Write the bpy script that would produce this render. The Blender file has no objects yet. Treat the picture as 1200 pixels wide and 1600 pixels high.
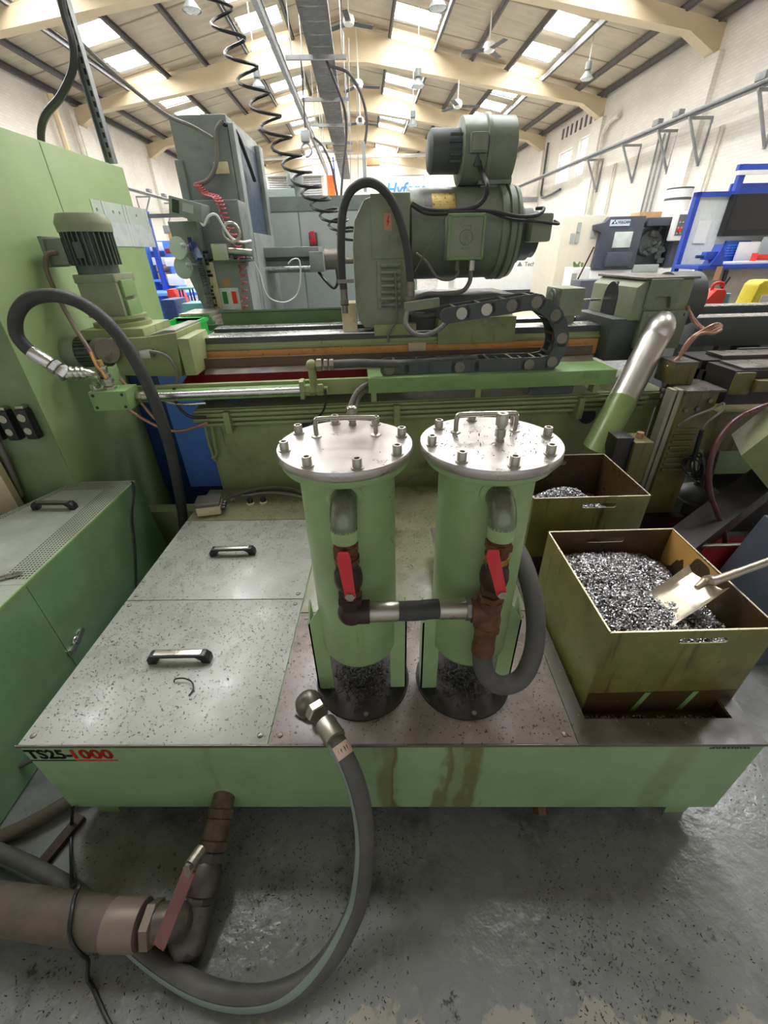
import bpy, bmesh, math, random
from math import pi, sin, cos, radians, atan2, hypot
from mathutils import Vector, Matrix, noise
random.seed(11)
SC = bpy.context.scene
COL = SC.collection
V = Vector

# ------------------------------------------------------------------ camera
CAM = V((0, 0, 1.75)); FPX = 650.0; PITCH = radians(31.9); ROLL = radians(1.5)
_f = V((0, cos(PITCH), -sin(PITCH))); _u0 = V((0, sin(PITCH), cos(PITCH))); _r0 = V((1, 0, 0))
_r = cos(ROLL) * _r0 - sin(ROLL) * _u0
_u = cos(ROLL) * _u0 + sin(ROLL) * _r0
HALL = Matrix.Rotation(radians(2.0), 4, 'Z')      # the hall stands two degrees off the machine
HINV = HALL.inverted()

def wp(x, y, Y=None, z=None, X=None, hall=False, inv=None):
    """the point of the place seen at (x, y) of the 1200x1600 photograph on the plane Y=, z= or X="""
    d = _f + _r * ((x - 600) / FPX) - _u * ((y - 800) / FPX)
    c = CAM.copy()
    if hall: inv = HINV
    if inv:
        d = inv.to_3x3() @ d; c = inv @ c
    if Y is not None: t = (Y - c.y) / d.y
    elif z is not None: t = (z - c.z) / d.z
    else: t = (X - c.x) / d.x
    return c + d * t

def hp(x, y, **k): return wp(x, y, hall=True, **k)

# ------------------------------------------------------------------ materials
def lin(c):
    return tuple(((v / 255) / 12.92 if v / 255 <= .04045 else ((v / 255 + .055) / 1.055) ** 2.4) for v in c) + (1,)

def N(nt, kind, **k):
    n = nt.nodes.new(kind)
    for a, v in k.items():
        if a.startswith('i_'): n.inputs[int(a[2:])].default_value = v
        else: setattr(n, a, v)
    return n

def ramp(nt, src, a, b):
    r = N(nt, 'ShaderNodeMapRange', interpolation_type='SMOOTHSTEP')
    r.inputs[1].default_value = a; r.inputs[2].default_value = b
    nt.links.new(src, r.inputs[0])
    return r.outputs[0]

def mixc(nt, fac, a, b, blend='MIX'):
    m = N(nt, 'ShaderNodeMix', data_type='RGBA', blend_type=blend)
    for s, v in ((0, fac), (6, a), (7, b)):
        if hasattr(v, 'is_linked') or hasattr(v, 'links'): nt.links.new(v, m.inputs[s])
        else: m.inputs[s].default_value = v
    return m.outputs[2]

def mul(nt, a, b, op='MULTIPLY'):
    m = N(nt, 'ShaderNodeMath', operation=op)
    for s, v in ((0, a), (1, b)):
        if hasattr(v, 'links'): nt.links.new(v, m.inputs[s])
        else: m.inputs[s].default_value = v
    return m.outputs[0]

def noise_out(nt, vec, scale, detail=5, rough=.6, stretch=None):
    if stretch:
        mp = N(nt, 'ShaderNodeMapping'); mp.inputs['Scale'].default_value = stretch
        nt.links.new(vec, mp.inputs[0]); vec = mp.outputs[0]
    n = N(nt, 'ShaderNodeTexNoise')
    n.inputs['Scale'].default_value = scale; n.inputs['Detail'].default_value = detail
    n.inputs['Roughness'].default_value = rough
    nt.links.new(vec, n.inputs['Vector'])
    return n.outputs[0]

def mat(name, col, rough=.5, metal=0., var=.12, vs=5., dirt=None, fleck=None, bump=0., bs=40., rvar=.12,
        streak=None, spec=.5, extra=None, emit=None):
    """col etc. are sRGB 0-255; dirt=(colour, amount 0-1, scale); fleck=(colour, threshold, scale); streak=(colour, amount)"""
    m = bpy.data.materials.new(name); m.use_nodes = True
    nt = m.node_tree; bs_ = nt.nodes['Principled BSDF']
    tc = N(nt, 'ShaderNodeTexCoord').outputs['Object']
    n1 = noise_out(nt, tc, vs)
    c = lin(col)
    lo = tuple(v * (1 - var) for v in c[:3]) + (1,); hi = tuple(min(1, v * (1 + var)) for v in c[:3]) + (1,)
    out = mixc(nt, ramp(nt, n1, .3, .7), lo, hi)
    if dirt:
        d = noise_out(nt, tc, dirt[2], 8, .65)
        a = .72 - .42 * dirt[1]
        out = mixc(nt, mul(nt, ramp(nt, d, a, a + .22), .85), out, lin(dirt[0]))
    if streak:
        d = noise_out(nt, tc, 3., 4, .6, (9, 9, .7))
        out = mixc(nt, mul(nt, ramp(nt, d, .68 - .3 * streak[1], .86 - .3 * streak[1]), .8), out, lin(streak[0]))
    if fleck:
        d = noise_out(nt, tc, fleck[2], 2, .5)
        out = mixc(nt, mul(nt, ramp(nt, d, fleck[1], fleck[1] + .04), .85), out, lin(fleck[0]))
    if extra: out = extra(nt, tc, out)
    nt.links.new(out, bs_.inputs['Base Color'])
    rn = noise_out(nt, tc, vs * 2.3, 4)
    r = N(nt, 'ShaderNodeMapRange'); nt.links.new(rn, r.inputs[0])
    r.inputs[1].default_value = .3; r.inputs[2].default_value = .7
    r.inputs[3].default_value = max(.03, rough - rvar); r.inputs[4].default_value = min(1, rough + rvar)
    nt.links.new(r.outputs[0], bs_.inputs['Roughness'])
    bs_.inputs['Metallic'].default_value = metal
    bs_.inputs['Specular IOR Level'].default_value = spec
    if bump:
        b = N(nt, 'ShaderNodeBump'); b.inputs['Strength'].default_value = bump; b.inputs['Distance'].default_value = .01
        nt.links.new(noise_out(nt, tc, bs, 4), b.inputs['Height']); nt.links.new(b.outputs[0], bs_.inputs['Normal'])
    if emit:
        bs_.inputs['Emission Color'].default_value = lin(emit[0]); bs_.inputs['Emission Strength'].default_value = emit[1]
    return m

# ------------------------------------------------------------------ mesh building
XF = Matrix.Identity(4)      # where the things now being built stand
def place(m):
    global XF
    XF = m

def catmull(pts, sub):
    P = [V(p) for p in pts]
    if len(P) < 3 or sub < 2: return P
    out = []
    for i in range(len(P) - 1):
        p1, p2 = P[i], P[i + 1]
        p0 = P[i - 1] if i else p1 * 2 - p2
        p3 = P[i + 2] if i + 2 < len(P) else p2 * 2 - p1
        for k in range(sub):
            t = k / sub
            out.append(.5 * ((2 * p1) + (p2 - p0) * t + (2 * p0 - 5 * p1 + 4 * p2 - p3) * t * t + (3 * p1 - p0 - 3 * p2 + p3) * t ** 3))
    out.append(P[-1])
    return out

def frame(d):
    d = V(d).normalized()
    a = V((0, 0, 1)) if abs(d.z) < .9 else V((1, 0, 0))
    x = a.cross(d).normalized()
    return x, d.cross(x), d

class B:
    def __init__(s): s.m = bmesh.new(); s.mi = 0
    def _face(s, vs):
        try:
            f = s.m.faces.new(vs); f.material_index = s.mi; return f
        except ValueError: return None
    def box(s, x0, x1, y0, y1, z0, z1, bev=0., M=None):
        r = bmesh.ops.create_cube(s.m, size=1)['verts']
        for v in r:
            v.co = V((x0 + (v.co.x + .5) * (x1 - x0), y0 + (v.co.y + .5) * (y1 - y0), z0 + (v.co.z + .5) * (z1 - z0)))
            if M: v.co = M @ v.co
        fs = list({f for v in r for f in v.link_faces})
        for f in fs: f.material_index = s.mi
        if bev:
            es = list({e for v in r for e in v.link_edges})
            bmesh.ops.bevel(s.m, geom=es, offset=bev, segments=2, profile=.6, affect='EDGES', clamp_overlap=True, material=s.mi)
        return s
    def bar(s, p, q, w, h, up=(0, 0, 1), bev=0.):
        p, q = V(p), V(q); d = (q - p); L = d.length; d.normalize(); u = V(up); x = u.cross(d)
        if x.length < 1e-4: x = V((1, 0, 0)).cross(d)
        x.normalize(); u = d.cross(x)
        M = Matrix(((x.x, u.x, d.x, p.x), (x.y, u.y, d.y, p.y), (x.z, u.z, d.z, p.z), (0, 0, 0, 1)))
        return s.box(-w / 2, w / 2, -h / 2, h / 2, 0, L, bev, M)
    def prism(s, pts, ax, a, b, bev=0., M=None):
        def P(u, v, w):
            c = V((w, u, v)) if ax == 'x' else V((u, w, v)) if ax == 'y' else V((u, v, w))
            return M @ c if M else c
        A = [s.m.verts.new(P(u, v, a)) for u, v in pts]; Bv = [s.m.verts.new(P(u, v, b)) for u, v in pts]
        n = len(pts); fs = [s._face(A[::-1]), s._face(Bv)]
        for i in range(n): fs.append(s._face([A[i], A[(i + 1) % n], Bv[(i + 1) % n], Bv[i]]))
        fs = [f for f in fs if f]
        bmesh.ops.recalc_face_normals(s.m, faces=fs)
        if bev:
            es = list({e for f in fs for e in f.edges})
            bmesh.ops.bevel(s.m, geom=es, offset=bev, segments=2, profile=.6, affect='EDGES', clamp_overlap=True, material=s.mi)
        return s
    def lathe(s, prof, p, d=(0, 0, 1), n=28, cap=True):
        x, y, d = frame(d); p = V(p); rings = []
        for r, h in prof:
            rings.append([s.m.verts.new(p + d * h + (x * cos(2 * pi * i / n) + y * sin(2 * pi * i / n)) * r) for i in range(n)])
        for a, b in zip(rings, rings[1:]):
            for i in range(n): s._face([a[i], a[(i + 1) % n], b[(i + 1) % n], b[i]])
        if cap:
            if prof[0][0] > 1e-5: s._face(rings[0][::-1])
            if prof[-1][0] > 1e-5: s._face(rings[-1])
        return s
    def cyl(s, p, q, r, r2=None, n=20, cap=True):
        p, q = V(p), V(q)
        return s.lathe([(r, 0), (r if r2 is None else r2, (q - p).length)], p, q - p, n, cap)
    def ell(s, c, rx, ry, rz, n=16, k=10, M=None):
        for i in range(k + 1): pass
        rings = []
        for j in range(k + 1):
            t = pi * j / k; rr = max(sin(t), 1e-3)
            ring = []
            for i in range(n):
                a = 2 * pi * i / n
                co = V((c[0] + rx * rr * cos(a), c[1] + ry * rr * sin(a), c[2] - rz * cos(t)))
                ring.append(s.m.verts.new(M @ co if M else co))
            rings.append(ring)
        for a, b in zip(rings, rings[1:]):
            for i in range(n): s._face([a[i], a[(i + 1) % n], b[(i + 1) % n], b[i]])
        return s
    def tube(s, pts, r, n=10, sub=6, closed=False, flat=1.):
        P = catmull(pts, sub); rings = []
        T = [(P[min(i + 1, len(P) - 1)] - P[max(i - 1, 0)]).normalized() for i in range(len(P))]
        x, y, _ = frame(T[0]); R = r if isinstance(r, (list, tuple)) else None
        for i, p in enumerate(P):
            x = (x - T[i] * x.dot(T[i]))
            if x.length < 1e-5: x = frame(T[i])[0]
            x.normalize(); y = T[i].cross(x)
            if R:
                f = i / max(1, len(P) - 1) * (len(R) - 1); k = min(int(f), len(R) - 2); rr = R[k] + (R[k + 1] - R[k]) * (f - k)
            else: rr = r
            rings.append([s.m.verts.new(p + (x * cos(2 * pi * j / n) + y * sin(2 * pi * j / n) * flat) * rr) for j in range(n)])
        for a, b in zip(rings, rings[1:]):
            for j in range(n): s._face([a[j], a[(j + 1) % n], b[(j + 1) % n], b[j]])
        s._face(rings[0][::-1]); s._face(rings[-1])
        return s
    def torus(s, c, ax, R, r, n=28, k=8, arc=2 * pi):
        x, y, d = frame(ax); c = V(c); rings = []
        full = abs(arc - 2 * pi) < 1e-6; cnt = n if full else n + 1
        for i in range(cnt):
            a = arc * i / n; e = x * cos(a) + y * sin(a)
            rings.append([s.m.verts.new(c + e * (R + r * cos(2 * pi * j / k)) + d * r * sin(2 * pi * j / k)) for j in range(k)])
        for i in range(n):
            a, b = rings[i], rings[(i + 1) % cnt]
            for j in range(k): s._face([a[j], b[j], b[(j + 1) % k], a[(j + 1) % k]])
        if not full: s._face(rings[0]); s._face(rings[-1][::-1])
        return s
    def quad(s, *p):
        s._face([s.m.verts.new(V(q)) for q in p]); return s
    def slotwall(s, x0, x1, z0, z1, sx, sz, sl, sr, y0, y1, M=None):
        """an upright plate in the xz plane with a stadium slot (centre sx,sz half length sl, radius sr), y0..y1 thick"""
        k = 6
        right = [(sx + sl + sr * cos(-pi / 2 + pi * i / k), sz + sr * sin(-pi / 2 + pi * i / k)) for i in range(k + 1)]
        left = [(sx - sl + sr * cos(pi / 2 + pi * i / k), sz + sr * sin(pi / 2 + pi * i / k)) for i in range(k + 1)]
        ring = right + left
        tr = lambda u, y, w: (M @ V((u, y, w))) if M else V((u, y, w))
        F = {}
        for y in (y0, y1):
            F[y] = ([s.m.verts.new(tr(u, y, w)) for u, w in ring], [s.m.verts.new(tr(u, y, w)) for u, w in ((x1, z0), (x1, z1), (x0, z1), (x0, z0))])
        h = k // 2
        for y in (y0, y1):
            r, o = F[y]
            s._face([o[0]] + [o[1]] + r[:k + 1][::-1]); s._face([o[1], o[2], r[k + 1], r[k]])
            s._face([o[2], o[3]] + r[k + 1:][::-1]); s._face([o[3], o[0], r[0], r[-1]])
        for i in range(len(ring)):
            a, b = F[y0][0], F[y1][0]; j = (i + 1) % len(ring); s._face([a[i], a[j], b[j], b[i]])
        a, b = F[y0][1], F[y1][1]
        for i in range(4): s._face([a[i], a[(i + 1) % 4], b[(i + 1) % 4], b[i]])
        bmesh.ops.recalc_face_normals(s.m, faces=s.m.faces[:])
        return s

ORG = {}
def obj(name, b, m, parent=None, label=None, smooth=38):
    """one mesh object from what b holds; parts keep to their thing's origin, a thing of one mesh stands on its own base"""
    bm = b.m
    bm.transform(XF)
    if parent is None:
        lo = V((min(v.co.x for v in bm.verts), min(v.co.y for v in bm.verts), min(v.co.z for v in bm.verts)))
        hi = V((max(v.co.x for v in bm.verts), max(v.co.y for v in bm.verts), max(v.co.z for v in bm.verts)))
        o0 = V(((lo.x + hi.x) / 2, (lo.y + hi.y) / 2, lo.z))
    else:
        o0 = ORG[parent.name]
    bm.transform(Matrix.Translation(-o0))
    bmesh.ops.recalc_face_normals(bm, faces=bm.faces[:]) if len(bm.faces) < 3000 else None
    me = bpy.data.meshes.new(name); bm.to_mesh(me); bm.free()
    for k in (m if isinstance(m, (list, tuple)) else [m]): me.materials.append(k)
    if smooth:
        for p in me.polygons: p.use_smooth = True
        me.set_sharp_from_angle(angle=radians(smooth))
    o = bpy.data.objects.new(name, me); COL.objects.link(o)
    if parent is None: o.location = o0
    else: o.parent = parent
    if label: o['label'] = label
    ORG[o.name] = o0
    return o

def thing(name, label, cat, loc, group=None):
    o = bpy.data.objects.new(name, None); COL.objects.link(o)
    o.location = XF @ V(loc); o.empty_display_size = .1
    o['label'] = label; o['category'] = cat
    if group: o['group'] = group
    ORG[o.name] = o.location.copy()
    return o

def one(name, b, m, label, cat, group=None, kind=None, smooth=38):
    o = obj(name, b, m, None, label, smooth); o['category'] = cat
    if group: o['group'] = group
    if kind: o['kind'] = kind
    return o

def struct(name, b, m, smooth=38):
    o = obj(name, b, m, None, None, smooth); o['kind'] = 'structure'
    return o

def dup(o, off, label=None, parent=None, group=None):
    c = o.copy(); COL.objects.link(c)
    if parent is None:
        c.location = o.location + V(off)
        ORG[c.name] = ORG[o.name] + V(off)
        if label: c['label'] = label
        if group: c['group'] = group
    else: c.parent = parent
    for ch in [k for k in bpy.data.objects if k.parent == o]: dup(ch, off, None, c)
    return c

def text(name, body, size, m, parent, M, bold=0., ext=.0008, shear=0.):
    cu = bpy.data.curves.new(name, 'FONT'); cu.body = body; cu.size = size; cu.extrude = ext; cu.offset = bold; cu.shear = shear
    cu.align_x = 'LEFT'
    t = bpy.data.objects.new('tmp', cu); COL.objects.link(t)
    dg = bpy.context.evaluated_depsgraph_get()
    me = bpy.data.meshes.new_from_object(t.evaluated_get(dg)); bpy.data.objects.remove(t)
    b = B(); b.m.from_mesh(me); bpy.data.meshes.remove(me)
    b.m.transform(M)
    return obj(name, b, m, parent, None, 0)

def facing(p, w=None):
    """matrix that stands xy lettering upright in the xz plane at p, read from -y"""
    return Matrix.Translation(V(p)) @ Matrix.Rotation(pi / 2, 4, 'X')

# ------------------------------------------------------------------ shared materials
def dots(nt, tc, out):
    """punched holes in rows"""
    mp = N(nt, 'ShaderNodeMapping'); mp.inputs['Scale'].default_value = (70, 70, 70); nt.links.new(tc, mp.inputs[0])
    fr = N(nt, 'ShaderNodeVectorMath', operation='FRACTION'); nt.links.new(mp.outputs[0], fr.inputs[0])
    sb = N(nt, 'ShaderNodeVectorMath', operation='SUBTRACT'); nt.links.new(fr.outputs[0], sb.inputs[0]); sb.inputs[1].default_value = (.5, .5, .5)
    ml = N(nt, 'ShaderNodeVectorMath', operation='MULTIPLY'); nt.links.new(sb.outputs[0], ml.inputs[0]); ml.inputs[1].default_value = (1, 1, 0)
    ln = N(nt, 'ShaderNodeVectorMath', operation='LENGTH'); nt.links.new(ml.outputs[0], ln.inputs[0])
    return mixc(nt, ramp(nt, ln.outputs['Value'], .36, .28), out, lin((40, 48, 36)))

M = {}
M['tank'] = None
OIL = (66, 54, 30)
M['green'] = mat('green_paint', (142, 168, 112), .42, dirt=((96, 118, 70), .35, 3.), streak=((92, 104, 48), .25), fleck=((60, 70, 44), .74, 60.))
M['filter'] = mat('filter_green_paint', (150, 176, 124), .36, dirt=((104, 140, 78), .35, 3.), streak=((112, 118, 60), .22))
M['cover'] = mat('cover_green_paint', (112, 146, 104), .45, dirt=((70, 104, 66), .25, 3.))
M['covertop'] = mat('cover_top_paint', (169, 177, 159), .4, dirt=((140, 140, 122), .4, 4.))
M['perf'] = mat('perforated_sheet', (169, 176, 157), .4, extra=dots)
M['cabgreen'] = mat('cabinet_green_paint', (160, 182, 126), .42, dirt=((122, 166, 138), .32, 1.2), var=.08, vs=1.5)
M['cabdark'] = mat('cabinet_dark_green', (122, 140, 98), .45, dirt=((88, 106, 72), .3, 2.))
M['mach'] = mat('machine_green_paint', (148, 157, 106), .45, dirt=((76, 84, 44), .4, 3.5), streak=((66, 66, 32), .2))
M['ledge'] = mat('ledge_green_paint', (126, 158, 98), .42, dirt=((86, 110, 66), .3, 5.))
M['head'] = mat('headstock_green_paint', (140, 146, 118), .48, dirt=((74, 84, 70), .4, 4.))
M['motor'] = mat('motor_green_paint', (124, 132, 114), .42, dirt=((56, 62, 60), .4, 5.))
M['motordark'] = mat('dark_motor_paint', (78, 82, 80), .5, dirt=((84, 88, 88), .3, 5.))
M['olive'] = mat('olive_paint', (102, 96, 52), .42, dirt=((72, 58, 26), .5, 4.), streak=((58, 46, 20), .35))  # stained olive, darkened further to hold the shade right of the bins
M['bin'] = mat('bin_olive_paint', (112, 112, 58), .38, var=.2, dirt=((80, 64, 30), .6, 3.), streak=((54, 42, 18), .4))
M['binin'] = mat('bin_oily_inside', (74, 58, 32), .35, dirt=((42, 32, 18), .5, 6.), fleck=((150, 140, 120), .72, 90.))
M['binedge'] = mat('bare_sheet_edge', (190, 178, 150), .35, .6)
M['lid'] = mat('lid_plate_paint', (152, 154, 144), .3, var=.08, dirt=((146, 148, 138), .45, 4.), fleck=((46, 44, 40), .66, 85.), rvar=.1)
M['plate'] = mat('stained_plate_paint', (132, 120, 114), .26, var=.15, dirt=((84, 66, 56), .5, 3.), fleck=((40, 34, 30), .65, 85.), rvar=.1)
M['plateback'] = mat('oily_back_plate_paint', (122, 122, 92), .32, var=.15, dirt=((76, 64, 38), .55, 3.), fleck=((170, 160, 140), .69, 80.))
M['tray'] = mat('oily_tray_rim', (96, 90, 82), .32, var=.2, dirt=((44, 38, 32), .5, 5.), fleck=((180, 170, 160), .7, 90.))
M['steel'] = mat('brushed_steel', (190, 184, 180), .36, .85, var=.09, vs=7)
M['oilplate'] = mat('oily_black_plate', (46, 40, 35), .62, .2, var=.25, dirt=((30, 26, 24), .5, 9.), fleck=((120, 112, 104), .74, 80.))
M['bright'] = mat('bright_steel', (222, 220, 216), .27, .95, var=.04, rvar=.03)
M['chutesteel'] = mat('dull_bright_chute_steel', (206, 203, 194), .36, .9, var=.06, vs=8, rvar=.03, dirt=((150, 142, 124), .3, 9.))
M['satin'] = mat('satin_steel_fitting', (180, 176, 162), .34, .9, var=.1, dirt=((120, 104, 78), .25, 12.))
M['dullsteel'] = mat('dull_steel', (128, 122, 112), .42, .75, var=.15, dirt=((70, 62, 50), .4, 10.))
M['rust'] = mat('rusty_iron', (104, 66, 42), .55, .25, var=.3, vs=20, dirt=((58, 34, 22), .5, 22.))
M['rustdark'] = mat('dark_oily_iron', (62, 46, 38), .4, .4, var=.3, vs=20, dirt=((92, 62, 40), .35, 22.))
M['oilblack'] = mat('shaded_oily_iron', (40, 36, 33), .42, .2, var=.3, dirt=((70, 62, 46), .3, 6.))  # oily iron, near-black to take in the shade right of the bins
M['oilbrown'] = mat('oily_brown_iron', (104, 88, 74), .5, .3, var=.3, vs=18, dirt=((46, 38, 32), .5, 20.))
M['oiliron'] = mat('oily_grey_iron', (88, 82, 76), .42, .4, var=.25, vs=16, dirt=((64, 52, 44), .45, 16.))
M['rubber'] = mat('black_rubber', (62, 62, 62), .6, var=.15, vs=14)
M['hose'] = mat('worn_grey_hose', (86, 84, 80), .62, var=.2, vs=9, dirt=((112, 104, 92), .3, 9.))
M['hosebrown'] = mat('dirty_suction_hose', (90, 80, 70), .65, var=.2, vs=8, dirt=((64, 56, 48), .4, 7.))
M['stripe'] = mat('hose_stripe_green', (122, 134, 124), .6)
M['black'] = mat('black_plastic', (30, 30, 31), .38, var=.1)
M['cable'] = mat('grey_cable', (120, 116, 108), .5)
M['cabledark'] = mat('dark_cable', (52, 50, 50), .5)
M['red'] = mat('red_lever_paint', (214, 52, 66), .38, var=.06)
M['redworn'] = mat('worn_red_paint', (132, 84, 80), .5, dirt=((110, 92, 88), .4, 14.))
M['white'] = mat('white_paint', (232, 232, 228), .4, var=.03)
M['grey'] = mat('grey_machine_paint', (136, 142, 138), .45, dirt=((96, 102, 102), .35, 3.))
M['greydark'] = mat('dark_grey_machine_paint', (116, 122, 118), .45, dirt=((72, 78, 78), .35, 3.))
M['cabgrey'] = mat('grey_cabinet_paint', (168, 176, 172), .45, var=.05, vs=2)
M['anth'] = mat('anthracite_paint', (76, 80, 90), .4, var=.08)
M['blue'] = mat('blue_paint', (38, 72, 170), .4, var=.08)
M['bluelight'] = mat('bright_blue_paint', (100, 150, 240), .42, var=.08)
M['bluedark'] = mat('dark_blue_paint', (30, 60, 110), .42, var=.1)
M['orange'] = mat('orange_scale_strip', (222, 160, 84), .45, dirt=((170, 108, 46), .4, 12.), fleck=((110, 60, 24), .7, 50.))
M['maroon'] = mat('dark_red_paint', (140, 30, 40), .4, var=.15)
M['wood'] = mat('pale_wood', (190, 160, 120), .6, var=.15)
M['board'] = mat('whiteboard', (214, 218, 214), .3, var=.05)
M['screen'] = mat('switched_off_screen', (22, 24, 30), .12)
M['yellow'] = mat('yellow_plastic', (222, 200, 50), .4)
M['redbright'] = mat('red_plastic', (226, 50, 40), .38)
M['greenbright'] = mat('bright_green_crate', (30, 190, 70), .4)
M['teal'] = mat('teal_plastic', (100, 168, 176), .45)
M['card'] = mat('cardboard', (180, 140, 96), .75)
M['skin'] = mat('grimy_label', (206, 180, 160), .6, dirt=((170, 130, 100), .4, 30.))
M['gold'] = mat('brass_nameplate', (196, 168, 92), .4, .3, fleck=((110, 90, 40), .6, 60.))
M['copper'] = mat('clear_copper_hose', (170, 126, 104), .3, .2, var=.15)
M['cream'] = mat('cream_box', (206, 192, 156), .5, dirt=((160, 130, 80), .4, 14.))
M['ink'] = mat('black_lettering', (22, 28, 20), .5, var=.02)
M['redink'] = mat('red_lettering', (206, 34, 38), .45, var=.02)
M['blueink'] = mat('blue_lettering', (60, 140, 200), .5, var=.02)
M['greyink'] = mat('grey_lettering', (110, 112, 120), .5, var=.02)
M['fin'] = mat('fin_paint', (88, 96, 84), .5, dirt=((44, 50, 44), .4, 8.))
# ================================================================== THE HALL
RX, RZ, SL = -.25, 8.25, .2
WR, WL, YB, YF = 9.0, -9.6, 38.0, -7.0
def roofz(x): return RZ - SL * abs(x - RX)

def floor_extra(nt, tc, out):
    sx = N(nt, 'ShaderNodeSeparateXYZ'); nt.links.new(tc, sx.inputs[0])
    n = noise_out(nt, tc, 7., 6, .6)
    edge = mul(nt, mul(nt, sx.outputs[1], 16.4, 'ADD'), mul(nt, n, .34), 'ADD')          # bare worn strip near the front, ragged edge
    out = mixc(nt, mul(nt, ramp(nt, edge, .405, .39), .7), out, lin((168, 162, 146)))
    st = noise_out(nt, tc, 9., 5, .7)
    out = mixc(nt, mul(nt, ramp(nt, st, .64, .7), .8), out, lin((44, 44, 44)))
    f = noise_out(nt, tc, 60., 4, .6)
    out = mixc(nt, mul(nt, ramp(nt, f, .66, .72), .6), out, lin((52, 52, 52)))
    f2 = noise_out(nt, tc, 22., 8, .75)
    return mixc(nt, mul(nt, ramp(nt, f2, .52, .75), .4), out, lin((168, 168, 164)))

M['floor'] = mat('worn_grey_floor_paint', (130, 132, 131), .25, var=.16, vs=1.6, dirt=((62, 60, 58), .5, 2.6), bump=.25, bs=26., rvar=.16, extra=floor_extra)

def brick(nt, tc, out):
    b = N(nt, 'ShaderNodeTexBrick'); b.inputs['Scale'].default_value = 1.; b.inputs['Mortar Size'].default_value = .012
    b.inputs['Brick Width'].default_value = .225; b.inputs['Row Height'].default_value = .075
    b.inputs['Color1'].default_value = (1, 1, 1, 1); b.inputs['Color2'].default_value = (.93, .92, .9, 1); b.inputs['Mortar'].default_value = (.9, .89, .86, 1)
    sx = N(nt, 'ShaderNodeSeparateXYZ'); nt.links.new(tc, sx.inputs[0])
    cb = N(nt, 'ShaderNodeCombineXYZ'); nt.links.new(mul(nt, sx.outputs[0], sx.outputs[1], 'ADD'), cb.inputs[0]); nt.links.new(sx.outputs[2], cb.inputs[1])
    nt.links.new(cb.outputs[0], b.inputs['Vector'])
    return mixc(nt, 1., out, b.outputs[0], 'MULTIPLY')

M['wall'] = mat('painted_brick', (230, 225, 215), .7, var=.06, vs=.7, dirt=((196, 182, 160), .3, 1.2), extra=brick, spec=.3)
M['wallback'] = mat('painted_block_wall', (238, 232, 220), .7, var=.04, vs=.5, spec=.3)
def seams(nt, tc, out):
    sx = N(nt, 'ShaderNodeSeparateXYZ'); nt.links.new(tc, sx.inputs[0])
    fr = mul(nt, mul(nt, sx.outputs[1], 1.07), 0., 'FRACT')
    return mixc(nt, mul(nt, ramp(nt, fr, .07, .03), .75), out, lin((138, 120, 96)))
M['roof'] = mat('roof_sheet', (202, 190, 168), .75, extra=seams, var=.08, vs=1.2, dirt=((168, 150, 124), .3, 2.), spec=.2)
M['beam'] = mat('cream_painted_beam', (218, 200, 166), .6, var=.07, vs=.8, dirt=((190, 166, 126), .25, 1.5), spec=.3)
M['purlin'] = mat('dark_purlin', (92, 90, 88), .6, var=.1)
M['sky'] = mat('lit_rooflight', (250, 252, 255), .5, var=0., emit=((250, 252, 255), 23.))
M['pane'] = mat('daylit_pane', (240, 246, 250), .3, var=0., emit=((245, 250, 255), 3.))
M['galv'] = mat('galvanised_steel', (150, 152, 152), .45, .6, dirt=((110, 108, 104), .3, 6.))
M['tubewhite'] = mat('off_white_pipe', (210, 204, 190), .5)

struct('floor', B().box(-16, 16, -7.2, 40, -.2, 0), M['floor'])
place(HALL)
# side walls with real openings for the two windows in the brick bay
def wall_with(x0, x1, holes, name):
    b = B(); ys = sorted([YF] + [v for h in holes for v in h[:2]] + [YB])
    for a, c in zip(ys, ys[1:]):
        hole = [h for h in holes if abs(h[0] - a) < 1e-6]
        if hole:
            b.box(x0, x1, a, c, 0, hole[0][2]); b.box(x0, x1, a, c, hole[0][3], 7.)
        else: b.box(x0, x1, a, c, 0, 7.)
    return struct(name, b, M['wall'])
W = [(20.55, 21.65, 4.25, 5.45), (22.25, 23.6, 4.2, 5.3)]
wall_with(WR, WR + .35, W, 'wall_right')
wall_with(WL - .35, WL, [], 'wall_left')
struct('wall_back', B().prism([(WL, 0), (WR, 0), (WR, roofz(WR)), (RX, RZ), (WL, roofz(WL))], 'y', YB, YB + .3), M['wallback'])
wn = 0
for y0, y1, z0, z1 in W:
    wn += 1
    b = B(); t = .06
    b.box(WR + .1, WR + .2, y0, y0 + t, z0, z1); b.box(WR + .1, WR + .2, y1 - t, y1, z0, z1)
    b.box(WR + .1, WR + .2, y0, y1, z0, z0 + t); b.box(WR + .1, WR + .2, y0, y1, z1 - t, z1)
    b.box(WR + .11, WR + .18, (y0 + y1) / 2 - .02, (y0 + y1) / 2 + .02, z0, z1); b.box(WR + .11, WR + .18, y0, y1, z0 + .72 * (z1 - z0), z0 + .72 * (z1 - z0) + .035)
    w = struct('window_%d' % wn, b, M['white'])
    obj('pane', B().box(WR + .13, WR + .15, y0 + .03, y1 - .03, z0 + .03, z1 - .03), M['pane'], w)
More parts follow.
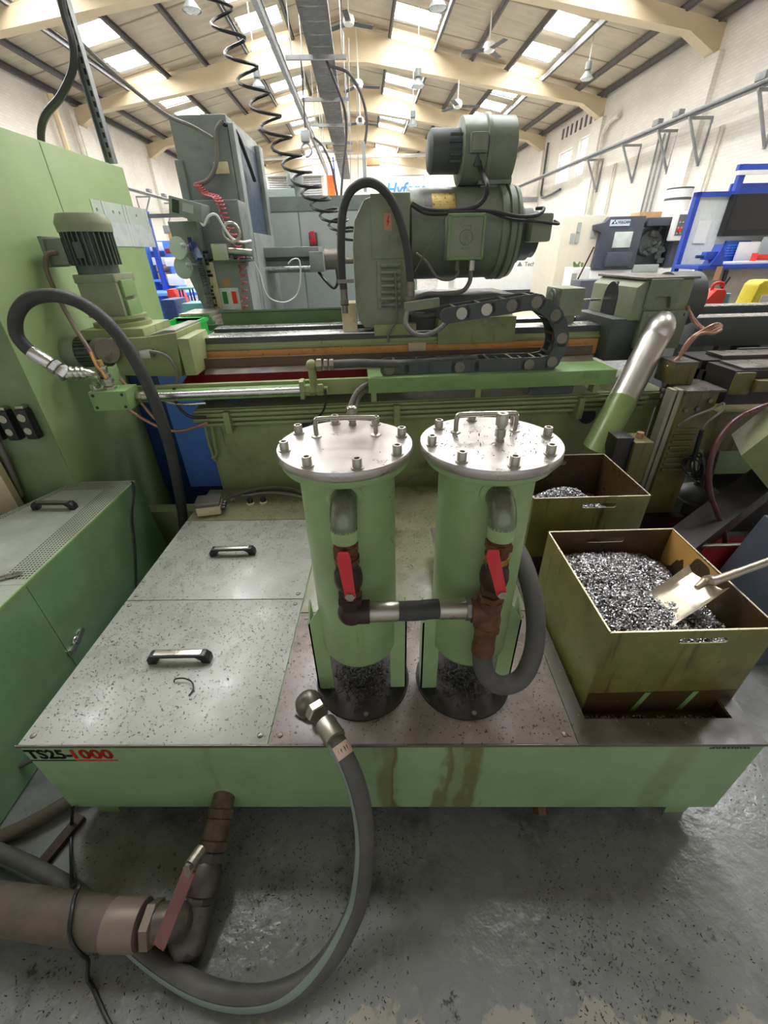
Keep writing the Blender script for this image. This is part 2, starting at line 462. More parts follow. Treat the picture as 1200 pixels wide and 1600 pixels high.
# small window high in the back wall
p0, p1 = hp(794, 240, Y=YB), hp(818, 287, Y=YB); wn += 1
b = B(); b.box(p0.x, p1.x, YB - .1, YB - .02, p1.z, p1.z + .09); b.box(p0.x, p1.x, YB - .1, YB - .02, p0.z - .09, p0.z)
for xx in (p0.x, p1.x - .09): b.box(xx, xx + .09, YB - .1, YB - .02, p1.z, p0.z)
w = struct('window_%d' % wn, b, M['white'])
obj('pane', B().box(p0.x + .05, p1.x - .05, YB - .06, YB - .03, p1.z + .05, p0.z - .05), mat('grey_glass', (110, 140, 150), .1, spec=.8), w)

# corrugated roof in two slopes, left open where the rooflights lie
BANDS = [(1.4, 2.72), (5.42, 6.5), (-3.35, -2.1), (-7.45, -6.35)]
PITCH_L, LEN_L = 1.87, 1.08
def light_rows():
    y = 16.3 - 12 * PITCH_L
    while y < YB - 1: yield y; y += PITCH_L
ROWS = [y for y in light_rows() if y > 1.8]
b = B()
xs = sorted({WL - .4, RX, WR + .4} | {v for bd in BANDS for v in bd})
def corr(y): return .028 * sin(2 * pi * y / .36)
ycuts = [YF]
for y in ROWS:
    ycuts += [y, y + LEN_L]
ycuts.append(YB + .2)
for a, c in zip(xs, xs[1:]):
    inband = any(abs(a - bd[0]) < 1e-6 for bd in BANDS)
    for k, (y0, y1) in enumerate(zip(ycuts, ycuts[1:])):
        if y1 <= y0 or (inband and k % 2 == 1): continue
        n = max(2, int((y1 - y0) / .06)); prev = None
        for i in range(n + 1):
            y = y0 + (y1 - y0) * i / n; dz = corr(y) + .05
            row = [b.m.verts.new((a, y, roofz(a) + dz)), b.m.verts.new((c, y, roofz(c) + dz))]
            if prev: b._face([prev[0], prev[1], row[1], row[0]])
            prev = row
struct('ceiling', b, M['roof'])
for bd in BANDS:
    for y in ROWS:
        wn += 1
        b = B(); e = .012
        a, c = bd[0] - .03, bd[1] + .03
        b.prism([(a, roofz(a) + .1), (c, roofz(c) + .1), (c, roofz(c) + .12), (a, roofz(a) + .12)], 'y', y - .04, y + LEN_L + .04)
        struct('window_%d' % wn, b, M['sky'])
# plywood-faced portal beams with haunches on brick piers
tn = 0
def trim(b, m):
    global tn
    tn += 1
    return struct('trim_%d' % tn, b, m)
for Y in (-2.9, 2.8, 8.5, 14.2, 19.9, 25.6, 31.3, 36.6):
    pts = [(WL, roofz(WL) - .16), (RX, RZ - .16), (WR, roofz(WR) - .16), (WR, 5.68), (8.15, 6.12), (.5, 7.22), (-1., 7.22), (-8.75, 6.12), (WL, 5.68)]
    tn += 1; struct('trim_%d' % tn, B().prism(pts, 'y', Y, Y + .34), M['beam'], 0)
    for x0, x1 in ((WR - .14, WR), (WL, WL + .14)):
        trim(B().box(x0, x1, Y - .25, Y + .6, 0, 5.72), M['wall'])
for X in (2.82, 4.1, 5.34, 6.62, 7.95, 8.82, -3.45, -4.85, -6.2, -7.6, -8.7, -9.45, 1.3, -1.9):
    z = roofz(X) - .02
    trim(B().box(X - .04, X + .04, YF, YB, z - .16, z - .145).box(X - .04, X - .03, YF, YB, z - .16, z).box(X - .04, X + .04, YF, YB, z - .012, z), M['purlin'])

# wall rail with its triangular brackets, both sides
def wall_rail(name, label, X, s, z, y0, y1, ys, boxes):
    t = thing(name, label, 'cable rail', (X, y0, z))
    obj('rail', B().box(X - .07, X + .07, y0, y1, z - .05, z + .05).cyl((X - s * .13, y0, z + .0), (X - s * .13, y1, z + .0), .035, n=8), M['galv'], t)
    for y in ys:
        w = WR if s > 0 else WL
        b = B(); b.bar((w, y, z - .1), (X - s * .12, y, z - .1), .05, .06); b.bar((w, y, z - .1), (w - s * .05, y, z - 1.05), .05, .05, (0, 1, 0)); b.bar((X - s * .08, y, z - .12), (w - s * .04, y, z - 1.02), .05, .05, (0, 1, 0))
        obj('bracket', b, M['galv'], t)
    for y in boxes:
        obj('junction_box', B().box(X - .08, X + .08, y - .14, y + .14, z + .06, z + .2, .02), M['galv'], t)
    return t
yr = [hp(x, y, X=8.55).y for x, y in ((1175, 160), (845, 195), (690, 220), (540, 240), (378, 265))] 
ys = [hp(800 + a / 3, b_ / 3, X=8.55).y for a, b_ in ((1170, 480), (850, 590), (700, 655), (535, 710), (370, 765))]
wall_rail('cable_rail', 'galvanised cable rail on triangular brackets along the white brick wall above the workbench', 8.5, 1, 4.55, 5.5, 36., ys + [31., 4. + 2.5], [hp(1190, 130, X=8.5).y, hp(1057, 190, X=8.5).y, hp(1025, 203, X=8.5).y])
ys = [hp(x, y, X=-9.2).y for x, y in ((225, 300), (262, 305))]
wall_rail('cable_rail', 'galvanised cable rail on the wall behind the tall green cabinet', -9.1, -1, 4.15, 12., 36., ys + [16.5], [hp(232, 295, X=-9.1).y, hp(255, 300, X=-9.1).y])

def pipe_thing(name, label, cat, pts, r, m, group=None, sub=5, n=8):
    return one(name, B().tube(pts, r, n, sub), m, label, cat, group)
yp = 19.35
pipe_thing('drain_pipe', 'white drain pipe bending down the brick wall beside the pier', 'pipe', [(8.9, 18.5, 5.5), (8.86, 19.0, 5.45), (8.86, yp, 5.15), (8.86, yp, 4.6), (8.86, yp, .0)], .075, M['tubewhite'])
pipe_thing('drain_pipe', 'cream drain pipe standing against the wall behind the tall green cabinet', 'pipe', [(-9.35, 18.2, 6.15), (-9.35, 18.2, 5.), (-9.35, 18.2, 0)], .1, M['beam'])
pipe_thing('drain_pipe', 'pale downpipe in the corner beyond the cream drain pipe', 'pipe', [(-9.42, 19.3, 6.), (-9.42, 19.3, 5.), (-9.42, 19.3, 0)], .08, M['tubewhite'])
for i in range(3):
    one('conduit', B().cyl((8.93, 15.3 + .24 * i, 0), (8.93, 15.3 + .24 * i, 4.5), .03, n=8), M['galv'], ('first', 'second', 'third')[i] + ' of three steel conduits dropping from the wall rail behind the lathe', 'conduit', 'three conduits under the wall rail')
for Y_, lb in ((13.1, 'thin white conduit running from the rail bracket down to the small white wall unit'), (9.6, 'thin paired conduit running down the wall to the blue rack'), (18.1, 'thin conduit on the wall just before the drain pipe')):
    one('conduit', B().cyl((8.95, Y_, 0), (8.95, Y_, 4.2), .025, n=8).cyl((8.95, Y_ + .12, 0), (8.95, Y_ + .12, 4.2), .02, n=8), M['tubewhite'], lb, 'conduit')
a = hp(970, 228, X=8.9)
one('black_conduit', B().tube([(8.9, 24.9, 5.9), (8.9, 24.9, 4.5), (8.9, 24.8, 3.9), (8.9, 23.8, 3.85), (8.9, 22.6, 3.95)], .05, 8, 5), M['motordark'], 'dark conduit bent below the barred windows of the brick wall', 'conduit')
b = B()
for i in range(8): b.box(WR - .03, WR + .02, 20.4 + i * .43, 20.52 + i * .43, 5.75, 6.1)
struct('trim_99', b, M['purlin'])

# ------------------------------------------------------------------ hanging lamps and ceiling fans
def lamp(p, label, k=1., cord_top=None):
    t = thing('bay_lamp', label, 'lamp', p)
    p = V(p)
    obj('lamp_shade', B().lathe([(.08 * k, .3 * k), (.13 * k, .22 * k), (.26 * k, .06 * k), (.3 * k, 0), (.28 * k, 0), (.12 * k, .2 * k)], p, n=20, cap=False), M['greydark'], t)
    obj('gear_housing', B().lathe([(.05 * k, .62 * k), (.13 * k, .58 * k), (.14 * k, .32 * k), (.09 * k, .28 * k)], p, n=16), M['greydark'], t)
    obj('lens', B().lathe([(.27 * k, .015), (.2 * k, -.02), (.001, -.035)], p, n=20), M['board'], t)
    obj('cord', B().cyl(p + V((0, 0, .6 * k)), V((p.x, p.y, roofz(p.x) - .02)), .014, n=6), M['tubewhite'], t)
    return t
for (x, y, z, lb, k) in ((300, 17, 6.2, 'bay lamp hanging above the slotted strut, in front of the nearest roof beam', .66), (684, 14, 6.3, 'bay lamp hanging under the roof just above the rooflights near the ridge', .7),
        (653, 136, 6.1, 'bay lamp hanging between rooflights beyond the second roof beam', .7), (645, 196, 5.6, 'bay lamp hanging farther down the ridge line, below the lamp between the rooflights', .65),
        (916, 124, 5.9, 'bay lamp on a long white cord before the haunch on the brick wall side', .62), (404, 138, 6., 'bay lamp hanging behind the curled black cable', .7)):
    lamp(hp(x, y, z=z), lb, k)
def fan(p, label, rot):
    p = V(p); t = thing('ceiling_fan', label, 'fan', p)
    obj('motor', B().lathe([(.03, .2), (.14, .14), (.17, .05), (.14, -.04), (.03, -.08)], p, n=18), M['white'], t)
    obj('rod', B().cyl(p + V((0, 0, .15)), V((p.x, p.y, roofz(p.x) - .05)), .02, n=8), M['white'], t)
    for i in range(3):
        a = rot + i * 2 * pi / 3; d = V((cos(a), sin(a), 0))
        b = B().bar(p + d * .12, p + d * .75, .15, .012, (0, .25, 1)); b.bar(p + d * .1, p + d * .3, .05, .02)
        obj('blade', b, M['motordark'], t)
for (x, y, z, lb, r) in ((545, 36, 7.3, 'ceiling fan with dark blades nearest the top of the cable ladder', .4), (764, 78, 6.6, 'ceiling fan with dark blades high above the round black blower', .9),
        (560, 135, 6.6, 'ceiling fan near the ridge between the second and third roof beams', .2), (715, 166, 6.1, 'ceiling fan above the blower, beyond the second roof beam', .1), (563, 192, 6.1, 'small far ceiling fan low beside the cable ladder', .5)):
    fan(hp(x, y, z=z), lb, r)

# ------------------------------------------------------------------ overhead cable ladder with hangers and drop cables
pa, pb = hp(462, 8, z=5.9), hp(541, 222, z=5.9)
X0 = (pa.x + pb.x) / 2; Y0, Y1 = pa.y - 2.5, 34.
t = thing('cable_ladder', 'overhead dark cable ladder running down the hall beside the ridge', 'cable ladder', (X0, Y0, 5.9))
obj('side_rail', B().box(X0 - .3, X0 - .27, Y0, Y1, 5.85, 6.0), M['motordark'], t); obj('side_rail', B().box(X0 + .27, X0 + .3, Y0, Y1, 5.85, 6.0), M['motordark'], t)
b = B(); y = Y0
while y < Y1: b.box(X0 - .27, X0 + .27, y, y + .55, 5.86, 5.88); y += .62
obj('rung', b, M['motordark'], t)
for i, (x, y) in enumerate(((476, 89), (502, 155), (519, 195), (533, 223), (538, 236))):
    yy = hp(x, y, z=5.75).y
    obj('hanger_bar', B().box(X0 - .85, X0 + .6, yy - .04, yy + .04, 5.7, 5.78), M['galv'], t)
    for sx in (-.7, .5): obj('hanger_rod', B().cyl((X0 + sx, yy, 5.7), (X0 + sx, yy, roofz(X0 + sx)), .015, n=6), M['galv'], t)
one('busbar_rail', B().box(X0 - 1.2, X0 - 1.08, Y0, Y1, 6.0, 6.16).box(X0 - 1.23, X0 - 1.05, Y0, Y1, 6.16, 6.18), M['galv'], 'galvanised busbar rail running beside the cable ladder', 'rail')
CB = M['cabledark']
def cab(pts, r, label, name='hanging_cable', m=None, group=None):
    return one(name, B().tube(pts, r, 7, 6), m or CB, label, 'cable', group)
cab([hp(488, 20, Y=14), hp(497, 60, Y=14.5), hp(520, 120, Y=15), hp(538, 170, Y=15.4), hp(541, 215, Y=15.6), hp(536, 265, Y=15.6), hp(533, 305, Y=15.6)], .035, 'thick black cable swinging down from the cable ladder to behind the grey cabinets')
cab([hp(515, 103, Y=13), hp(545, 115, Y=13), hp(565, 150, Y=13), hp(573, 190, Y=13), hp(570, 225, Y=13)], .03, 'black cable arching from the ladder into the steel drop pole')
one('hanging_pole', B().cyl(hp(568, 222, Y=13), hp(571, 300, Y=13), .045, n=10), M['galv'], 'pale steel drop pole standing behind the black hose arch', 'pole')
cab([hp(490, 215, Y=14), hp(505, 230, Y=14), hp(518, 260, Y=14), hp(527, 305, Y=14)], .03, 'black drop cable ending behind the top edge of grey cabinets near the orange post')
cab([hp(470, 90, Y=15), hp(474, 150, Y=15), hp(477, 205, Y=15)], .02, 'thin cable hanging from the first hanger bar to the hook block', 'hoist_cable')
t = thing('hanging_hoist', 'small hoist block and hook hanging over the grey cabinets', 'hoist', hp(477, 215, Y=15))
q = hp(477, 213, Y=15)
obj('block', B().box(q.x - .12, q.x + .12, q.y - .1, q.y + .1, q.z - .12, q.z + .12, .03), M['galv'], t)
obj('hook', B().torus(q + V((0, 0, -.28)), (0, 1, 0), .14, .03, arc=5.), M['galv'], t)
for (x, y0, y1, lb) in ((545, 60, 290, 'longest of the thin wires falling from the ridge near the fan'), (557, 130, 285, 'thin wire falling beside the black arching cable'), (537, 50, 160, 'short thin wire falling from the ridge above the ladder')):
    one('hanging_wire', B().cyl(hp(x, y0, Y=17), hp(x + 3, y1, Y=17), .012, n=6), M['galv'], lb, 'wire')
for (xa, ya, xb, yb, Yw, lb) in ((410, 248, 640, 243, 33.8, 'long white cross pipe under the far roof beams'), (640, 243, 700, 240, 33.8, 'white cross pipe end beside the blower motor')):
    one('cross_pipe', B().cyl(hp(xa, ya, Y=Yw), hp(xb, yb, Y=Yw), .09, n=8), M['white'], lb, 'pipe')
p = hp(583, 253, Y=36.5)
one('wall_heater', B().box(p.x - .45, p.x + .45, 36.2, 36.8, p.z - .2, p.z + .2, .04), M['card'], 'brown box heater hung on the far wall above the blue lettered sign', 'heater')
# roller shutter, orange post and sign in the far wall
p0, p1 = hp(418, 277, Y=37.8), hp(506, 330, Y=37.8)
b = B(); z = 0.
while z < p0.z: b.box(p0.x, p1.x, 37.75, 37.85, z, z + .11, .02); z += .125
d = struct('door_1', b, M['galv'])
obj('shutter_box', B().box(p0.x - .2, p1.x + .2, 37.5, 37.9, p0.z, p0.z + .5, .04), M['white'], d)
p = hp(517, 288, Y=30)
one('orange_post', B().box(p.x - .22, p.x + .22, 29.9, 30.3, 0, hp(517, 274, Y=30).z, .02), mat('orange_paint', (226, 112, 40), .45), 'orange post standing behind the grey cabinets below the curled cable', 'post')
p = hp(526, 290, Y=29)
one('blue_strap', B().bar((p.x - .1, 29, p.z + 1.2), (p.x + .15, 29, 0.0), .09, .06), M['blue'], 'blue sloping strap beside the orange post', 'strap')
p0, p1 = hp(597, 276, Y=37), hp(661, 293, Y=37)
t = thing('wall_sign', 'white sign with blue italic lettering on the far wall', 'sign', (p0.x, 37, 1.5))
obj('board', B().box(p0.x, p1.x, 36.95, 37., p1.z - 1.2, p0.z, .01), M['white'], t)
obj('edge', B().box(p0.x - .03, p1.x + .03, 36.96, 37.01, p0.z, p0.z + .06).box(p1.x, p1.x + .06, 36.96, 37.01, p1.z - 1.2, p0.z + .06), M['galv'], t)
text('lettering', 'Hyfore', 1.0, M['blueink'], t, facing((p0.x + .2, 36.94, p0.z - 1.05)), .025, .004, .25)
# white dividing wall with a grey cap behind the lathes
p0, p1 = hp(785, 315, Y=25), hp(915, 306, Y=25)
tt = struct('wall_partition', B().box(p0.x - 3, 8.8, 25, 25.12, 0, p1.z - .2), M['wallback'])
trim(B().box(p0.x - 3, 8.8, 24.95, 25.17, p1.z - .2, p1.z), M['galv'])
place(Matrix.Identity(4))
# slotted strut, cables and conduit that rise from the tall green cabinet
b = B()
a, c = wp(84, -60, Y=3.75), wp(177, 256, Y=3.75)
up = V((0, -1, 0)); dd = (c - a).normalized()
b.bar(a, c, .06, .012, (0, -1, 0)); sx = up.cross(dd).normalized()
for s in (-1, 1): b.bar(a + sx * s * .027 + V((0, -.02, 0)), c + sx * s * .027 + V((0, -.02, 0)), .006, .05, (0, -1, 0))
t = thing('hanging_strut', 'slotted steel strut rising from the tall green cabinet to the roof', 'strut', c)
obj('channel', b, M['galv'], t)
for i in range(14):
    b = B(); q = a.lerp(c, .22 + i * .056); b.bar(q - dd * .014 + V((0, -.0075, 0)), q + dd * .014 + V((0, -.0075, 0)), .018, .004, (0, -1, 0))
    obj('slot', b, M['black'], t)
cab([wp(88, -40, Y=3.7), wp(100, 20, Y=3.68), wp(114, 70, Y=3.66), wp(113, 110, Y=3.66), wp(95, 150, Y=3.66), wp(72, 178, Y=3.66), wp(64, 205, Y=3.66), wp(66, 235, Y=3.66)], .022, 'thick black cable bending from the slotted strut into the cabinet top')
cab([wp(110, 40, Y=4), wp(128, 68, Y=4), wp(190, 125, Y=4.2), wp(258, 178, Y=4.5), wp(300, 197, Y=4.7), wp(333, 216, Y=4.72)], .014, 'pale sheathed cable slanting from the strut to the grey machine column', 'hanging_cable', M['cable'])
# black curly cable
a, c = wp(318, -40, Y=4.4), wp(552, 372, Y=4.1); n = 14; pts = []
ax = (c - a); L = ax.length; ax.normalize(); ex, ey, _ = frame(ax)
for i in range(n * 10 + 1):
    t_ = i / (n * 10); ph = 2 * pi * i / 10
    base = a.lerp(c, t_); base.z -= .22 * sin(pi * t_)
    r = .088
    pts.append(base + V((cos(ph), 0, 0)) * r * 1.1 + V((0, sin(ph), .35 * sin(ph))) * r)
one('hanging_curly_cable', B().tube(pts, .0105, 6, 1), M['black'], 'black curly cable stretched down from the roof to the drilling head', 'cable')
# ================================================================== COOLANT TANK AND WHAT STANDS ON IT
TZ = .51
TM = Matrix.Translation((-1.13, .714, 0)) @ Matrix.Rotation(radians(-1.35), 4, 'Z')
TI = TM.inverted()
def tl(x, y, z=TZ): return TI @ wp(x, y, z=z)
TW, TD = 2.235, 1.60
place(TM)

def tank_front(nt, tc, out):
    sx = N(nt, 'ShaderNodeSeparateXYZ'); nt.links.new(tc, sx.inputs[0])
    n = noise_out(nt, tc, 14., 4, .6, (1, 1, .25))
    for x0, w, a in ((.0, .05, .75), (.02, .014, .9), (.185, .03, .85), (.275, .035, .85), (.23, .07, .45), (.9, .06, .4), (-.55, .02, .3)):
        d = mul(nt, mul(nt, sx.outputs[0], -(x0 - 0), 'ADD'), 0, 'ADD')
        d = N_abs(nt, mul(nt, d, mul(nt, mul(nt, n, -.5, 'ADD'), .16), 'ADD'))
        out = mixc(nt, mul(nt, ramp(nt, d, w, w * .25), a * .8), out, lin((104, 88, 38)))
    g = noise_out(nt, tc, 10., 6, .7, (1.2, 1, .6))
    return mixc(nt, mul(nt, ramp(nt, g, .6, .78), .4), out, lin((80, 96, 64)))
def N_abs(nt, s):
    m = N(nt, 'ShaderNodeMath', operation='ABSOLUTE'); nt.links.new(s, m.inputs[0]); return m.outputs[0]
M['tank'] = mat('tank_green_paint', (140, 166, 120), .4, var=.08, dirt=((106, 136, 86), .35, 2.5), extra=tank_front)

J1, J2 = .765, 1.685
tank = thing('coolant_tank', 'long low green coolant tank with dirty pale lids carrying two filters and chip bins', 'tank', (TW / 2, 0, 0))
R0, R1, RY0, RY1 = 1.735, 2.185, .075, 1.36       # recessed chip tray
b = B()
b.prism([(.0, .0), (TW, .0), (TW, TD), (.0, TD)], 'z', .112, .44)
b.box(0, R0, 0, TD, .44, TZ - .006); b.box(R1, TW, 0, TD, .44, TZ - .006); b.box(R0, R1, 0, RY0, .44, TZ - .006); b.box(R0, R1, RY1, TD, .44, TZ - .006)
obj('body', b, M['tank'], tank)
for x0 in (.03, TW - .13):
    for y0 in (.03, TD - .15):
        obj('foot', B().prism([(x0, 0.112), (x0 + .1, .112), (x0 + .085, .0), (x0 + .015, .0)], 'y', y0, y0 + .1), M['green'], tank)
for x0 in (.56, 1.32):
    obj('fork_slot', B().box(x0, x0 + .2, .05, .06, .085, .112).box(x0 + .005, x0 + .195, .05, 1.4, .082, .088), M['dullsteel'], tank)
yA = tl(330, 937).y; yB = tl(350, 813).y; yC = tl(485, 957).y
g = .0022
def plate(name, x0, x1, y0, y1, m, screws=True, th=.006):
    o = obj(name, B().box(x0 + g, x1 - g, y0 + g, y1 - g, TZ - .006, TZ, .0012), m, tank)
    if screws:
        for sx in (x0 + .03, x1 - .03):
            for sy in (y0 + .03, y1 - .03):
                obj('screw', B().lathe([(.009, 0), (.0085, .003), (.004, .005)], (sx, sy, TZ), n=10), M['dullsteel'], o)
    return o
def grip(p, w, yaw, m2, parent):
    """bridge handle: black ends with a metal bar"""
    Mx = Matrix.Translation(V(p)) @ Matrix.Rotation(yaw, 4, 'Z')
    h = w / 2
    b = B()
    pr = [(-h, 0), (-h, .024), (-h + .014, .042), (h - .014, .042), (h, .024), (h, 0), (h - .03, 0), (h - .034, .016), (h - .05, .030), (-h + .05, .030), (-h + .034, .016), (-h + .03, 0)]
    b.prism(pr, 'y', -.016, .016, .003, Mx)
    o = obj('lid_handle', b, M['black'], parent)
    obj('silver_inlay', B().box(-h + .028, h - .028, -.011, .011, 0.042, .0445, .001, Mx), M['satin'], o)
    return o
pA = plate('lid_plate', 0, J1, -.004, yA, M['lid'])
pB = plate('lid_plate', 0, J1, yA, yB, M['lid'])
pC = plate('back_plate', 0, J1, yB, TD, M['plateback'], False)
pD = plate('filter_plate', J1, J2, -.004, yC, M['plate'])
pE = plate('rear_plate', J1, J2, yC, TD, M['plateback'], False)
b = B()
b.box(J2 + g, R0, -.004, TD, TZ - .006, TZ); b.box(R1, TW, -.004, TD, TZ - .006, TZ); b.box(R0, R1, -.004, RY0, TZ - .006, TZ); b.box(R0, R1, RY1, TD, TZ - .006, TZ)
obj('tray_rim', b, M['tray'], tank)
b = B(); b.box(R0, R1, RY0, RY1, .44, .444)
b.box(R0, R0 + .002, RY0, RY1, .444, TZ - .008); b.box(R1 - .002, R1, RY0, RY1, .444, TZ - .008); b.box(R0, R1, RY1 - .002, RY1, .444, TZ - .008); b.box(R0, R1, RY0, RY0 + .002, .444, TZ - .008)  # dark lining on the walls paints the shade of the sunken gap
obj('tray_dark_lining', b, M['binin'], tank)
a = tl(283, 1032); grip((a.x, a.y, TZ), .225, radians(1), None, pA)
a = tl(365, 866); grip((a.x, a.y, TZ), .22, radians(2), None, pB)
obj('top_edge', B().box(-.004, TW + .004, -.0055, -.004, TZ - .012, TZ + .001), M['dullsteel'], tank)
# lettering on the front
lx = TI @ wp(47, 1186, Y=.713); l2 = TI @ wp(119, 1186, Y=.711); l3 = TI @ wp(182, 1186, Y=.709)
for nm_, tx_, xa, xb, m_ in (('lettering', 'TS25-', lx.x, l2.x - .003, 'ink'), ('lettering', '1000', l2.x, l3.x, 'redink')):
    o_ = text(nm_, tx_, .05, M[m_], tank, facing((0, 0, 0)), .0017, .0006)
    xs_ = [v.co.x for v in o_.data.vertices]; zs_ = [v.co.z for v in o_.data.vertices]
    mn, mx, zn, zx = min(xs_), max(xs_), min(zs_), max(zs_); ys2 = [v.co.y for v in o_.data.vertices]; ym_ = max(ys2)
    W_ = Matrix.Translation(-ORG[tank.name])
    for v in o_.data.vertices:
        tgt = TM @ V((xa + (v.co.x - mn) / (mx - mn) * (xb - xa), -.0012 if v.co.y < ym_ - 1e-4 and False else -.0012, lx.z + (v.co.z - zn) / (zx - zn) * .052))
        v.co = tgt - ORG[tank.name]
obj('underline', B().box(lx.x - .002, l2.x - .002, -.0012, 0, lx.z - .012, lx.z - .007), M['ink'], tank); obj('underline', B().box(l2.x - .002, l3.x + .004, -.0012, 0, lx.z - .012, lx.z - .007), M['redink'], tank)
b = B()
for r_, (u0, u1) in enumerate(((2.075, 2.2), (2.085, 2.19), (2.078, 2.195))):
    u = u0
    while u < u1:
        wd = random.uniform(.006, .016); b.box(u, min(u + wd, u1), -.0012, 0, .494 - r_ * .0075, .498 - r_ * .0075); u += wd + .004
obj('small_print', b, M['ink'], tank)
# small outlet under the front edge
o = wp(850, 1270, Y=.66); o = TI @ o
one('drain_plug', B().cyl((o.x, .06, .112), (o.x, .02, .08), .02, n=12).cyl((o.x, .02, .08), (o.x, .0, .064), .026, n=6), M['rust'], 'small rusty drain plug below the middle of the green tank front', 'plug')
place(Matrix.Identity(4))

# ------------------------------------------------------------------ filter housings
def filter_housing(cx, cy, lab, handle_y, valve, rot0, rr):
    c = V((cx, cy, TZ))
    t = thing('filter_housing', lab, 'filter', c)
    obj('base_plate', B().lathe([(.157, .0), (.157, .007)], c, n=48), M['oilplate'], t)
    for i in range(4):
        a = i * pi / 2 + .1 - pi / 2
        obj('base_bolt', B().cyl(c + V((.14 * cos(a), .14 * sin(a), .007)), c + V((.14 * cos(a), .14 * sin(a), .014)), .008, n=6), M['dullsteel'], t)
    obj('body', B().lathe([(.02, .165), (.07, .172), (.102, .19), (.1155, .215), (.1155, .826)], c, n=56), M['filter'], t)
    for s in (-1, 1):
        b = B()
        b.prism([(s * .094, .007), (s * .146, .007), (s * .146, .31), (s * .108, .375), (s * .094, .30)], 'y', -.042, -.037, M=Matrix.Translation(c))
        b.prism([(-.042, .007), (.02, .007), (.03, .2), (.012, .36), (-.042, .315)], 'x', s * .141, s * .146, M=Matrix.Translation(c))
        obj('leg', b, M['filter'], t)
    b = B().prism([(-.026, .007), (.026, .007), (.026, .36), (-.026, .36)], 'y', .112, .118, M=Matrix.Translation(c))
    obj('leg', b, M['filter'], t)
    obj('flange', B().lathe([(.112, .812), (.148, .822), (.152, .828), (.152, .842)], c, n=56), M['filter'], t)
    lid = obj('lid', B().lathe([(rr, .842), (rr + .002, .845), (rr + .002, .861), (rr, .864), (.001, .864)], c, n=64), M['steel'], t)
    for i in range(8):
        a = rot0 + i * pi / 4; q = c + V((.139 * cos(a), .139 * sin(a), .864))
        b = B(); b.lathe([(.014, 0), (.014, .003), (.0105, .003), (.0105, .021), (.0095, .0225), (.006, .0225), (.006, .014), (.001, .014)], q, n=16)
        obj('bolt', b, M['satin'], lid)
    h = handle_y; w = .072
    obj('lid_handle', B().tube([c + V((-w, h, .866)), c + V((-w, h, .895)), c + V((-w + .004, h, .905)), c + V((-w + .014, h, .909)), c + V((w - .014, h, .909)), c + V((w - .004, h, .905)), c + V((w, h, .895)), c + V((w, h, .866))], .0058, 10, 4), M['satin'], lid)
    for s in (-w, w): obj('washer', B().lathe([(.013, 0), (.012, .003), (.007, .005)], c + V((s, h, .864)), n=14), M['satin'], lid)
    vx, vy, vh = valve
    q = c + V((vx, vy, .864)); b = B()
    b.lathe([(.011, 0), (.011, .006)], q, n=6); b.lathe([(.009, .006), (.009, .012), (.0125, .013), (.0125, .03 * vh), (.0105, .031 * vh), (.0105, .036 * vh), (.014, .037 * vh), (.014, .06 * vh), (.012, .063 * vh), (.006, .063 * vh), (.001, .058 * vh)], q, n=18)
    obj('bleed_valve', b, M['satin'], lid)
    # outlet elbow on the front
    ez = 1.292
    obj('outlet_collar', B().lathe([(.041, 0), (.041, .006), (.034, .012)], (cx, cy - .108, ez), (0, -1, 0), n=28), M['filter'], t)
    el = obj('outlet_elbow', B().tube([(cx, cy - .10, ez), (cx, cy - .125, ez), (cx, cy - .15, ez - .008), (cx, cy - .166, ez - .028), (cx, cy - .168, ez - .045)], .0295, 20, 5), M['elbow'], t)
    obj('painted_tail', B().cyl((cx, cy - .168, ez - .04), (cx, cy - .168, 1.218), .0292, n=24), M['filter'], el)
    return t
M['elbow'] = mat('worn_bare_elbow', (124, 128, 108), .28, .5, dirt=((128, 158, 112), .5, 9.))
FL, FR = (-.087, .914), (.252, .908)
filter_housing(FL[0], FL[1], 'green filter housing with a rusty elbow under its red lever, nearer the lid handles', .045, (.012, .122, .75), .25, .157)
filter_housing(FR[0], FR[1], 'green filter housing beside the chip bins, with a capped valve amid its lid', .055, (.02, -.005, 1.05), .12, .162)

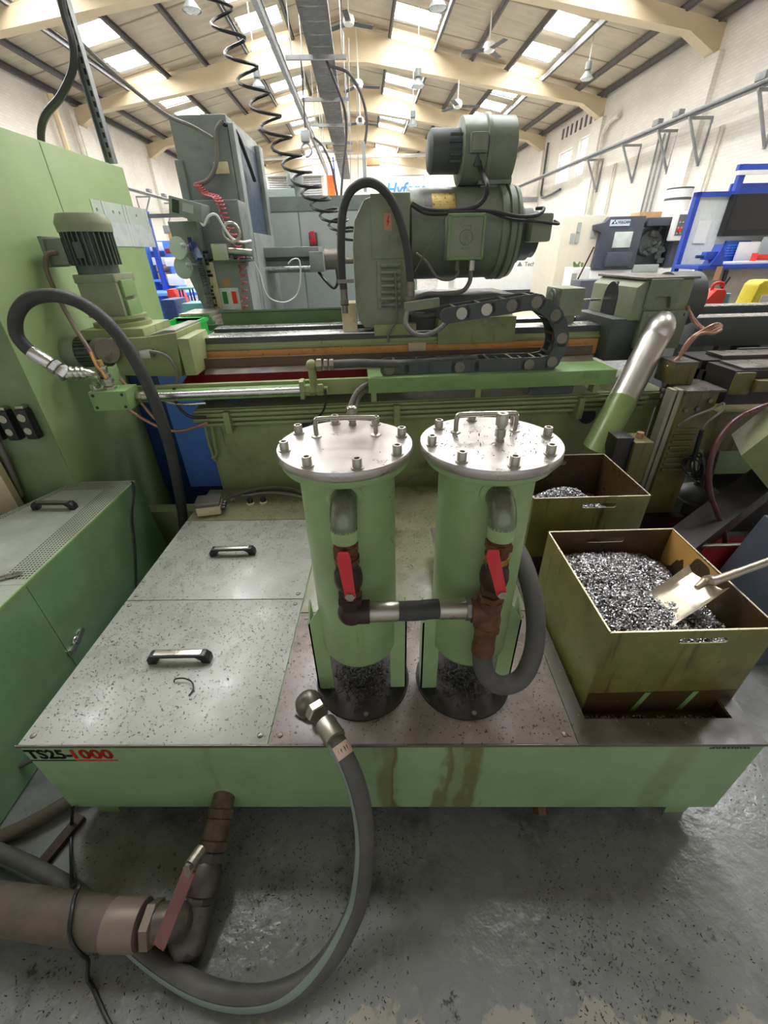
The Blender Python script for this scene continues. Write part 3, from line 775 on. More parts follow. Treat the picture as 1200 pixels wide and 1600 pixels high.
def hexn(b, p, d, r, h): return b.lathe([(r * .9, 0), (r, h * .12), (r, h * .88), (r * .9, h)], p, d, 6)
def ball_valve(cx, cy, zt, lab, lever_dx, tee):
    """threaded fittings, valve and lever hanging from an elbow"""
    t = thing('ball_valve', lab, 'valve', (cx, cy, zt - .25))
    dn = V((0, 0, -1)); p = V((cx, cy, zt))
    b = B(); b.cyl(p, p + dn * .012, .024, n=18); hexn(b, p + dn * .012, dn, .031, .022); b.cyl(p + dn * .034, p + dn * .046, .026, n=18)
    obj('union_nut', b, M['rust'], t)
    obj('union_ring', B().lathe([(.029, .046), (.029, .062)], p, dn, 24), mat('yellow_brass', (176, 140, 70), .35, .8) if tee else M['rust'], t)
    b = B(); hexn(b, p + dn * .062, dn, .029, .018); b.lathe([(.024, .08), (.032, .092), (.034, .11), (.032, .128), (.024, .14)], p, dn, 24); hexn(b, p + dn * .14, dn, .029, .02)
    obj('valve_body', b, M['rustdark'], t)
    fy = cy - .03
    lx0 = cx + .006; zh = zt - .118
    obj('stem', B().cyl((lx0, cy, zh), (lx0, cy - .052, zh), .010, n=12).cyl((lx0, cy - .048, zh), (lx0, cy - .060, zh), .0115, n=6), M['satin'], t)
    b = B(); b.prism([(lx0 - .011, zh - .008), (lx0 + .013, zh - .008), (lx0 + lever_dx + .012, zt - .012), (lx0 + lever_dx + .009, zt + .002), (lx0 + lever_dx - .013, zt + .004), (lx0 + lever_dx - .017, zt - .012)], 'y', cy - .056, cy - .049, .002)
    obj('lever', b, M['red'], t, 'flat red lever')
    if not tee:
        b = B(); hexn(b, p + dn * .165, dn, .032, .02); b.cyl(p + dn * .16, p + dn * .215, .026, n=20); b.ell((cx, cy, zt - .222), .035, .034, .034); b.cyl((cx, cy, zt - .222), (cx + .045, cy, zt - .222), .03, n=20)
        obj('pipe_elbow', b, M['rustdark'], t)
    else:
        b = B(); hexn(b, p + dn * .165, dn, .032, .02); b.lathe([(.03, .18), (.031, .2), (.029, .215), (.029, .24), (.033, .246), (.033, .262), (.026, .27)], p, dn, 22); b.cyl((cx, cy, zt - .222), (cx - .045, cy, zt - .222), .03, n=20)
        obj('tee', b, M['rust'], t)
        b = B(); hexn(b, p + dn * .268, dn, .034, .024); b.lathe([(.028, .29), (.028, .34), (.03, .346), (.03, .37)], p, dn, 22)
        obj('hose_tail', b, M['rust'], t)
    return t
VY = .745
xl, xr = FL[0], FR[0]
ball_valve(xl, FL[1] - .168, 1.218, 'rusty red-levered ball valve with round elbow, on the filter nearer the lid handles', -.004, False)
ball_valve(xr, FR[1] - .168, 1.218, 'rusty red-levered ball valve with brass ring and tee, on the filter beside the bins', -.03, True)
hz = .996
t = thing('link_hose', 'short black hose with long steel ferrules joining the two filter valves', 'hose', (xl + .04, VY, hz))
obj('ferrule', B().lathe([(.024, 0), (.026, .004), (.026, .074), (.024, .078)], (xl + .04, VY, hz), (1, 0, 0.01), 24), M['satin'], t)
obj('rubber', B().tube([(xl + .115, VY, hz), (xl + .16, VY - .004, hz + .004), (xl + .20, VY - .002, hz + .006), (xl + .225, VY, hz + .004)], .0245, 16, 5), M['rubber'], t)
b = B(); b.lathe([(.024, 0), (.0265, .003), (.0265, .066), (.024, .07)], (xl + .215, VY, hz + .004), (1, 0, 0), 24)
obj('ferrule', b, M['satin'], t)
b = B(); hexn(b, (xr - .058, VY, hz + .003), (1, 0, 0), .031, .014); b.cyl((xr - .046, VY, hz + .003), (xr - .04, VY, hz + .003), .024); hexn(b, (xr - .04, VY, hz + .003), (1, 0, 0), .029, .014)
obj('union_nut', b, M['dullsteel'], t)
# loop hose that leaves the tee downward and runs back behind the filter
pts = [(xr, VY - .005, .85), (xr + .006, VY - .008, .79), (xr + .03, VY - .012, .735), (xr + .075, VY - .01, .705), (xr + .125, VY + .0, .725), (xr + .155, VY + .03, .79), (xr + .165, VY + .08, .87), (xr + .155, VY + .15, .95), (xr + .135, VY + .23, 1.0), (xr + .11, VY + .32, 1.0), (xr + .09, VY + .42, .95), (xr + .07, VY + .48, .8), (xr + .07, VY + .5, .62)]
one('return_hose', B().tube(pts, .0265, 16, 7), M['hose'], 'grey rubber hose curling from the tee back round the filter beside the bins', 'hose')

# pump standing behind the filters
px, py_ = .305, 1.50
t = thing('coolant_pump', 'black pump motor on a green block hidden behind the filter beside the chip bins', 'pump', (px, py_, TZ))
obj('pump_block', B().box(px - .065, px + .09, py_ - .1, py_ + .1, TZ, TZ + .12, .006), M['olive'], t)
obj('top_plate', B().box(px - .085, px + .11, py_ - .13, py_ + .13, TZ + .12, TZ + .13, .002), M['tray'], t)
obj('motor', B().lathe([(.05, .13), (.06, .15), (.06, .36), (.064, .37), (.064, .44), (.05, .46)], (px + .01, py_, TZ), n=24), M['black'], t)
obj('motor_cable', B().tube([(px - .05, py_ - .02, TZ + .32), (px - .065, py_ - .03, TZ + .28), (px - .06, py_ - .06, TZ + .2), (px - .02, py_ - .12, TZ + .132)], .007, 8, 5), M['cabledark'], t)

# ------------------------------------------------------------------ chip bins, chips and shovel
def chip_bin(x0, x1, y0, y1, z0, z1, lab, top_flare=0.):
    t = thing('chip_bin', lab, 'bin', ((x0 + x1) / 2, (y0 + y1) / 2, z0)); th = .004
    xm = (x0 + x1) / 2
    fw = obj('front_panel', B().slotwall(x0, x1, z0, z1, xm + .04, z1 - .042, .062, .011, y0, y0 + th), M['bin'], t)
    for k in (.36, .68):
        b = B().prism([(x0 + (x1 - x0) * k - .012, z0 + .01), (x0 + (x1 - x0) * k + .006, z0 + .01), (x0 + (x1 - x0) * k + .03, z0 + .105), (x0 + (x1 - x0) * k + .012, z0 + .105)], 'y', y0 - .0015, y0)
        obj('worn_streak', b, M['ledge'], fw)
    obj('base_band', B().box(x0 + .004, x1 - .004, y0 - .001, y0, z0 + .002, z0 + .108), M['binin'], fw)
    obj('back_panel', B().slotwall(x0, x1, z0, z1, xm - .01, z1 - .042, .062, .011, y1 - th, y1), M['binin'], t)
    obj('side_panel', B().box(x0, x0 + th, y0 + th, y1 - th, z0, z1), M['bin'], t)
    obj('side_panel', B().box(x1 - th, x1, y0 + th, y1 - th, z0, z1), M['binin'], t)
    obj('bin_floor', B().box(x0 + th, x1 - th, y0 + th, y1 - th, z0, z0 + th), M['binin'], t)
    b = B(); e = .0015
    b.box(x0 - e, x1 + e, y0 - e, y0 + th, z1, z1 + .002); b.box(x0 - e, x1 + e, y1 - th, y1 + e, z1, z1 + .002); b.box(x0 - e, x0 + th, y0, y1, z1, z1 + .002); b.box(x1 - th, x1 + e, y0, y1, z1, z1 + .002)
    obj('bare_rim', b, M['binedge'], t)
    return t
B1 = (.628, 1.105, .805, 1.305, .446, .828); B2 = (.63, 1.12, 1.50, 1.925, .446, .862)
chip_bin(*B1, 'open olive chip bin at the tank corner with a shovel lying on its chips')
chip_bin(*B2, 'open olive chip bin standing under the end of the steel chute')
# oily run of paint left bare on the inside of the nearer bin
b = B(); prev = None
for i in range(60):
    u = i / 59 * .27; d_ = .028 + .15 * math.exp(-(u / .085) ** 2) + .10 * max(0, sin(u * 58 + .6)) ** 2 * (1 - u / .27) - .03 * max(0, sin(u * 31 + 2)) + .02 * noise.noise(V((u * 60, 0, 0)))
    y_ = B1[3] - .006 - u; row = [b.m.verts.new((B1[1] - .0046, y_, B1[5] - .001 - .02 * max(0, u - .1))), b.m.verts.new((B1[1] - .0046, y_, B1[5] - .001 - max(.012, d_) * (1 - .5 * u)))]
    if prev: b._face([prev[0], prev[1], row[1], row[0]])
    prev = row
pb = [o for o in bpy.data.objects if o.name.startswith('chip_bin')][0]
obj('tan_runs', b, mat('tan_oil_film', (206, 160, 92), .22), pb)

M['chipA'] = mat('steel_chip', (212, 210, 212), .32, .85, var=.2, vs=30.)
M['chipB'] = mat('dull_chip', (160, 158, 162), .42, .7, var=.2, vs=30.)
M['chipC'] = mat('dark_grey_chip_mass', (78, 76, 78), .55, .4, var=.4, vs=60., bump=.8, bs=120.)  # dark grey for the mound base and some loose flakes
M['chipD'] = mat('dark_chip', (48, 44, 42), .5, .3)
def flake(b, p, L, w, nrm=None):
    """one small curled shaving"""
    d = V((random.gauss(0, 1), random.gauss(0, 1), random.gauss(0, .55))).normalized()
    s = d.cross(V((random.gauss(0, .6), random.gauss(0, .6), 1))).normalized() * w
    u = s.cross(d).normalized() * L * random.uniform(.1, .45)
    P = [p - d * L / 2, p - d * L / 6 + u * .8, p + d * L / 6 + u * .8, p + d * L / 2]
    vs = [(b.m.verts.new(q - s / 2), b.m.verts.new(q + s / 2)) for q in P]
    for a, c in zip(vs, vs[1:]): b._face([a[0], a[1], c[1], c[0]])
def chip_heap(name, lab, x0, x1, y0, y1, hf, n, zb):
    b = B(); k = 40; G = []
    for j in range(k + 1):
        row = []
        for i in range(k + 1):
            x, y = x0 + (x1 - x0) * i / k, y0 + (y1 - y0) * j / k
            row.append(b.m.verts.new((x, y, hf(x, y) + random.uniform(-.004, .004))))
        G.append(row)
    b.mi = 0
    for j in range(k):
        for i in range(k): b._face([G[j][i], G[j][i + 1], G[j + 1][i + 1], G[j + 1][i]])
    rim = [G[0][i] for i in range(k + 1)] + [G[j][k] for j in range(1, k + 1)] + [G[k][i] for i in range(k - 1, -1, -1)] + [G[j][0] for j in range(k - 1, 0, -1)]
    low = [b.m.verts.new((v.co.x, v.co.y, zb)) for v in rim]
    for i in range(len(rim)): b._face([rim[i], low[i], low[(i + 1) % len(rim)], rim[(i + 1) % len(rim)]])
    for q in range(n):
        x, y = random.uniform(x0 + .006, x1 - .006), random.uniform(y0 + .006, y1 - .006)
        b.mi = random.choice((1, 1, 1, 2, 2, 3))
        flake(b, V((x, y, hf(x, y) + random.uniform(.0, .007))), random.uniform(.007, .016), random.uniform(.0018, .0042))
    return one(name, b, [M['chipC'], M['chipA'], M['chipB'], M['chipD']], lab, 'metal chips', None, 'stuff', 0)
def gz(x, y, cx, cy, sx, sy, h): return h * math.exp(-((x - cx) / sx) ** 2 - ((y - cy) / sy) ** 2)
def h1(x, y):
    n_ = noise.noise(V((x * 14, y * 14, 1.))) * .012 + noise.noise(V((x * 40, y * 40, 4.))) * .006
    return .688 + gz(x, y, .74, 1.14, .12, .16, .075) + gz(x, y, .93, 1.2, .12, .13, .05) + gz(x, y, .72, .92, .2, .2, .08) + gz(x, y, .95, .95, .16, .2, .045) + n_ - max(0, x - 1.0) * .25
chip_heap('metal_chips', 'heap of silvery metal chips filling the chip bin at the tank corner', B1[0] + .006, B1[1] - .006, B1[2] + .006, B1[3] - .006, h1, 15000, .46)
def h2(x, y):
    n_ = noise.noise(V((x * 14, y * 14, 7.))) * .012 + noise.noise(V((x * 40, y * 40, 2.))) * .006
    return .63 + gz(x, y, .88, 1.70, .15, .15, .15) + gz(x, y, .72, 1.66, .1, .12, .05) + n_
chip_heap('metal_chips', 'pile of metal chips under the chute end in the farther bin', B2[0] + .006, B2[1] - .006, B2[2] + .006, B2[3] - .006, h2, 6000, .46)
for (cx_, cy_), lb in ((FL, 'black oily swarf lying under the filter nearer the lid handles'), (FR, 'black oily swarf lying under the filter beside the chip bins')):
    def under():
        a_ = random.uniform(0, 2 * pi); r_ = abs(random.gauss(0, .06))
        if r_ > .125: return None
        x_, y_ = cx_ + r_ * cos(a_), cy_ + r_ * sin(a_)
        return V((x_, y_, TZ + .009 + random.uniform(0, .03) * max(.05, 1 - r_ / .11)))
    UNDER = globals().setdefault('UNDER', []); UNDER.append((under, lb, cx_, cy_))
# chips lying loose on the tray, the tank lids and the floor
def litter(name, lab, fn, n, L=(.004, .011), W=(.001, .0025), mats=('chipD', 'chipD', 'chipC', 'chipB')):
    b = B(); k = 0
    while k < n:
        p = fn()
        if p is None: continue
        b.mi = random.randrange(len(mats)); flake(b, p, random.uniform(*L), random.uniform(*W)); k += 1
    return one(name, b, [M[m] for m in mats], lab, 'metal chips', None, 'stuff', 0)
for under, lb, cx_, cy_ in UNDER: litter('oily_swarf', lb, under, 1300, (.006, .02), (.0015, .004), ('chipD', 'chipD', 'chipD', 'chipC'))
def on_tank():
    x, y = random.uniform(.02, J2 - .02), random.uniform(.02, TD - .05)
    d = noise.noise(V((x * 2.2, y * 2.2, 3.)))
    if random.random() > .35 + d * .9 + (.25 if x < J1 and y < .6 else 0): return None
    return TM @ V((x, y, TZ + .002))
litter('loose_chips', 'dark fine chips scattered over the pale tank lids', on_tank, 5200, (.0035, .008), (.001, .0024))
def on_lid():
    a_ = random.uniform(0, 2 * pi); r_ = .13 * random.random() ** .5
    return V((FR[0] + r_ * cos(a_), FR[1] + r_ * sin(a_), TZ + .866))
litter('loose_chips', 'few dark chips lying on the round steel lid beside the chip bins', on_lid, 130, (.003, .008), (.001, .0026))
def on_tray():
    return TM @ V((random.uniform(R0 + .01, R1 - .005), random.uniform(RY0 + .003, RY0 + .045) if random.random() < .6 else random.uniform(RY0 + .5, RY1 - .02), .447 + random.uniform(0, .008)))
litter('loose_chips', 'oily chips lying in the sunken tray in front of the chip bin', on_tray, 1500, (.005, .012), (.0015, .003), ('chipB', 'chipA', 'chipD'))
def on_floor():
    x, y = random.uniform(-1.1, 1.5), random.uniform(.1, 1.0) ** 1.
    if random.random() > .4 + noise.noise(V((x * 2.5, y * 2.5, 9.))) * 1.1: return None
    return V((x, y, .002))
litter('loose_chips', 'tiny dark chips and grit strewn on the grey floor before the tank', on_floor, 5600, (.002, .0095), (.0008, .003), ('chipD', 'chipD', 'chipC'))

# shovel resting on the chips
tip0, tip1 = wp(1000, 942, z=.765), wp(1036, 982, z=.765)
back0, back1 = wp(1078, 896, z=.80), wp(1128, 934, z=.80)
t = thing('shovel', 'bare metal square shovel lying on the chips with its shaft over the bin edge', 'shovel', tip1)
b = B()
c_f = (tip0 + tip1) / 2; c_b = (back0 + back1) / 2
fx = (c_b - c_f).normalized(); Ls = (c_b - c_f).length; sy = (tip1 - tip0).normalized(); sy = (sy - fx * sy.dot(fx)).normalized(); up = fx.cross(sy)
if up.z < 0: up = -up
wd = .062; K = 8; rows = []
for i in range(K + 1):
    s = i / K; row = []
    lift = .0 + .016 * max(0, s - .55) / .45
    for j in range(9):
        v = -1 + 2 * j / 8
        edge = .024 * (s ** .6) * max(0, abs(v) - .72) / .28
        q = c_f + fx * (Ls * s) + sy * (wd * v * (1 + .05 * s)) + up * (edge + (lift if abs(v) < .8 else lift))
        row.append(q)
    rows.append(row)
for th in (0, .0025):
    vs = [[b.m.verts.new(q + up * th) for q in r_] for r_ in rows]
    for a, c in zip(vs, vs[1:]):
        for j in range(8): b._face([a[j], a[j + 1], c[j + 1], c[j]])
    if th == 0: low = vs
ring = lambda g_: g_[0] + [r_[-1] for r_ in g_[1:]] + g_[-1][:-1][::-1] + [r_[0] for r_ in g_[1:-1]][::-1]
ra, rb_ = ring(low), ring(vs)
for i in range(len(ra)): b._face([ra[i], ra[(i + 1) % len(ra)], rb_[(i + 1) % len(rb_)], rb_[i]])
M['shovel'] = mat('worn_shovel_steel', (186, 176, 158), .32, .7, var=.12, dirt=((160, 124, 80), .35, 10.))
obj('blade', b, M['shovel'], t)
neck = c_b + up * .018; shaft0 = wp(1118, 907, z=.85); shaft1 = wp(1215, 872, z=.905); far = shaft1 + (shaft1 - shaft0).normalized() * .55
obj('socket', B().tube([c_b - fx * .045 + up * .014, neck + up * .004, shaft0 - (shaft0 - neck) * .3 + V((0, 0, .004)), shaft0, shaft0.lerp(shaft1, .35)], [.008, .016, .015, .014, .0135], 14, 5), M['shovel'], t)
obj('shaft', B().tube([shaft0.lerp(shaft1, .2), shaft1, far], .0125, 14, 4), M['satin'], t)

# connector box, cable glands and cables at the back of the tank
q = wp(330, 800, z=TZ)
t = thing('junction_box', 'worn cream junction box on the back corner of the tank', 'junction box', q)
Mx = Matrix.Translation(q) @ Matrix.Rotation(radians(10), 4, 'Z')
obj('housing', B().box(-.065, .065, -.05, .06, .005, .06, .008, Mx), M['cream'], t)
obj('cover', B().box(-.068, .068, -.053, .063, .06, .082, .006, Mx), mat('metal_grey_lid', (110, 104, 92), .4, .5, dirt=((80, 64, 40), .5, 10.)), t)
for k in (-.03, .0, .03): obj('cable_gland', B().cyl(Mx @ V((.065, k, .035)), Mx @ V((.088, k, .035)), .012, n=8), M['black'], t)
for k, (x, y) in enumerate(((392, 788), (412, 786))):
    g_ = wp(x, y, z=TZ)
    t = thing('floor_gland', ('cable gland on the tank plate next to the cream box', 'cable gland on the tank plate, second from the cream box')[k], 'cable gland', g_)
    obj('collar', B().lathe([(.022, 0), (.022, .012), (.017, .014)], g_, n=16), M['cream'], t); obj('cap', B().lathe([(.017, .014), (.018, .03), (.012, .04)], g_, n=8), M['black'], t)
for k, z_ in enumerate((.545, .555, .53)):
    a = wp(360, 782 - 4 * k, z=z_)
    one('cable', B().tube([a, wp(385, 768 + 3 * k, z=.56), wp(415, 762 + 4 * k, z=.56), wp(450, 762 + 5 * k, z=.55), wp(476, 770 + 4 * k, z=.53)], .006, 7, 6), M['cable'] if k != 1 else M['cabledark'], ('upper grey cable', 'dark middle cable', 'lower grey cable')[k] + ' running from the cream box behind the filter', 'cable')
one('thin_cable', B().tube([wp(600, 760, z=TZ + .01), wp(625, 752, z=TZ + .03), wp(650, 742, z=TZ + .05), wp(668, 738, z=TZ + .06)], .006, 7, 6), M['cable'], 'thin cable on the tank between the two filters', 'cable')
# cut cable tie lying on the front lid
one('cable_tie', B().tube([wp(272, 1066, z=TZ + .004), wp(274, 1061, z=TZ + .012), wp(288, 1060, z=TZ + .014), wp(300, 1066, z=TZ + .01), wp(302, 1077, z=TZ + .005), wp(295, 1087, z=TZ + .004)], .0025, 6, 6), M['black'], 'cut black cable tie lying on the front lid', 'cable tie')

# ------------------------------------------------------------------ front hose with its stripe
pts = [wp(493, 1106, z=.556), wp(506, 1126, z=.562), wp(519, 1148, z=.56), wp(538, 1182, Y=.64), wp(558, 1232, Y=.585), wp(569, 1290, Y=.54), wp(569, 1350, Y=.485), wp(556, 1420, Y=.42), wp(520, 1490, z=.07), wp(470, 1538, z=.034), wp(400, 1560, z=.032), wp(320, 1546, z=.032), wp(240, 1498, z=.032), wp(150, 1420, z=.032), wp(60, 1362, z=.032), wp(-60, 1310, z=.032)]
t = thing('striped_hose', 'dark hose with a pale green stripe looping from the tank top down onto the floor', 'hose', pts[9])
P = catmull(pts[2:], 8)
obj('rubber', B().tube(P, .0285, 18, 1), M['hose'], t)
off = V((-.75, -.55, .35)); st = []
for i, p in enumerate(P):
    T_ = (P[min(i + 1, len(P) - 1)] - P[max(0, i - 1)]).normalized(); o_ = (off - T_ * off.dot(T_)).normalized(); st.append((p + o_ * .0285, o_, T_))
b = B(); prev = None
for p, o_, T_ in st:
    s_ = T_.cross(o_); row = [b.m.verts.new(p + s_ * .0095 - o_ * .0006), b.m.verts.new(p + s_ * .005 + o_ * .0012), b.m.verts.new(p - s_ * .005 + o_ * .0012), b.m.verts.new(p - s_ * .0095 - o_ * .0006)]
    if prev:
        for j in range(3): b._face([prev[j], prev[j + 1], row[j + 1], row[j]])
    prev = row
obj('stripe', b, M['stripe'], t)
d = (pts[2] - pts[0]).normalized()
b = B(); b.lathe([(.031, 0), (.032, .006), (.032, .06), (.030, .066)], pts[1] + d * .008, d, 26)
obj('ferrule', b, M['satin'], t)
b = B(); hexn(b, pts[0] - d * .002, d, .036, .03)
obj('swivel_nut', b, M['satin'], t)
e = wp(478, 1112, z=TZ)
b = B().tube([e, e + V((0, 0, .02)), e + V((.002, .004, .04)), pts[0] - d * .03 + V((0, 0, .006)), pts[0]], [.026, .028, .031, .031, .03], 18, 5); hexn(b, e, (0, 0, 1), .034, .016)
obj('elbow', b, M['dullsteel'], t)
d2 = (P[10] - P[8]).normalized()
b = B().lathe([(.0292, 0), (.0296, .001), (.0296, .036), (.0292, .037)], P[4], (P[8] - P[4]), 26)
obj('paper_tag', b, M['skin'], t)

# ------------------------------------------------------------------ drain valve and suction hose
a0 = wp(350, 1245, Y=.70); a1 = wp(338, 1300, Y=.60); a2 = wp(322, 1368, Y=.515); a3 = wp(300, 1420, Y=.45)
t = thing('drain_valve', 'heavy rusty drain valve with a worn red lever below the lettered tank front', 'valve', V((a2.x, a2.y, 0)))
d = (a2 - a0).normalized(); L = (a2 - a0).length
b = B(); b.cyl(a0 - d * .03, a0 + d * .07, .036, n=22); hexn(b, a0 + d * .03, d, .044, .03); b.cyl(a0 + d * .06, a0 + d * .115, .04, n=22); hexn(b, a0 + d * .115, d, .046, .03)
obj('rusty_nipple', b, M['oilbrown'], t)
b = B(); hexn(b, a0 + d * .145, d, .042, .03); b.lathe([(.036, .17), (.048, .195), (.05, .22), (.046, .25)], a0, d, 24); hexn(b, a0 + d * .25, d, .045, .045)
obj('valve_body', b, M['oiliron'], t)
h0 = wp(240, 1443, z=.118); s0 = a0 + d * .29
b = B().tube([s0 - d * .02, s0 + d * .03, s0 + d * .06 + V((-.006, -.01, 0)), a3 + V((-.03, -.03, -.02)), h0 + V((.06, .004, .0)), h0], .046, 20, 5)
obj('iron_elbow', b, M['oiliron'], t)
b = B(); hexn(b, h0 + V((.012, 0, 0)), (-1, 0, 0.0), .058, .03); hexn(b, h0 + V((-.03, 0, 0)), (-1, 0, 0), .057, .035)
obj('coupling_nut', b, mat('dirty_aluminium', (120, 108, 92), .45, .4, dirt=((70, 60, 48), .4, 14.)), t)
lv0 = wp(301, 1348, Y=.46); lv1 = wp(249, 1478, Y=.345)
b = B(); b.bar(lv0 + (lv1 - lv0) * .08, lv1, .031, .006, (0, -.6, 1), .002)
obj('lever', b, M['redworn'], t, 'worn red lever')
obj('lever_hub', B().cyl(lv0 + V((.014, .03, -.0)), lv0 + V((0, -.01, .012)), .016, n=14).cyl(lv0 + V((0, -.008, .01)), lv0 + V((-.004, -.02, .018)), .012, n=6).bar(lv0, lv0 + (lv1 - lv0) * .16, .02, .008, (0, -.6, 1)), M['dullsteel'], t)
t = thing('suction_hose', 'thick dirty brown suction hose lying on the floor up to the drain valve', 'hose', h0 + V((-.2, 0, -.118)))
x0_ = h0 + V((-.03, 0, 0))
obj('ferrule', B().lathe([(.059, 0), (.062, .006), (.062, .09), (.06, .095)], x0_, (-1, .01, 0), 28), mat('dirty_ferrule', (122, 110, 94), .5, .3, dirt=((88, 76, 62), .4, 8.)), t)
obj('rubber', B().tube([x0_ + V((-.07, 0, 0)), wp(120, 1436, z=.116), wp(40, 1424, z=.112), wp(-60, 1412, z=.09), wp(-200, 1400, z=.064)], .0604, 24, 6), M['hosebrown'], t)
c_ = wp(117, 1436, z=.116)
one('thin_black_cable', B().tube([wp(114, 1262, Y=.70), wp(112, 1288, z=.02), wp(111, 1330, z=.009), wp(112, 1362, z=.05), wp(113, 1385, z=.085), c_ + V((.002, .062, .062)), c_ + V((.008, .03, .067)), c_ + V((.02, .0, .070)), c_ + V((.038, -.05, .051)), c_ + V((.058, -.071, .0)), c_ + V((.062, -.075, -.05)), wp(137, 1528, z=.01), wp(146, 1545, z=.008), wp(170, 1598, z=.006), wp(200, 1650, z=.006)], .0058, 8, 6), M['black'], 'thin black cable hanging over the suction hose onto the floor', 'cable')
one('brown_hose', B().tube([wp(-60, 1335, z=.03), wp(0, 1309, z=.03), wp(55, 1283, z=.03), wp(108, 1252, z=.032), wp(180, 1215, z=.032)], .026, 14, 5), M['hosebrown'], 'brown hose lying on the floor from the tank foot to the green cover', 'hose')
one('thin_hose', B().tube([wp(-40, 1232, z=.1), wp(0, 1212, z=.1), wp(30, 1196, z=.1), wp(70, 1176, z=.1), wp(150, 1130, z=.08)], .012, 10, 5), M['hose'], 'thin grey hose between the green cover and the tank end', 'hose')
one('rusty_bar', B().bar(wp(70, 1345, z=.012), wp(128, 1275, z=.012), .035, .02), M['rustdark'], 'rusty flat bar on the floor beside the tank foot', 'bar')
# ================================================================== THE DRILLING MACHINE BEHIND THE TANK
MM = Matrix.Translation((-1.0, 2.42, 0)) @ Matrix.Rotation(radians(2.6), 4, 'Z') @ Matrix.Translation((1.0, -2.42, 0))
MI = MM.inverted()
def mp(x, y, **k): return wp(x, y, inv=MI, **k)
place(MM)
def rect(x0, y0, x1, y1, Y, fn=None):
    """the upright rectangle on plane Y that fills the given patch of the photograph: x0, x1, z0, z1"""
    fn = fn or mp
    xm, ym = (x0 + x1) / 2, (y0 + y1) / 2
    return fn(x0, ym, Y=Y).x, fn(x1, ym, Y=Y).x, fn(xm, y1, Y=Y).z, fn(xm, y0, Y=Y).z
def pbox(b, x0, y0, x1, y1, Y0, Y1, bev=0., fn=None):
    a = rect(x0, y0, x1, y1, Y0, fn)
    return b.box(a[0], a[1], Y0, Y1, a[2], a[3], bev)

YF_ = 2.42
L0 = mp(332, 700, Y=YF_).x; XR = 1.72
bed = thing('machine_bed', 'long olive green machine bed with bright slideways and an orange scale strip, behind the tank', 'machine bed', (.4, 2.8, 0))
zb = mp(500, 655, Y=YF_).z
obj('base', B().box(L0, XR, YF_, 3.3, .0, zb).box(L0 + .01, L0 + .012, YF_ - .004, YF_, .3, zb), M['mach'], bed)
b = B(); z = zb; yy = YF_
for k, (dz, dy) in enumerate(((.03, .03), (.028, .05), (.03, .035), (.02, .07))):
    b.box(L0 - .03, XR, yy - dy, 3.3, z, z + dz - .005, .004); b.box(L0 - .02, XR, yy - dy + .02, 3.3, z + dz - .005, z + dz); z += dz
obj('stepped_ledge', b, M['mach'], bed)
zt0 = z
# tray with dark red inside, left of the ledge
x0 = mp(282, 600, Y=2.33).x
ztr = mp(430, 596, Y=2.33).z
b = B(); b.box(x0 - .28, mp(575, 596, Y=2.33).x + .6, 2.33, 2.36, ztr - .085, ztr, .003)
obj('tray_front', b, M['mach'], bed)
b = B(); b.box(x0, 1.3, 2.36, 2.62, ztr - .085, ztr - .07); b.box(x0, 1.3, 2.56, 2.57, ztr - .07, ztr + .02); b.prism([(2.36, ztr - .08), (2.57, ztr - .08), (2.57, ztr + .03), (2.36, ztr - .005)], 'x', x0 - .01, x0)
obj('tray_inside', b, M['maroon'], bed)
b = B(); b.box(x0 + .08, 1.3, 2.545, 2.56, ztr + .0, ztr + .09); b.prism([(2.50, ztr + .01), (2.56, ztr + .01), (2.56, ztr + .05)], 'x', x0 + .08, 1.3)
obj('wiper_board', b, mat('oily_board', (92, 76, 60), .45, dirt=((60, 46, 34), .4, 9.)), bed)
# upper slide
YU = 2.64
x0 = mp(300, 555, Y=YU).x; xe = mp(962, 520, Y=YU).x
zo = mp(640, 548, Y=YU).z
b = B(); b.box(x0 - .06, xe + .02, YU, 3.25, ztr + .03, zo - .06); b.box(x0, xe, YU, 3.25, zo - .08, zo + .075, .004); b.box(x0 - .04, xe, YU - .015, YU + .1, zo + .044, zo + .056)
obj('slide_body', b, M['mach'], bed)
obj('scale_strip', B().box(x0 + .0, xe - .05, YU - .008, YU, zo - .052, zo + .036), M['orange'], bed)
b = B()
b.box(x0 + .09, xe, YU + .01, YU + .17, zo + .076, zo + .112, .003); b.box(x0 + .05, xe, YU + .36, YU + .5, zo + .076, zo + .112, .003)
obj('slideway', b, M['bright'], bed)
b = B(); b.box(x0 + .09, xe, YU + .004, YU + .01, zo + .074, zo + .108); b.box(x0 + .05, xe, YU + .17, YU + .36, zo + .06, zo + .078); b.box(x0 + .05, xe, YU + .35, YU + .36, zo + .078, zo + .11)
obj('way_flank', b, M['motordark'], bed)
# rear splash guard
a = rect(346, 484, 536, 500, 3.25)
b = B().prism([(3.25, a[2] - .12), (3.26, a[2] - .12), (3.26, a[3]), (3.2, a[3] + .01), (3.2, a[3]), (3.25, a[3] - .01)], 'x', a[0], a[1] + .1)
obj('splash_guard', b, mat('guard_green_paint', (92, 118, 74), .45), bed)
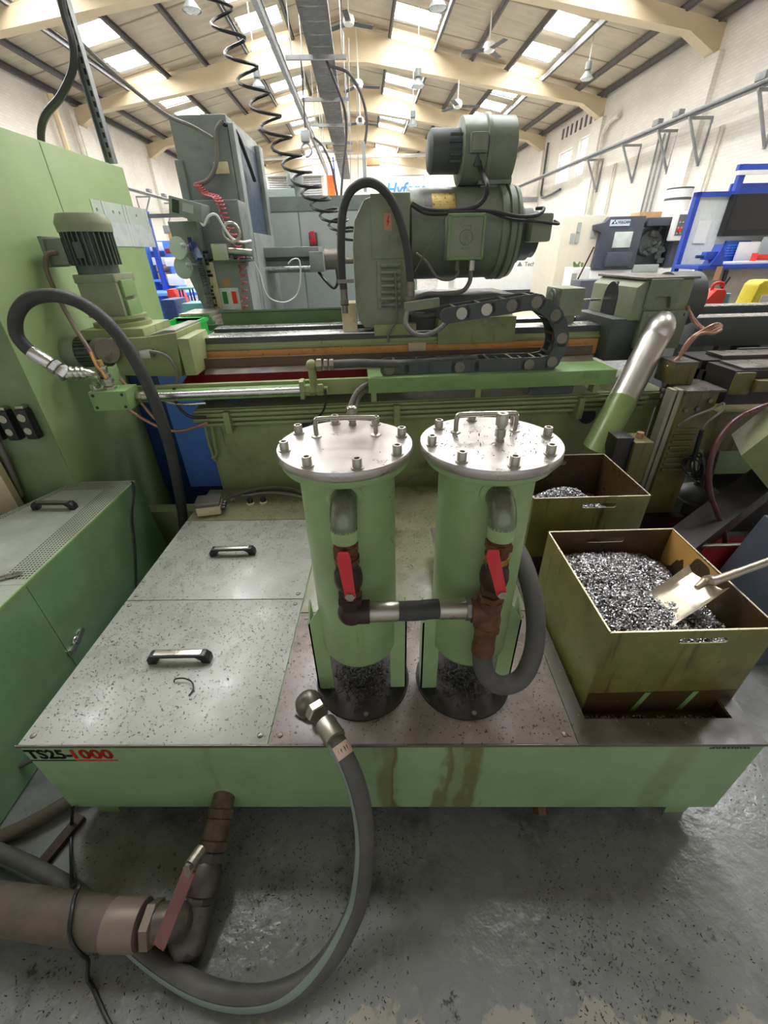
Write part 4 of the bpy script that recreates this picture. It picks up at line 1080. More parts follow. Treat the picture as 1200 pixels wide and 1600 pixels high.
# bright ledge plate in front
a0, a1 = mp(576, 612, Y=2.27), mp(960, 596, Y=2.27)
zl = (mp(576, 592, Y=2.27).z + mp(955, 578, Y=2.27).z) / 2
zl2 = (mp(576, 614, Y=2.27).z + mp(955, 601, Y=2.27).z) / 2
b = B(); b.box(a0.x, a1.x, 2.27, 2.276, zl2, zl, .001); b.box(a0.x, a1.x, 2.276, 2.56, zl - .006, zl)
obj('chain_ledge', b, M['ledge'], bed)
for px in (584, 745, 925):
    b = B(); q = mp(px, 620, Y=2.3); b.box(q.x - .015, q.x + .015, 2.28, 2.34, zl2 - .05, zl2)
    obj('ledge_bracket', b, M['mach'], bed)
for px in (352, 620, 905):
    b = B(); q = mp(px, 640, Y=2.33); b.box(q.x - .018, q.x + .018, 2.31, 2.4, zb - .03, zt0 - .01, .004)
    obj('pipe_clamp', b, M['mach'], bed)
for k, zz in enumerate((zb + .012, zb + .045, zb + .075)):
    b = B().cyl((L0 - .04, 2.365 - .01 * k, zz), (1.6, 2.365 - .01 * k, zz), .012, n=8)
    obj('pipe_run', b, M['mach'], bed)
q = mp(475, 665, Y=2.41)
obj('port_cover', B().cyl((q.x, 2.43, q.z), (q.x, 2.405, q.z), .045, n=24), M['black'], bed)
q = mp(918, 650, Y=2.41); obj('port_cover', B().cyl((q.x, 2.43, q.z), (q.x, 2.405, q.z), .05, n=24), M['black'], bed)
a = rect(826, 595, 895, 615, 2.335); obj('dark_plate', B().box(a[0], a[1], 2.325, 2.335, a[2], a[3]), M['motordark'], bed)
# conduits that loop at the left end of the base
one('conduit_loop', B().tube([mp(336, 720, Y=2.4), mp(326, 690, Y=2.39), mp(318, 650, Y=2.38), mp(322, 642, Y=2.38), mp(340, 640, Y=2.38), mp(430, 638, Y=2.37)], .009, 8, 5), M['mach'], 'green painted conduit bending up at the left end of the machine base', 'conduit')
one('conduit_loop', B().tube([mp(332, 716, Y=2.39), mp(338, 710, Y=2.385), mp(335, 690, Y=2.38), mp(331, 662, Y=2.38), mp(336, 653, Y=2.38), mp(350, 652, Y=2.38), mp(432, 648, Y=2.37)], .009, 8, 5), M['mach'], 'lower green painted conduit with a hooked end on the machine base', 'conduit')
one('cable_clip_run', B().tube([mp(484, 664, Y=2.36), mp(540, 655, Y=2.36), mp(620, 648, Y=2.36), mp(665, 641, Y=2.36), mp(720, 640, Y=2.36), mp(890, 634, Y=2.36)], .006, 7, 4), M['cable'], 'thin pale cable clipped along the machine base above the filter lids', 'cable')

# ------------------------------------------------------------------ hydraulic feed cylinder in front of the tray
YC_ = 2.26
a, c = mp(203, 620, Y=YC_), mp(478, 610, Y=YC_); zc = (a.z + c.z) / 2
t = thing('feed_cylinder', 'long feed cylinder pipe with a green valve block at its left end', 'hydraulic cylinder', (a.x, YC_, zc))
q = mp(172, 622, Y=2.2)
a_ = BLK = rect(142, 612, 200, 642, 2.16)
vb = obj('valve_block', B().box(a_[0], a_[1], 2.16, 2.30, a_[2], a_[3], .004), M['ledge'], t)
b = B()
for sx in (a_[0] + .02, a_[1] - .02):
    for sz in (a_[2] + .018, a_[3] - .018): b.cyl((sx, 2.161, sz), (sx, 2.158, sz), .008, n=10)
obj('screw_hole', b, M['black'], vb)
obj('rod', B().cyl((a_[1], YC_, zc), (mp(470, 612, Y=YC_).x, YC_, zc), .019, n=20), M['bright'], t)
b = B(); b.box(mp(215, 618, Y=2.24).x, mp(490, 610, Y=2.24).x, 2.27, 2.32, zc - .035, zc + .02, .004)
obj('barrel', b, M['ledge'], t)
b = B(); hexn(b, (a_[1], YC_, zc), (1, 0, 0), .03, .03); b.cyl((a_[1] + .03, YC_, zc), (a_[1] + .07, YC_, zc), .024)
obj('gland_nut', b, M['satin'], t)
b = B(); xx = mp(472, 608, Y=YC_).x
b.box(xx - .012, xx + .012, YC_ - .02, YC_ + .06, zc - .045, zc + .05, .004); hexn(b, (xx + .012, YC_, zc), (1, 0, 0), .03, .03); b.cyl((xx, YC_, zc), (xx + .11, YC_, zc), .022); hexn(b, (xx + .08, YC_, zc), (1, 0, 0), .032, .035); b.cyl((xx + .1, YC_, zc), (xx + .14, YC_, zc), .016)
b.cyl((xx + .065, YC_, zc), (xx + .065, YC_, zc + .13), .021); b.ell((xx + .065, YC_, zc + .13), .03, .03, .03)
obj('tee_fitting', b, M['mach'], t)
# steel hose from the tee toward the chain
zz = zc + .13; x1 = xx + .09
t = thing('hydraulic_hose', 'steel grey hydraulic hose with hexagon nuts running from the tee into the cable chain', 'hose', (x1, YC_, zz))
b = B(); hexn(b, (x1, YC_, zz), (1, 0, 0), .033, .03); hexn(b, (x1 + .04, YC_, zz), (1, 0, 0), .03, .022); hexn(b, (x1 + .07, YC_, zz), (1, 0, 0), .03, .022)
obj('hex_nut', b, M['satin'], t)
obj('hose', B().tube([(x1 + .09, YC_, zz), (x1 + .2, YC_ + .01, zz), (x1 + .34, YC_ + .05, zz - .015), (x1 + .5, YC_ + .1, zz - .03), (x1 + .9, YC_ + .15, zz - .03)], .022, 14, 6), M['hose'], t)
one('hanging_lead', B().tube([mp(508, 608, Y=2.24), mp(509, 628, Y=2.26), mp(503, 645, Y=2.3), mp(488, 660, Y=2.36)], .006, 7, 6), M['cabledark'], 'thin dark lead hanging from the tee fitting', 'cable')
one('lid_hose', B().tube([mp(545, 650, Y=2.15), mp(548, 632, Y=2.2), mp(560, 610, Y=2.27), mp(580, 598, Y=2.33), mp(610, 592, Y=2.38)], .014, 10, 6).tube([mp(552, 650, Y=2.17), mp(556, 634, Y=2.22), mp(566, 615, Y=2.29), mp(590, 600, Y=2.36)], .01, 8, 6), M['cable'], 'pair of grey cables bending up behind the filter lid into the cable chain', 'cable')

# ------------------------------------------------------------------ cable chain
t = thing('cable_chain', 'black link cable chain lying on the green ledge and curving back over itself', 'cable chain', (.4, 2.4, zl))
YA, YB_ = 2.33, 2.47
P = []
lo = [(608, 581), (845, 573)]; curve = [(862, 566), (873, 550), (878, 530), (876, 510), (866, 490), (850, 478)]; hi = [(835, 475), (705, 492)]
pa, pb = mp(*lo[0], Y=YA), mp(*lo[1], Y=YA); zlow = zl + .03
ln_lo = [V((pa.x, 0, zlow)), V((pb.x, 0, zlow))]
cv = [V((mp(x, y, Y=YA).x, 0, mp(x, y, Y=YA).z)) for x, y in curve]
h0_, h1_ = mp(835, 472, Y=YA), mp(702, 493, Y=YA)
path = [ln_lo[0].lerp(ln_lo[1], i / 8) for i in range(9)] + cv + [V((h0_.x, 0, h0_.z)).lerp(V((h1_.x, 0, h1_.z)), i / 5) for i in range(6)]
fine = catmull(path, 12)
cum = [0.]
for a, c in zip(fine, fine[1:]): cum.append(cum[-1] + (c - a).length)
def along(s):
    for i in range(len(cum) - 1):
        if cum[i + 1] >= s: return fine[i].lerp(fine[i + 1], (s - cum[i]) / max(1e-6, cum[i + 1] - cum[i]))
    return fine[-1]
n = 27; step = cum[-1] / n
for i in range(n):
    p, q = along(i * step), along((i + 1) * step)
    d = (q - p).normalized(); nx = V((-d.z, 0, d.x)); hh = .038; ext = step * .16
    pp, qq = p - d * ext, q + d * ext
    b = B(); out = []
    for k in range(9): a_ = pi / 2 + pi * k / 8; out.append(pp + (d * cos(a_) + nx * sin(a_)) * hh)
    for k in range(9): a_ = -pi / 2 + pi * k / 8; out.append(qq + (d * cos(a_) + nx * sin(a_)) * hh)
    o2 = [(v.x, v.z) for v in out]
    dy = .004 * (i % 2)
    b.prism(o2, 'y', YA + dy, YA + .012 + dy); b.prism(o2, 'y', YB_ - .012 - dy, YB_ - dy)
    m_ = p.lerp(q, .5); b.bar(V((m_.x, YA + .004, m_.z)) + nx * .026, V((m_.x, YB_ - .004, m_.z)) + nx * .026, .012, .006, (nx.x, 0, nx.z))
    l = obj('link', b, M['motordark'], t)
    if i > n - 14 or i % 3 == 0:
        b = B(); b.cyl(V((p.x, YA - .002 + dy, p.z)), V((p.x, YA + .002 + dy, p.z)), .029, n=20)
        obj('link_disc', b, M['satin'] if i > n - 5 else M['dullsteel'], l)
    if i % 2 == 0:
        m_ = p.lerp(q, .5) + nx * (hh - .004 if i < 14 else hh - .004)
        b = B().bar(V((m_.x, YA + .01, m_.z)), V((m_.x, YB_ - .01, m_.z)), .014, .006, (nx.x, 0, nx.z))
        m_ = p.lerp(q, .5) - nx * (hh - .004); b.bar(V((m_.x, YA + .01, m_.z)), V((m_.x, YB_ - .01, m_.z)), .014, .006, (nx.x, 0, nx.z))
        obj('cross_bar', b, M['dullsteel'], l)
for k, (dy, m_) in enumerate(((.035, 'cable'), (.06, 'cabledark'), (.085, 'cable'), (.11, 'cable'))):
    pts = [V((v.x, YA + dy, v.z + (.006 * (k - 1.5)))) for v in fine[6:-18:8]]
    one('chain_cable', B().tube(pts, .010, 7, 2), M[m_], ('pale cable nearest the front inside the cable chain', 'dark cable second from the front inside the cable chain', 'pale cable third from the front inside the cable chain', 'pale cable at the back inside the cable chain')[k], 'cable')

# ------------------------------------------------------------------ spindle headstock with its motors
YH = 2.66
hs = thing('spindle_headstock', 'green spindle headstock with gearbox, large horizontal motor and a black blower on top', 'drilling head', (.3, 2.9, zo + .1))
a = rect(552, 300, 640, 512, YH)
gx0, gx1, gz0, gz1 = a
b = B().prism([(gx0 + .05, gz0), (gx1 - .01, gz0), (gx1, gz0 + .02), (gx1, gz1), (gx0 + .16, gz1), (gx0 + .07, gz1 - .03), (gx0 + .015, gz1 - .12), (gx0, gz1 - .24), (gx0, gz0 + .12), (gx0 + .015, gz0 + .04)], 'y', YH, YH + .5, .012)
obj('gearbox', b, M['head'], hs)
a = rect(580, 302, 640, 404, YH - .004)
obj('cover_plate', B().box(a[0], a[1], YH - .008, YH, a[2], a[3], .002), M['head'], hs)
a = rect(600, 333, 612, 360, YH - .01)
st = obj('warning_sticker', B().box(a[0], a[1], YH - .0095, YH - .008, a[2], a[3]), mat('orange_sticker', (206, 150, 116), .6), hs)
cx_, cz_ = (a[0] + a[1]) / 2, (a[2] + a[3]) / 2; h_ = (a[3] - a[2]) / 2
obj('bolt_sign', B().prism([(cx_ + .004, cz_ + h_ * .7), (cx_ - .008, cz_ - .002), (cx_ - .001, cz_ - .002), (cx_ - .006, cz_ - h_ * .7), (cx_ + .009, cz_ + .004), (cx_ + .002, cz_ + .004), (cx_ + .008, cz_ + h_ * .7)], 'y', YH - .0102, YH - .0095), M['redink'], st)
# lubrication manifold
a = rect(590, 408, 626, 482, YH - .02)
obj('manifold_plate', B().box(a[0], a[1], YH - .015, YH, a[2], a[3], .002), M['head'], hs)
for i in range(7):
    zz = a[3] - .02 - i * (a[3] - a[2] - .04) / 6; b = B()
    b.cyl((a[0] + .02, YH - .028, zz), (a[1] - .015, YH - .028, zz), .013 if i % 2 == 0 else .010, n=10); hexn(b, (a[1] - .02, YH - .028, zz), (1, 0, 0), .014, .018)
    obj('distributor', b, M['head'] if i % 2 else M['motor'], hs)
a = rect(585, 512, 650, 538, YH - .01)
obj('carriage_foot', B().box(a[0], a[1], YH - .02, YH + .4, zo + .09, gz0 + .02, .004), M['mach'], hs)
a = rect(638, 540, 665, 556, YH - .05)
obj('scale_reader', B().box(a[0], a[1], YH - .06, YH - .01, zo - .045, zo + .05, .003), M['cream'], hs)
a = rect(685, 496, 806, 536, YH - .06)
b = B(); b.box(a[0], a[1], YH - .05, YH + .5, zo + .035, a[3], .005)
obj('carriage_cover', b, M['mach'], hs)
a = rect(640, 456, 806, 500, YH + .02)
obj('carriage', B().box(a[0], a[1], YH + .06, YH + .55, zo + .1, a[3] - .02, .006), M['motordark'], hs)
# main motor
YM = 2.98
mc = mp(735, 365, Y=YM - .12); mx0 = mp(640, 370, Y=YM - .2).x; mx1 = mp(812, 370, Y=YM - .2).x; R = .232
mz = mc.z
b = B().lathe([(R - .02, 0), (R, .01), (R, mx1 - mx0 - .12), (R + .012, mx1 - mx0 - .115), (R + .012, mx1 - mx0 - .085), (R - .005, mx1 - mx0 - .08), (R - .005, mx1 - mx0 - .07), (R + .012, mx1 - mx0 - .065), (R + .012, mx1 - mx0 - .035), (R - .005, mx1 - mx0 - .03), (R + .005, mx1 - mx0 - .02), (R + .0, mx1 - mx0), (R - .06, mx1 - mx0 + .02)], (mx0, YM, mz), (1, 0, 0), 64)
obj('main_motor', b, M['motor'], hs)
b = B().lathe([(.15, .0), (.15, .05), (.135, .06), (.135, .11), (.12, .115), (.12, .15), (.05, .16)], (mx1, YM, mz - .01), (1, 0, 0), 40)
obj('brake_drum', b, M['motordark'], hs)
a = rect(832, 333, 866, 378, YM - .2)
obj('end_box', B().box(mx1 + .05, mx1 + .17, YM - .24, YM - .02, a[2], a[3], .015), M['head'], hs)
yt = YM - R - .03
a = rect(698, 333, 757, 407, yt - .03)
tb = obj('terminal_box', B().box(a[0], a[1], yt - .045, YM - R + .12, a[2], a[3], .01), M['head'], hs)
b = B(); e = .016
b.box(a[0] + .004, a[1] - .004, yt - .051, yt - .045, a[2] + .004, a[2] + e, .002); b.box(a[0] + .004, a[1] - .004, yt - .051, yt - .045, a[3] - e, a[3] - .004, .002); b.box(a[0] + .004, a[0] + e, yt - .051, yt - .045, a[2] + .004, a[3] - .004, .002); b.box(a[1] - e, a[1] - .004, yt - .051, yt - .045, a[2] + .004, a[3] - .004, .002)
obj('box_rim', b, M['ledge'], tb)
ex, ez_, ey = (a[0] + a[1]) / 2, (a[2] + a[3]) / 2, yt - .0455
b = B().torus((ex, ey, ez_), (0, 1, 0), .036, .003, 32, 6)
b.box(ex - .024, ex + .024, ey - .002, ey, ez_ + .052, ez_ + .056).box(ex - .024, ex - .021, ey - .002, ey, ez_ + .036, ez_ + .054).box(ex + .021, ex + .024, ey - .002, ey, ez_ + .036, ez_ + .054).box(ex - .024, ex + .024, ey - .002, ey, ez_ - .056, ez_ - .046)
b.box(ex - .017, ex - .013, ey - .002, ey, ez_ - .024, ez_ + .024).box(ex - .005, ex - .001, ey - .002, ey, ez_ - .024, ez_ + .024)
b.bar((ex, ey - .001, ez_ + .023), (ex + .014, ey - .001, ez_ + .018), .004, .002, (0, 1, 0)).bar((ex + .014, ey - .001, ez_ + .018), (ex + .014, ey - .001, ez_ + .008), .004, .002, (0, 1, 0)).bar((ex + .014, ey - .001, ez_ + .008), (ex, ey - .001, ez_ + .003), .004, .002, (0, 1, 0)).bar((ex + .002, ey - .001, ez_ + .003), (ex + .017, ey - .001, ez_ - .024), .004, .002, (0, 1, 0)).bar((ex - .02, ey - .001, ez_ - .03), (ex + .02, ey - .001, ez_ - .03), .004, .002, (0, 1, 0))
obj('cast_emblem', b, M['motor'], tb)
for px, w in ((713, .012), (735, .02)):
    q = mp(px, 413, Y=yt); obj('cable_gland', B().cyl((q.x, yt - .02, a[2] + .0), (q.x, yt - .02, a[2] - .05), w, n=12), M['satin'] if w > .015 else M['cable'], tb)
# nameplate that follows the motor drum
q0, q1 = mp(672, 320, Y=YM - .2), mp(712, 320, Y=YM - .2)
def on_drum(b, xa, xb, t0, t1, dr):
    k = 6
    for i in range(k):
        ta, tb_ = t0 + (t1 - t0) * i / k, t0 + (t1 - t0) * (i + 1) / k
        P_ = lambda x, a_, r: V((x, YM - r * cos(a_), mz + r * sin(a_)))
        for r in (R + dr, R + dr + .002):
            b.quad(P_(xa, ta, r), P_(xb, ta, r), P_(xb, tb_, r), P_(xa, tb_, r))
    return b
obj('plate_frame', on_drum(B(), q0.x - .03, q1.x + .012, .46, .94, .001), M['cable'], hs)
obj('nameplate', on_drum(B(), q0.x + .015, q1.x, .48, .92, .004), M['gold'], hs)
# blower on top
bz = rect(725, 168, 812, 285, YM - .16); Ybl = YM - .12
cxs = (bz[0] + bz[1]) / 2; rr_ = (bz[3] - bz[2]) / 2
b = B().lathe([(rr_ - .012, 0), (rr_, .006), (rr_, (bz[1] - bz[0]) * .42), (rr_ + .012, (bz[1] - bz[0]) * .44), (rr_ + .012, (bz[1] - bz[0]) * .5), (rr_, (bz[1] - bz[0]) * .52), (rr_ - .002, bz[1] - bz[0] - .01), (rr_ - .03, bz[1] - bz[0])], (bz[0], Ybl + rr_ - .05, bz[2] + rr_), (1, 0, 0), 40)
b.box(bz[0] + .08, bz[1] - .03, Ybl + .1, Ybl + .32, bz[2] - .04, bz[2] + .12, .005)
bl = obj('blower_housing', b, M['motor'], hs)
b = B(); b.box(bz[0] + .13, bz[1] - .02, Ybl + .05, Ybl + .36, mz + R - .02, bz[2] + .03, .006); b.box(bz[0] + .11, bz[1] - .0, Ybl + .03, Ybl + .38, bz[2] - .0, bz[2] + .03, .004)
obj('blower_neck', b, M['motor'], hs)
a = rect(673, 200, 727, 265, Ybl + .03)
b = B().lathe([(.05, -.01), (.085, -.004), (.1, .01), (.1, a[1] - a[0] - .0), (.107, a[1] - a[0] + .01)], (a[0], Ybl + rr_ - .05, (a[2] + a[3]) / 2), (1, 0, 0), 36)
for i in range(5): b.box(a[0] + .1, a[1], Ybl + rr_ - .155, Ybl + rr_ - .14, (a[2] + a[3]) / 2 - .06 + i * .028, (a[2] + a[3]) / 2 - .05 + i * .028)
obj('blower_motor', b, M['motordark'], hs)
a = rect(736, 205, 764, 239, Ybl - .07)
o_ = obj('blower_terminal_box', B().box(a[0], a[1], Ybl - .075, Ybl + .02, a[2], a[3], .012), M['motor'], hs)
obj('box_lid', B().box(a[0] + .01, a[1] - .01, Ybl - .08, Ybl - .074, a[2] + .01, a[3] - .01, .004), M['head'], o_)
obj('cable_gland', B().cyl(((a[0] + a[1]) / 2, Ybl - .03, a[2]), ((a[0] + a[1]) / 2, Ybl - .03, a[2] - .05), .018, n=8), M['motordark'], o_)
YQ = YM - R - .02
one('motor_cable', B().tube([mp(748, 250, Y=Ybl - .03), mp(752, 268, Y=Ybl - .05), mp(761, 288, Y=YQ - .04), mp(757, 310, Y=YQ - .03), mp(738, 325, Y=YQ - .02), mp(700, 330, Y=YQ - .02), mp(665, 328, Y=YQ - .02), mp(643, 318, Y=YQ - .02)], .0125, 9, 6), M['cabledark'], 'dark cable drooping from the blower to the headstock gearbox', 'cable')
one('motor_cable', B().tube([mp(642, 320, Y=YQ - .03), mp(670, 334, Y=YQ - .03), mp(720, 332, Y=YQ - .03), mp(765, 330, Y=YQ - .03), mp(810, 338, Y=YQ - .03), mp(840, 336, Y=YQ), mp(850, 326, Y=YQ + .05), mp(838, 326, Y=YQ + .1)], .009, 8, 6).tube([mp(765, 331, Y=YQ - .03), mp(800, 343, Y=YQ - .02), mp(840, 346, Y=YQ - .02), mp(872, 350, Y=YQ), mp(866, 345, Y=YQ + .05)], .007, 8, 6), M['cabledark'], 'dark cables strung along the big motor to its end box', 'cable')
one('motor_cable', B().tube([mp(715, 416, Y=yt), mp(714, 430, Y=yt - .02), mp(700, 437, Y=yt - .03), mp(682, 432, Y=YQ - .03), mp(667, 410, Y=YQ - .02), mp(650, 396, Y=YQ)], .009, 8, 6), M['cable'], 'grey cable from the emblem box back to the gearbox', 'cable')
one('motor_cable', B().tube([mp(735, 420, Y=yt - .02), mp(734, 440, Y=yt - .03), mp(722, 455, Y=yt - .06), mp(695, 459, Y=yt - .08), mp(665, 460, Y=yt - .1), mp(648, 468, Y=yt - .1)], .013, 9, 6), M['cable'], 'thick pale cable drooping under the emblem box', 'cable')
one('motor_cable', B().tube([mp(697, 337, Y=YQ - .02), mp(685, 355, Y=YQ - .02), mp(668, 388, Y=YQ - .02), mp(648, 425, Y=YQ - .02)], .004, 6, 4), M['cable'], 'thin wire slanting across the big motor', 'cable')
# black arch hose on the headstock
Yz = 2.56
pts = [mp(537, 452, Y=Yz), mp(534, 425, Y=Yz), mp(533, 380, Y=Yz), mp(535, 335, Y=Yz), mp(544, 305, Y=Yz), mp(558, 290, Y=Yz), mp(575, 285, Y=Yz), mp(592, 291, Y=Yz), mp(608, 308, Y=Yz), mp(621, 333, Y=Yz), mp(632, 370, Y=Yz), mp(638, 405, Y=Yz), mp(641, 440, Y=Yz)]
t = thing('arch_hose', 'thick black hose arching over the headstock gearbox', 'hose', pts[0])
obj('rubber', B().tube(pts, .021, 16, 7), M['rubber'], t)
q = pts[0]
b = B(); b.cyl(q + V((0, 0, .01)), q + V((0, 0, -.05)), .02); hexn(b, q + V((0, 0, -.05)), (0, 0, -1), .026, .03); b.cyl(q + V((0, 0, -.08)), q + V((0, 0, -.12)), .016)
obj('fitting', b, M['dullsteel'], t)
q = pts[-1]; b = B(); b.cyl(q + V((0, 0, .0)), q + V((0, 0, -.07)), .026); hexn(b, q + V((0, 0, -.07)), (0, 0, -1), .03, .04); b.cyl(q + V((0, 0, -.11)), q + V((0, 0, -.16)), .022)
obj('fitting', b, M['dullsteel'], t)
one('hose_clamp', B().bar(mp(527, 440, Y=Yz - .02), mp(553, 439, Y=Yz - .02), .018, .018), M['dullsteel'], 'steel clamp bar holding the black arch hose to the gearbox', 'clamp')
a = rect(534, 474, 552, 500, 2.72)
one('cream_block', B().box(a[0], a[1] + .02, 2.72, 2.9, zo + .1, a[3], .004), M['cream'], 'worn cream block on the slideway under the arch hose', 'block')
# manifold bar and hose that drop toward the chain
a = rect(632, 470, 685, 482, 2.5)
one('manifold_bar', B().bar(mp(632, 480, Y=2.5), mp(686, 472, Y=2.5), .04, .045), M['head'], 'green manifold bar under the arch hose end', 'manifold')
one('chain_hose', B().tube([mp(636, 488, Y=2.48), mp(634, 505, Y=2.44), mp(645, 520, Y=2.4), mp(664, 524, Y=2.38), mp(685, 515, Y=2.37), mp(702, 500, Y=2.38)], .013, 10, 6), M['cable'], 'pale hose sagging from the manifold bar to the chain end', 'hose')
one('chain_hose', B().tube([mp(645, 492, Y=2.56), mp(665, 493, Y=2.52), mp(700, 488, Y=2.48), mp(730, 480, Y=2.42)], .018, 10, 5), M['hose'], 'straight grey hose running into the top of the cable chain', 'hose')
one('lead', B().tube([mp(617, 425, Y=2.62), mp(618, 440, Y=2.62), mp(619, 470, Y=2.62), mp(619, 500, Y=2.62), mp(607, 520, Y=2.62), mp(607, 534, Y=2.62)], .007, 7, 6), M['cable'], 'thin pale lead dropping beside the lubrication fittings', 'cable')

# ------------------------------------------------------------------ left end: drive housing, motors, hose
YD = 2.42
t = thing('feed_drive', 'green feed drive housing with finned motors at the left end of the bed', 'drive unit', (-1.4, 2.6, .9))
a = rect(212, 520, 305, 590, YD)
hx0, hx1 = a[0] - .12, x0 + .02
b = B().prism([(hx0, a[2] + .02), (x0 - .0, a[2] - .0), (x0 + .03, a[3] - .0), (mp(225, 530, Y=YD).x, a[3] - .02), (hx0, a[3] - .02)], 'y', YD, YD + .42, .006)
hz1 = a[3] - .02
obj('housing', b, M['mach'], t)
b = B().prism([(mp(220, 525, Y=YD).x, hz1), (x0 + .02, hz1 + .0), (x0 + .02, hz1 + .03), (mp(255, 520, Y=YD).x, hz1 + .03)], 'y', YD + .02, YD + .42, .004)
obj('top_cover', b, mat('worn_green_top', (150, 150, 132), .4, dirt=((110, 112, 90), .4, 9.)), t)
a = rect(290, 528, 312, 592, YD - .02)
b = B(); b.box(a[0] - .02, a[1] - .03, YD - .03, YD + .3, a[2] + .02, a[3], .008)
obj('end_bracket', b, M['mach'], t)
# horizontal motor
a = rect(80, 530, 152, 582, YD - .02); cz = (a[2] + a[3]) / 2; ym = YD + .1; r_ = (a[3] - a[2]) / 2
b = B().lathe([(r_ * .6, 0), (r_ * .92, .01), (r_, .04), (r_, .09), (r_ * .96, .095)], (a[0], ym, cz), (1, 0, 0), 32)
obj('fan_cowl', b, M['head'], t)
b = B(); b.cyl((a[0] + .09, ym, cz), (a[1], ym, cz), r_ * .82, n=28)
for i in range(26):
    an = 2 * pi * i / 26; b.bar((a[0] + .095, ym + r_ * .87 * sin(an), cz + r_ * .87 * cos(an)), (a[1], ym + r_ * .87 * sin(an), cz + r_ * .87 * cos(an)), .006, r_ * .2, (0, sin(an), cos(an)))
obj('finned_motor', b, M['fin'], t)
b = B(); cc = mp(160, 550, Y=YD - .06); b.lathe([(.02, -.05), (.062, -.045), (.068, -.02), (.068, .02), (.06, .045)], (cc.x, YD - .04, cc.z), (.75, -.66, .1), 26)
obj('coupling_disc', b, M['dullsteel'], t)
# vertical drive motor with gearbox
base = mp(183, 508, Y=YD + .2); tilt = V((0, 0, 1))
cz0 = base.z
cX = mp(168, 455, Y=YD + .2).x; cY = YD + .22
b = B(); b.box(cX - .13, cX + .2, cY - .18, cY + .2, hz1 - .01, hz1 + .04, .006)
obj('mount_block', b, M['mach'], t)
b = B().lathe([(.15, hz1 + .04), (.15, hz1 + .06), (.12, hz1 + .062), (.12, hz1 + .075), (.135, hz1 + .078), (.135, hz1 + .095)], (cX + .02, cY, 0), n=32)
obj('flange', b, M['mach'], t)
z1_ = mp(160, 432, Y=cY - .12).z; z0_ = hz1 + .09
b = B(); b.box(cX - .1, cX + .1, cY - .11, cY + .11, z0_, z1_, .008); b.box(cX - .105, cX + .105, cY - .115, cY + .115, z1_ - .03, z1_ + .01, .006)
gb = obj('gear_housing', b, M['head'], t)
b = B(); 
for zz in (z0_ + .04, z1_ - .06): b.box(cX + .1, cX + .118, cY - .08, cY + .06, zz - .04, zz + .04, .004)
obj('side_clamp', b, M['ledge'], gb)
zt_ = mp(130, 358, Y=cY - .1).z; ztop = mp(115, 330, Y=cY - .1).z
b = B(); b.cyl((cX - .02, cY, z1_), (cX - .02, cY, z1_ + .05), .10, n=28); b.cyl((cX - .02, cY, z1_ + .04), (cX - .02, cY, zt_), .098, n=28)
for i in range(30):
    an = 2 * pi * i / 30; b.bar((cX - .02 + .106 * cos(an), cY + .106 * sin(an), z1_ + .05), (cX - .02 + .106 * cos(an), cY + .106 * sin(an), zt_), .006, .03, (cos(an), sin(an), 0))
obj('finned_motor', b, M['fin'], t)
b = B().lathe([(.125, zt_ - .01), (.128, zt_ + .02), (.128, ztop - .04), (.11, ztop - .005), (.05, ztop)], (cX - .02, cY, 0), n=32)
obj('fan_cowl', b, M['head'], t)
a = rect(78, 372, 104, 414, cY - .08)
b = B(); b.box(cX - .2, cX - .11, cY - .09, cY + .06, a[2], a[3], .006); b.box(cX - .215, cX - .195, cY - .1, cY + .07, a[2] - .01, a[3] + .01, .004)
obj('terminal_box', b, M['motor'], t)
obj('rating_plate', B().box(cX - .04, cX + .0, cY - .128, cY - .122, (z1_ + zt_) / 2 - .02, (z1_ + zt_) / 2 + .05), M['motordark'], t)
one('drive_cable', B().tube([mp(88, 395, Y=cY - .1), mp(74, 398, Y=cY - .12), mp(72, 418, Y=cY - .14), mp(82, 446, Y=cY - .15), mp(100, 482, Y=cY - .18), mp(122, 520, Y=YD - .1), mp(140, 548, Y=YD - .16), mp(160, 590, Y=YD - .2)], .011, 9, 6), mat('brown_cable', (112, 96, 80), .5), 'brown cable running down from the upright motor to the valve block', 'cable')
one('copper_lead', B().tube([mp(141, 550, Y=2.22), mp(150, 570, Y=2.2), mp(160, 582, Y=2.2), mp(166, 592, Y=2.2)], .006, 8, 5), M['orange'], 'short orange lead beside the steel fittings of the valve block', 'cable')
# thick loop hose with steel fittings
Yh = 2.14
pts = [mp(52, 552, Y=Yh), mp(38, 540, Y=Yh), mp(26, 522, Y=Yh), mp(25, 496, Y=Yh), mp(38, 474, Y=Yh), mp(62, 463, Y=Yh), mp(95, 463, Y=Yh), mp(130, 476, Y=Yh), mp(165, 502, Y=Yh), mp(200, 545, Y=Yh), mp(228, 595, Y=Yh), mp(250, 650, Y=Yh), mp(268, 710, Y=Yh + .02), mp(280, 770, Y=Yh + .06), mp(286, 810, Y=Yh + .08), mp(288, 850, Y=Yh + .1)]
t = thing('loop_hose', 'thick black hose looping up from the valve block and down beside the tank', 'hose', pts[-1])
obj('rubber', B().tube(pts, .029, 18, 7), M['rubber'], t)
a, c = mp(48, 549, Y=Yh), mp(74, 566, Y=Yh); d = (c - a).normalized()
obj('ferrule', B().lathe([(.03, 0), (.032, .005), (.032, .085), (.03, .09)], a, d, 24), M['bright'], t)
b = B(); hexn(b, a + d * .095, d, .036, .03); hexn(b, a + d * .13, d, .038, .04)
obj('hex_nut', b, M['bright'], t)
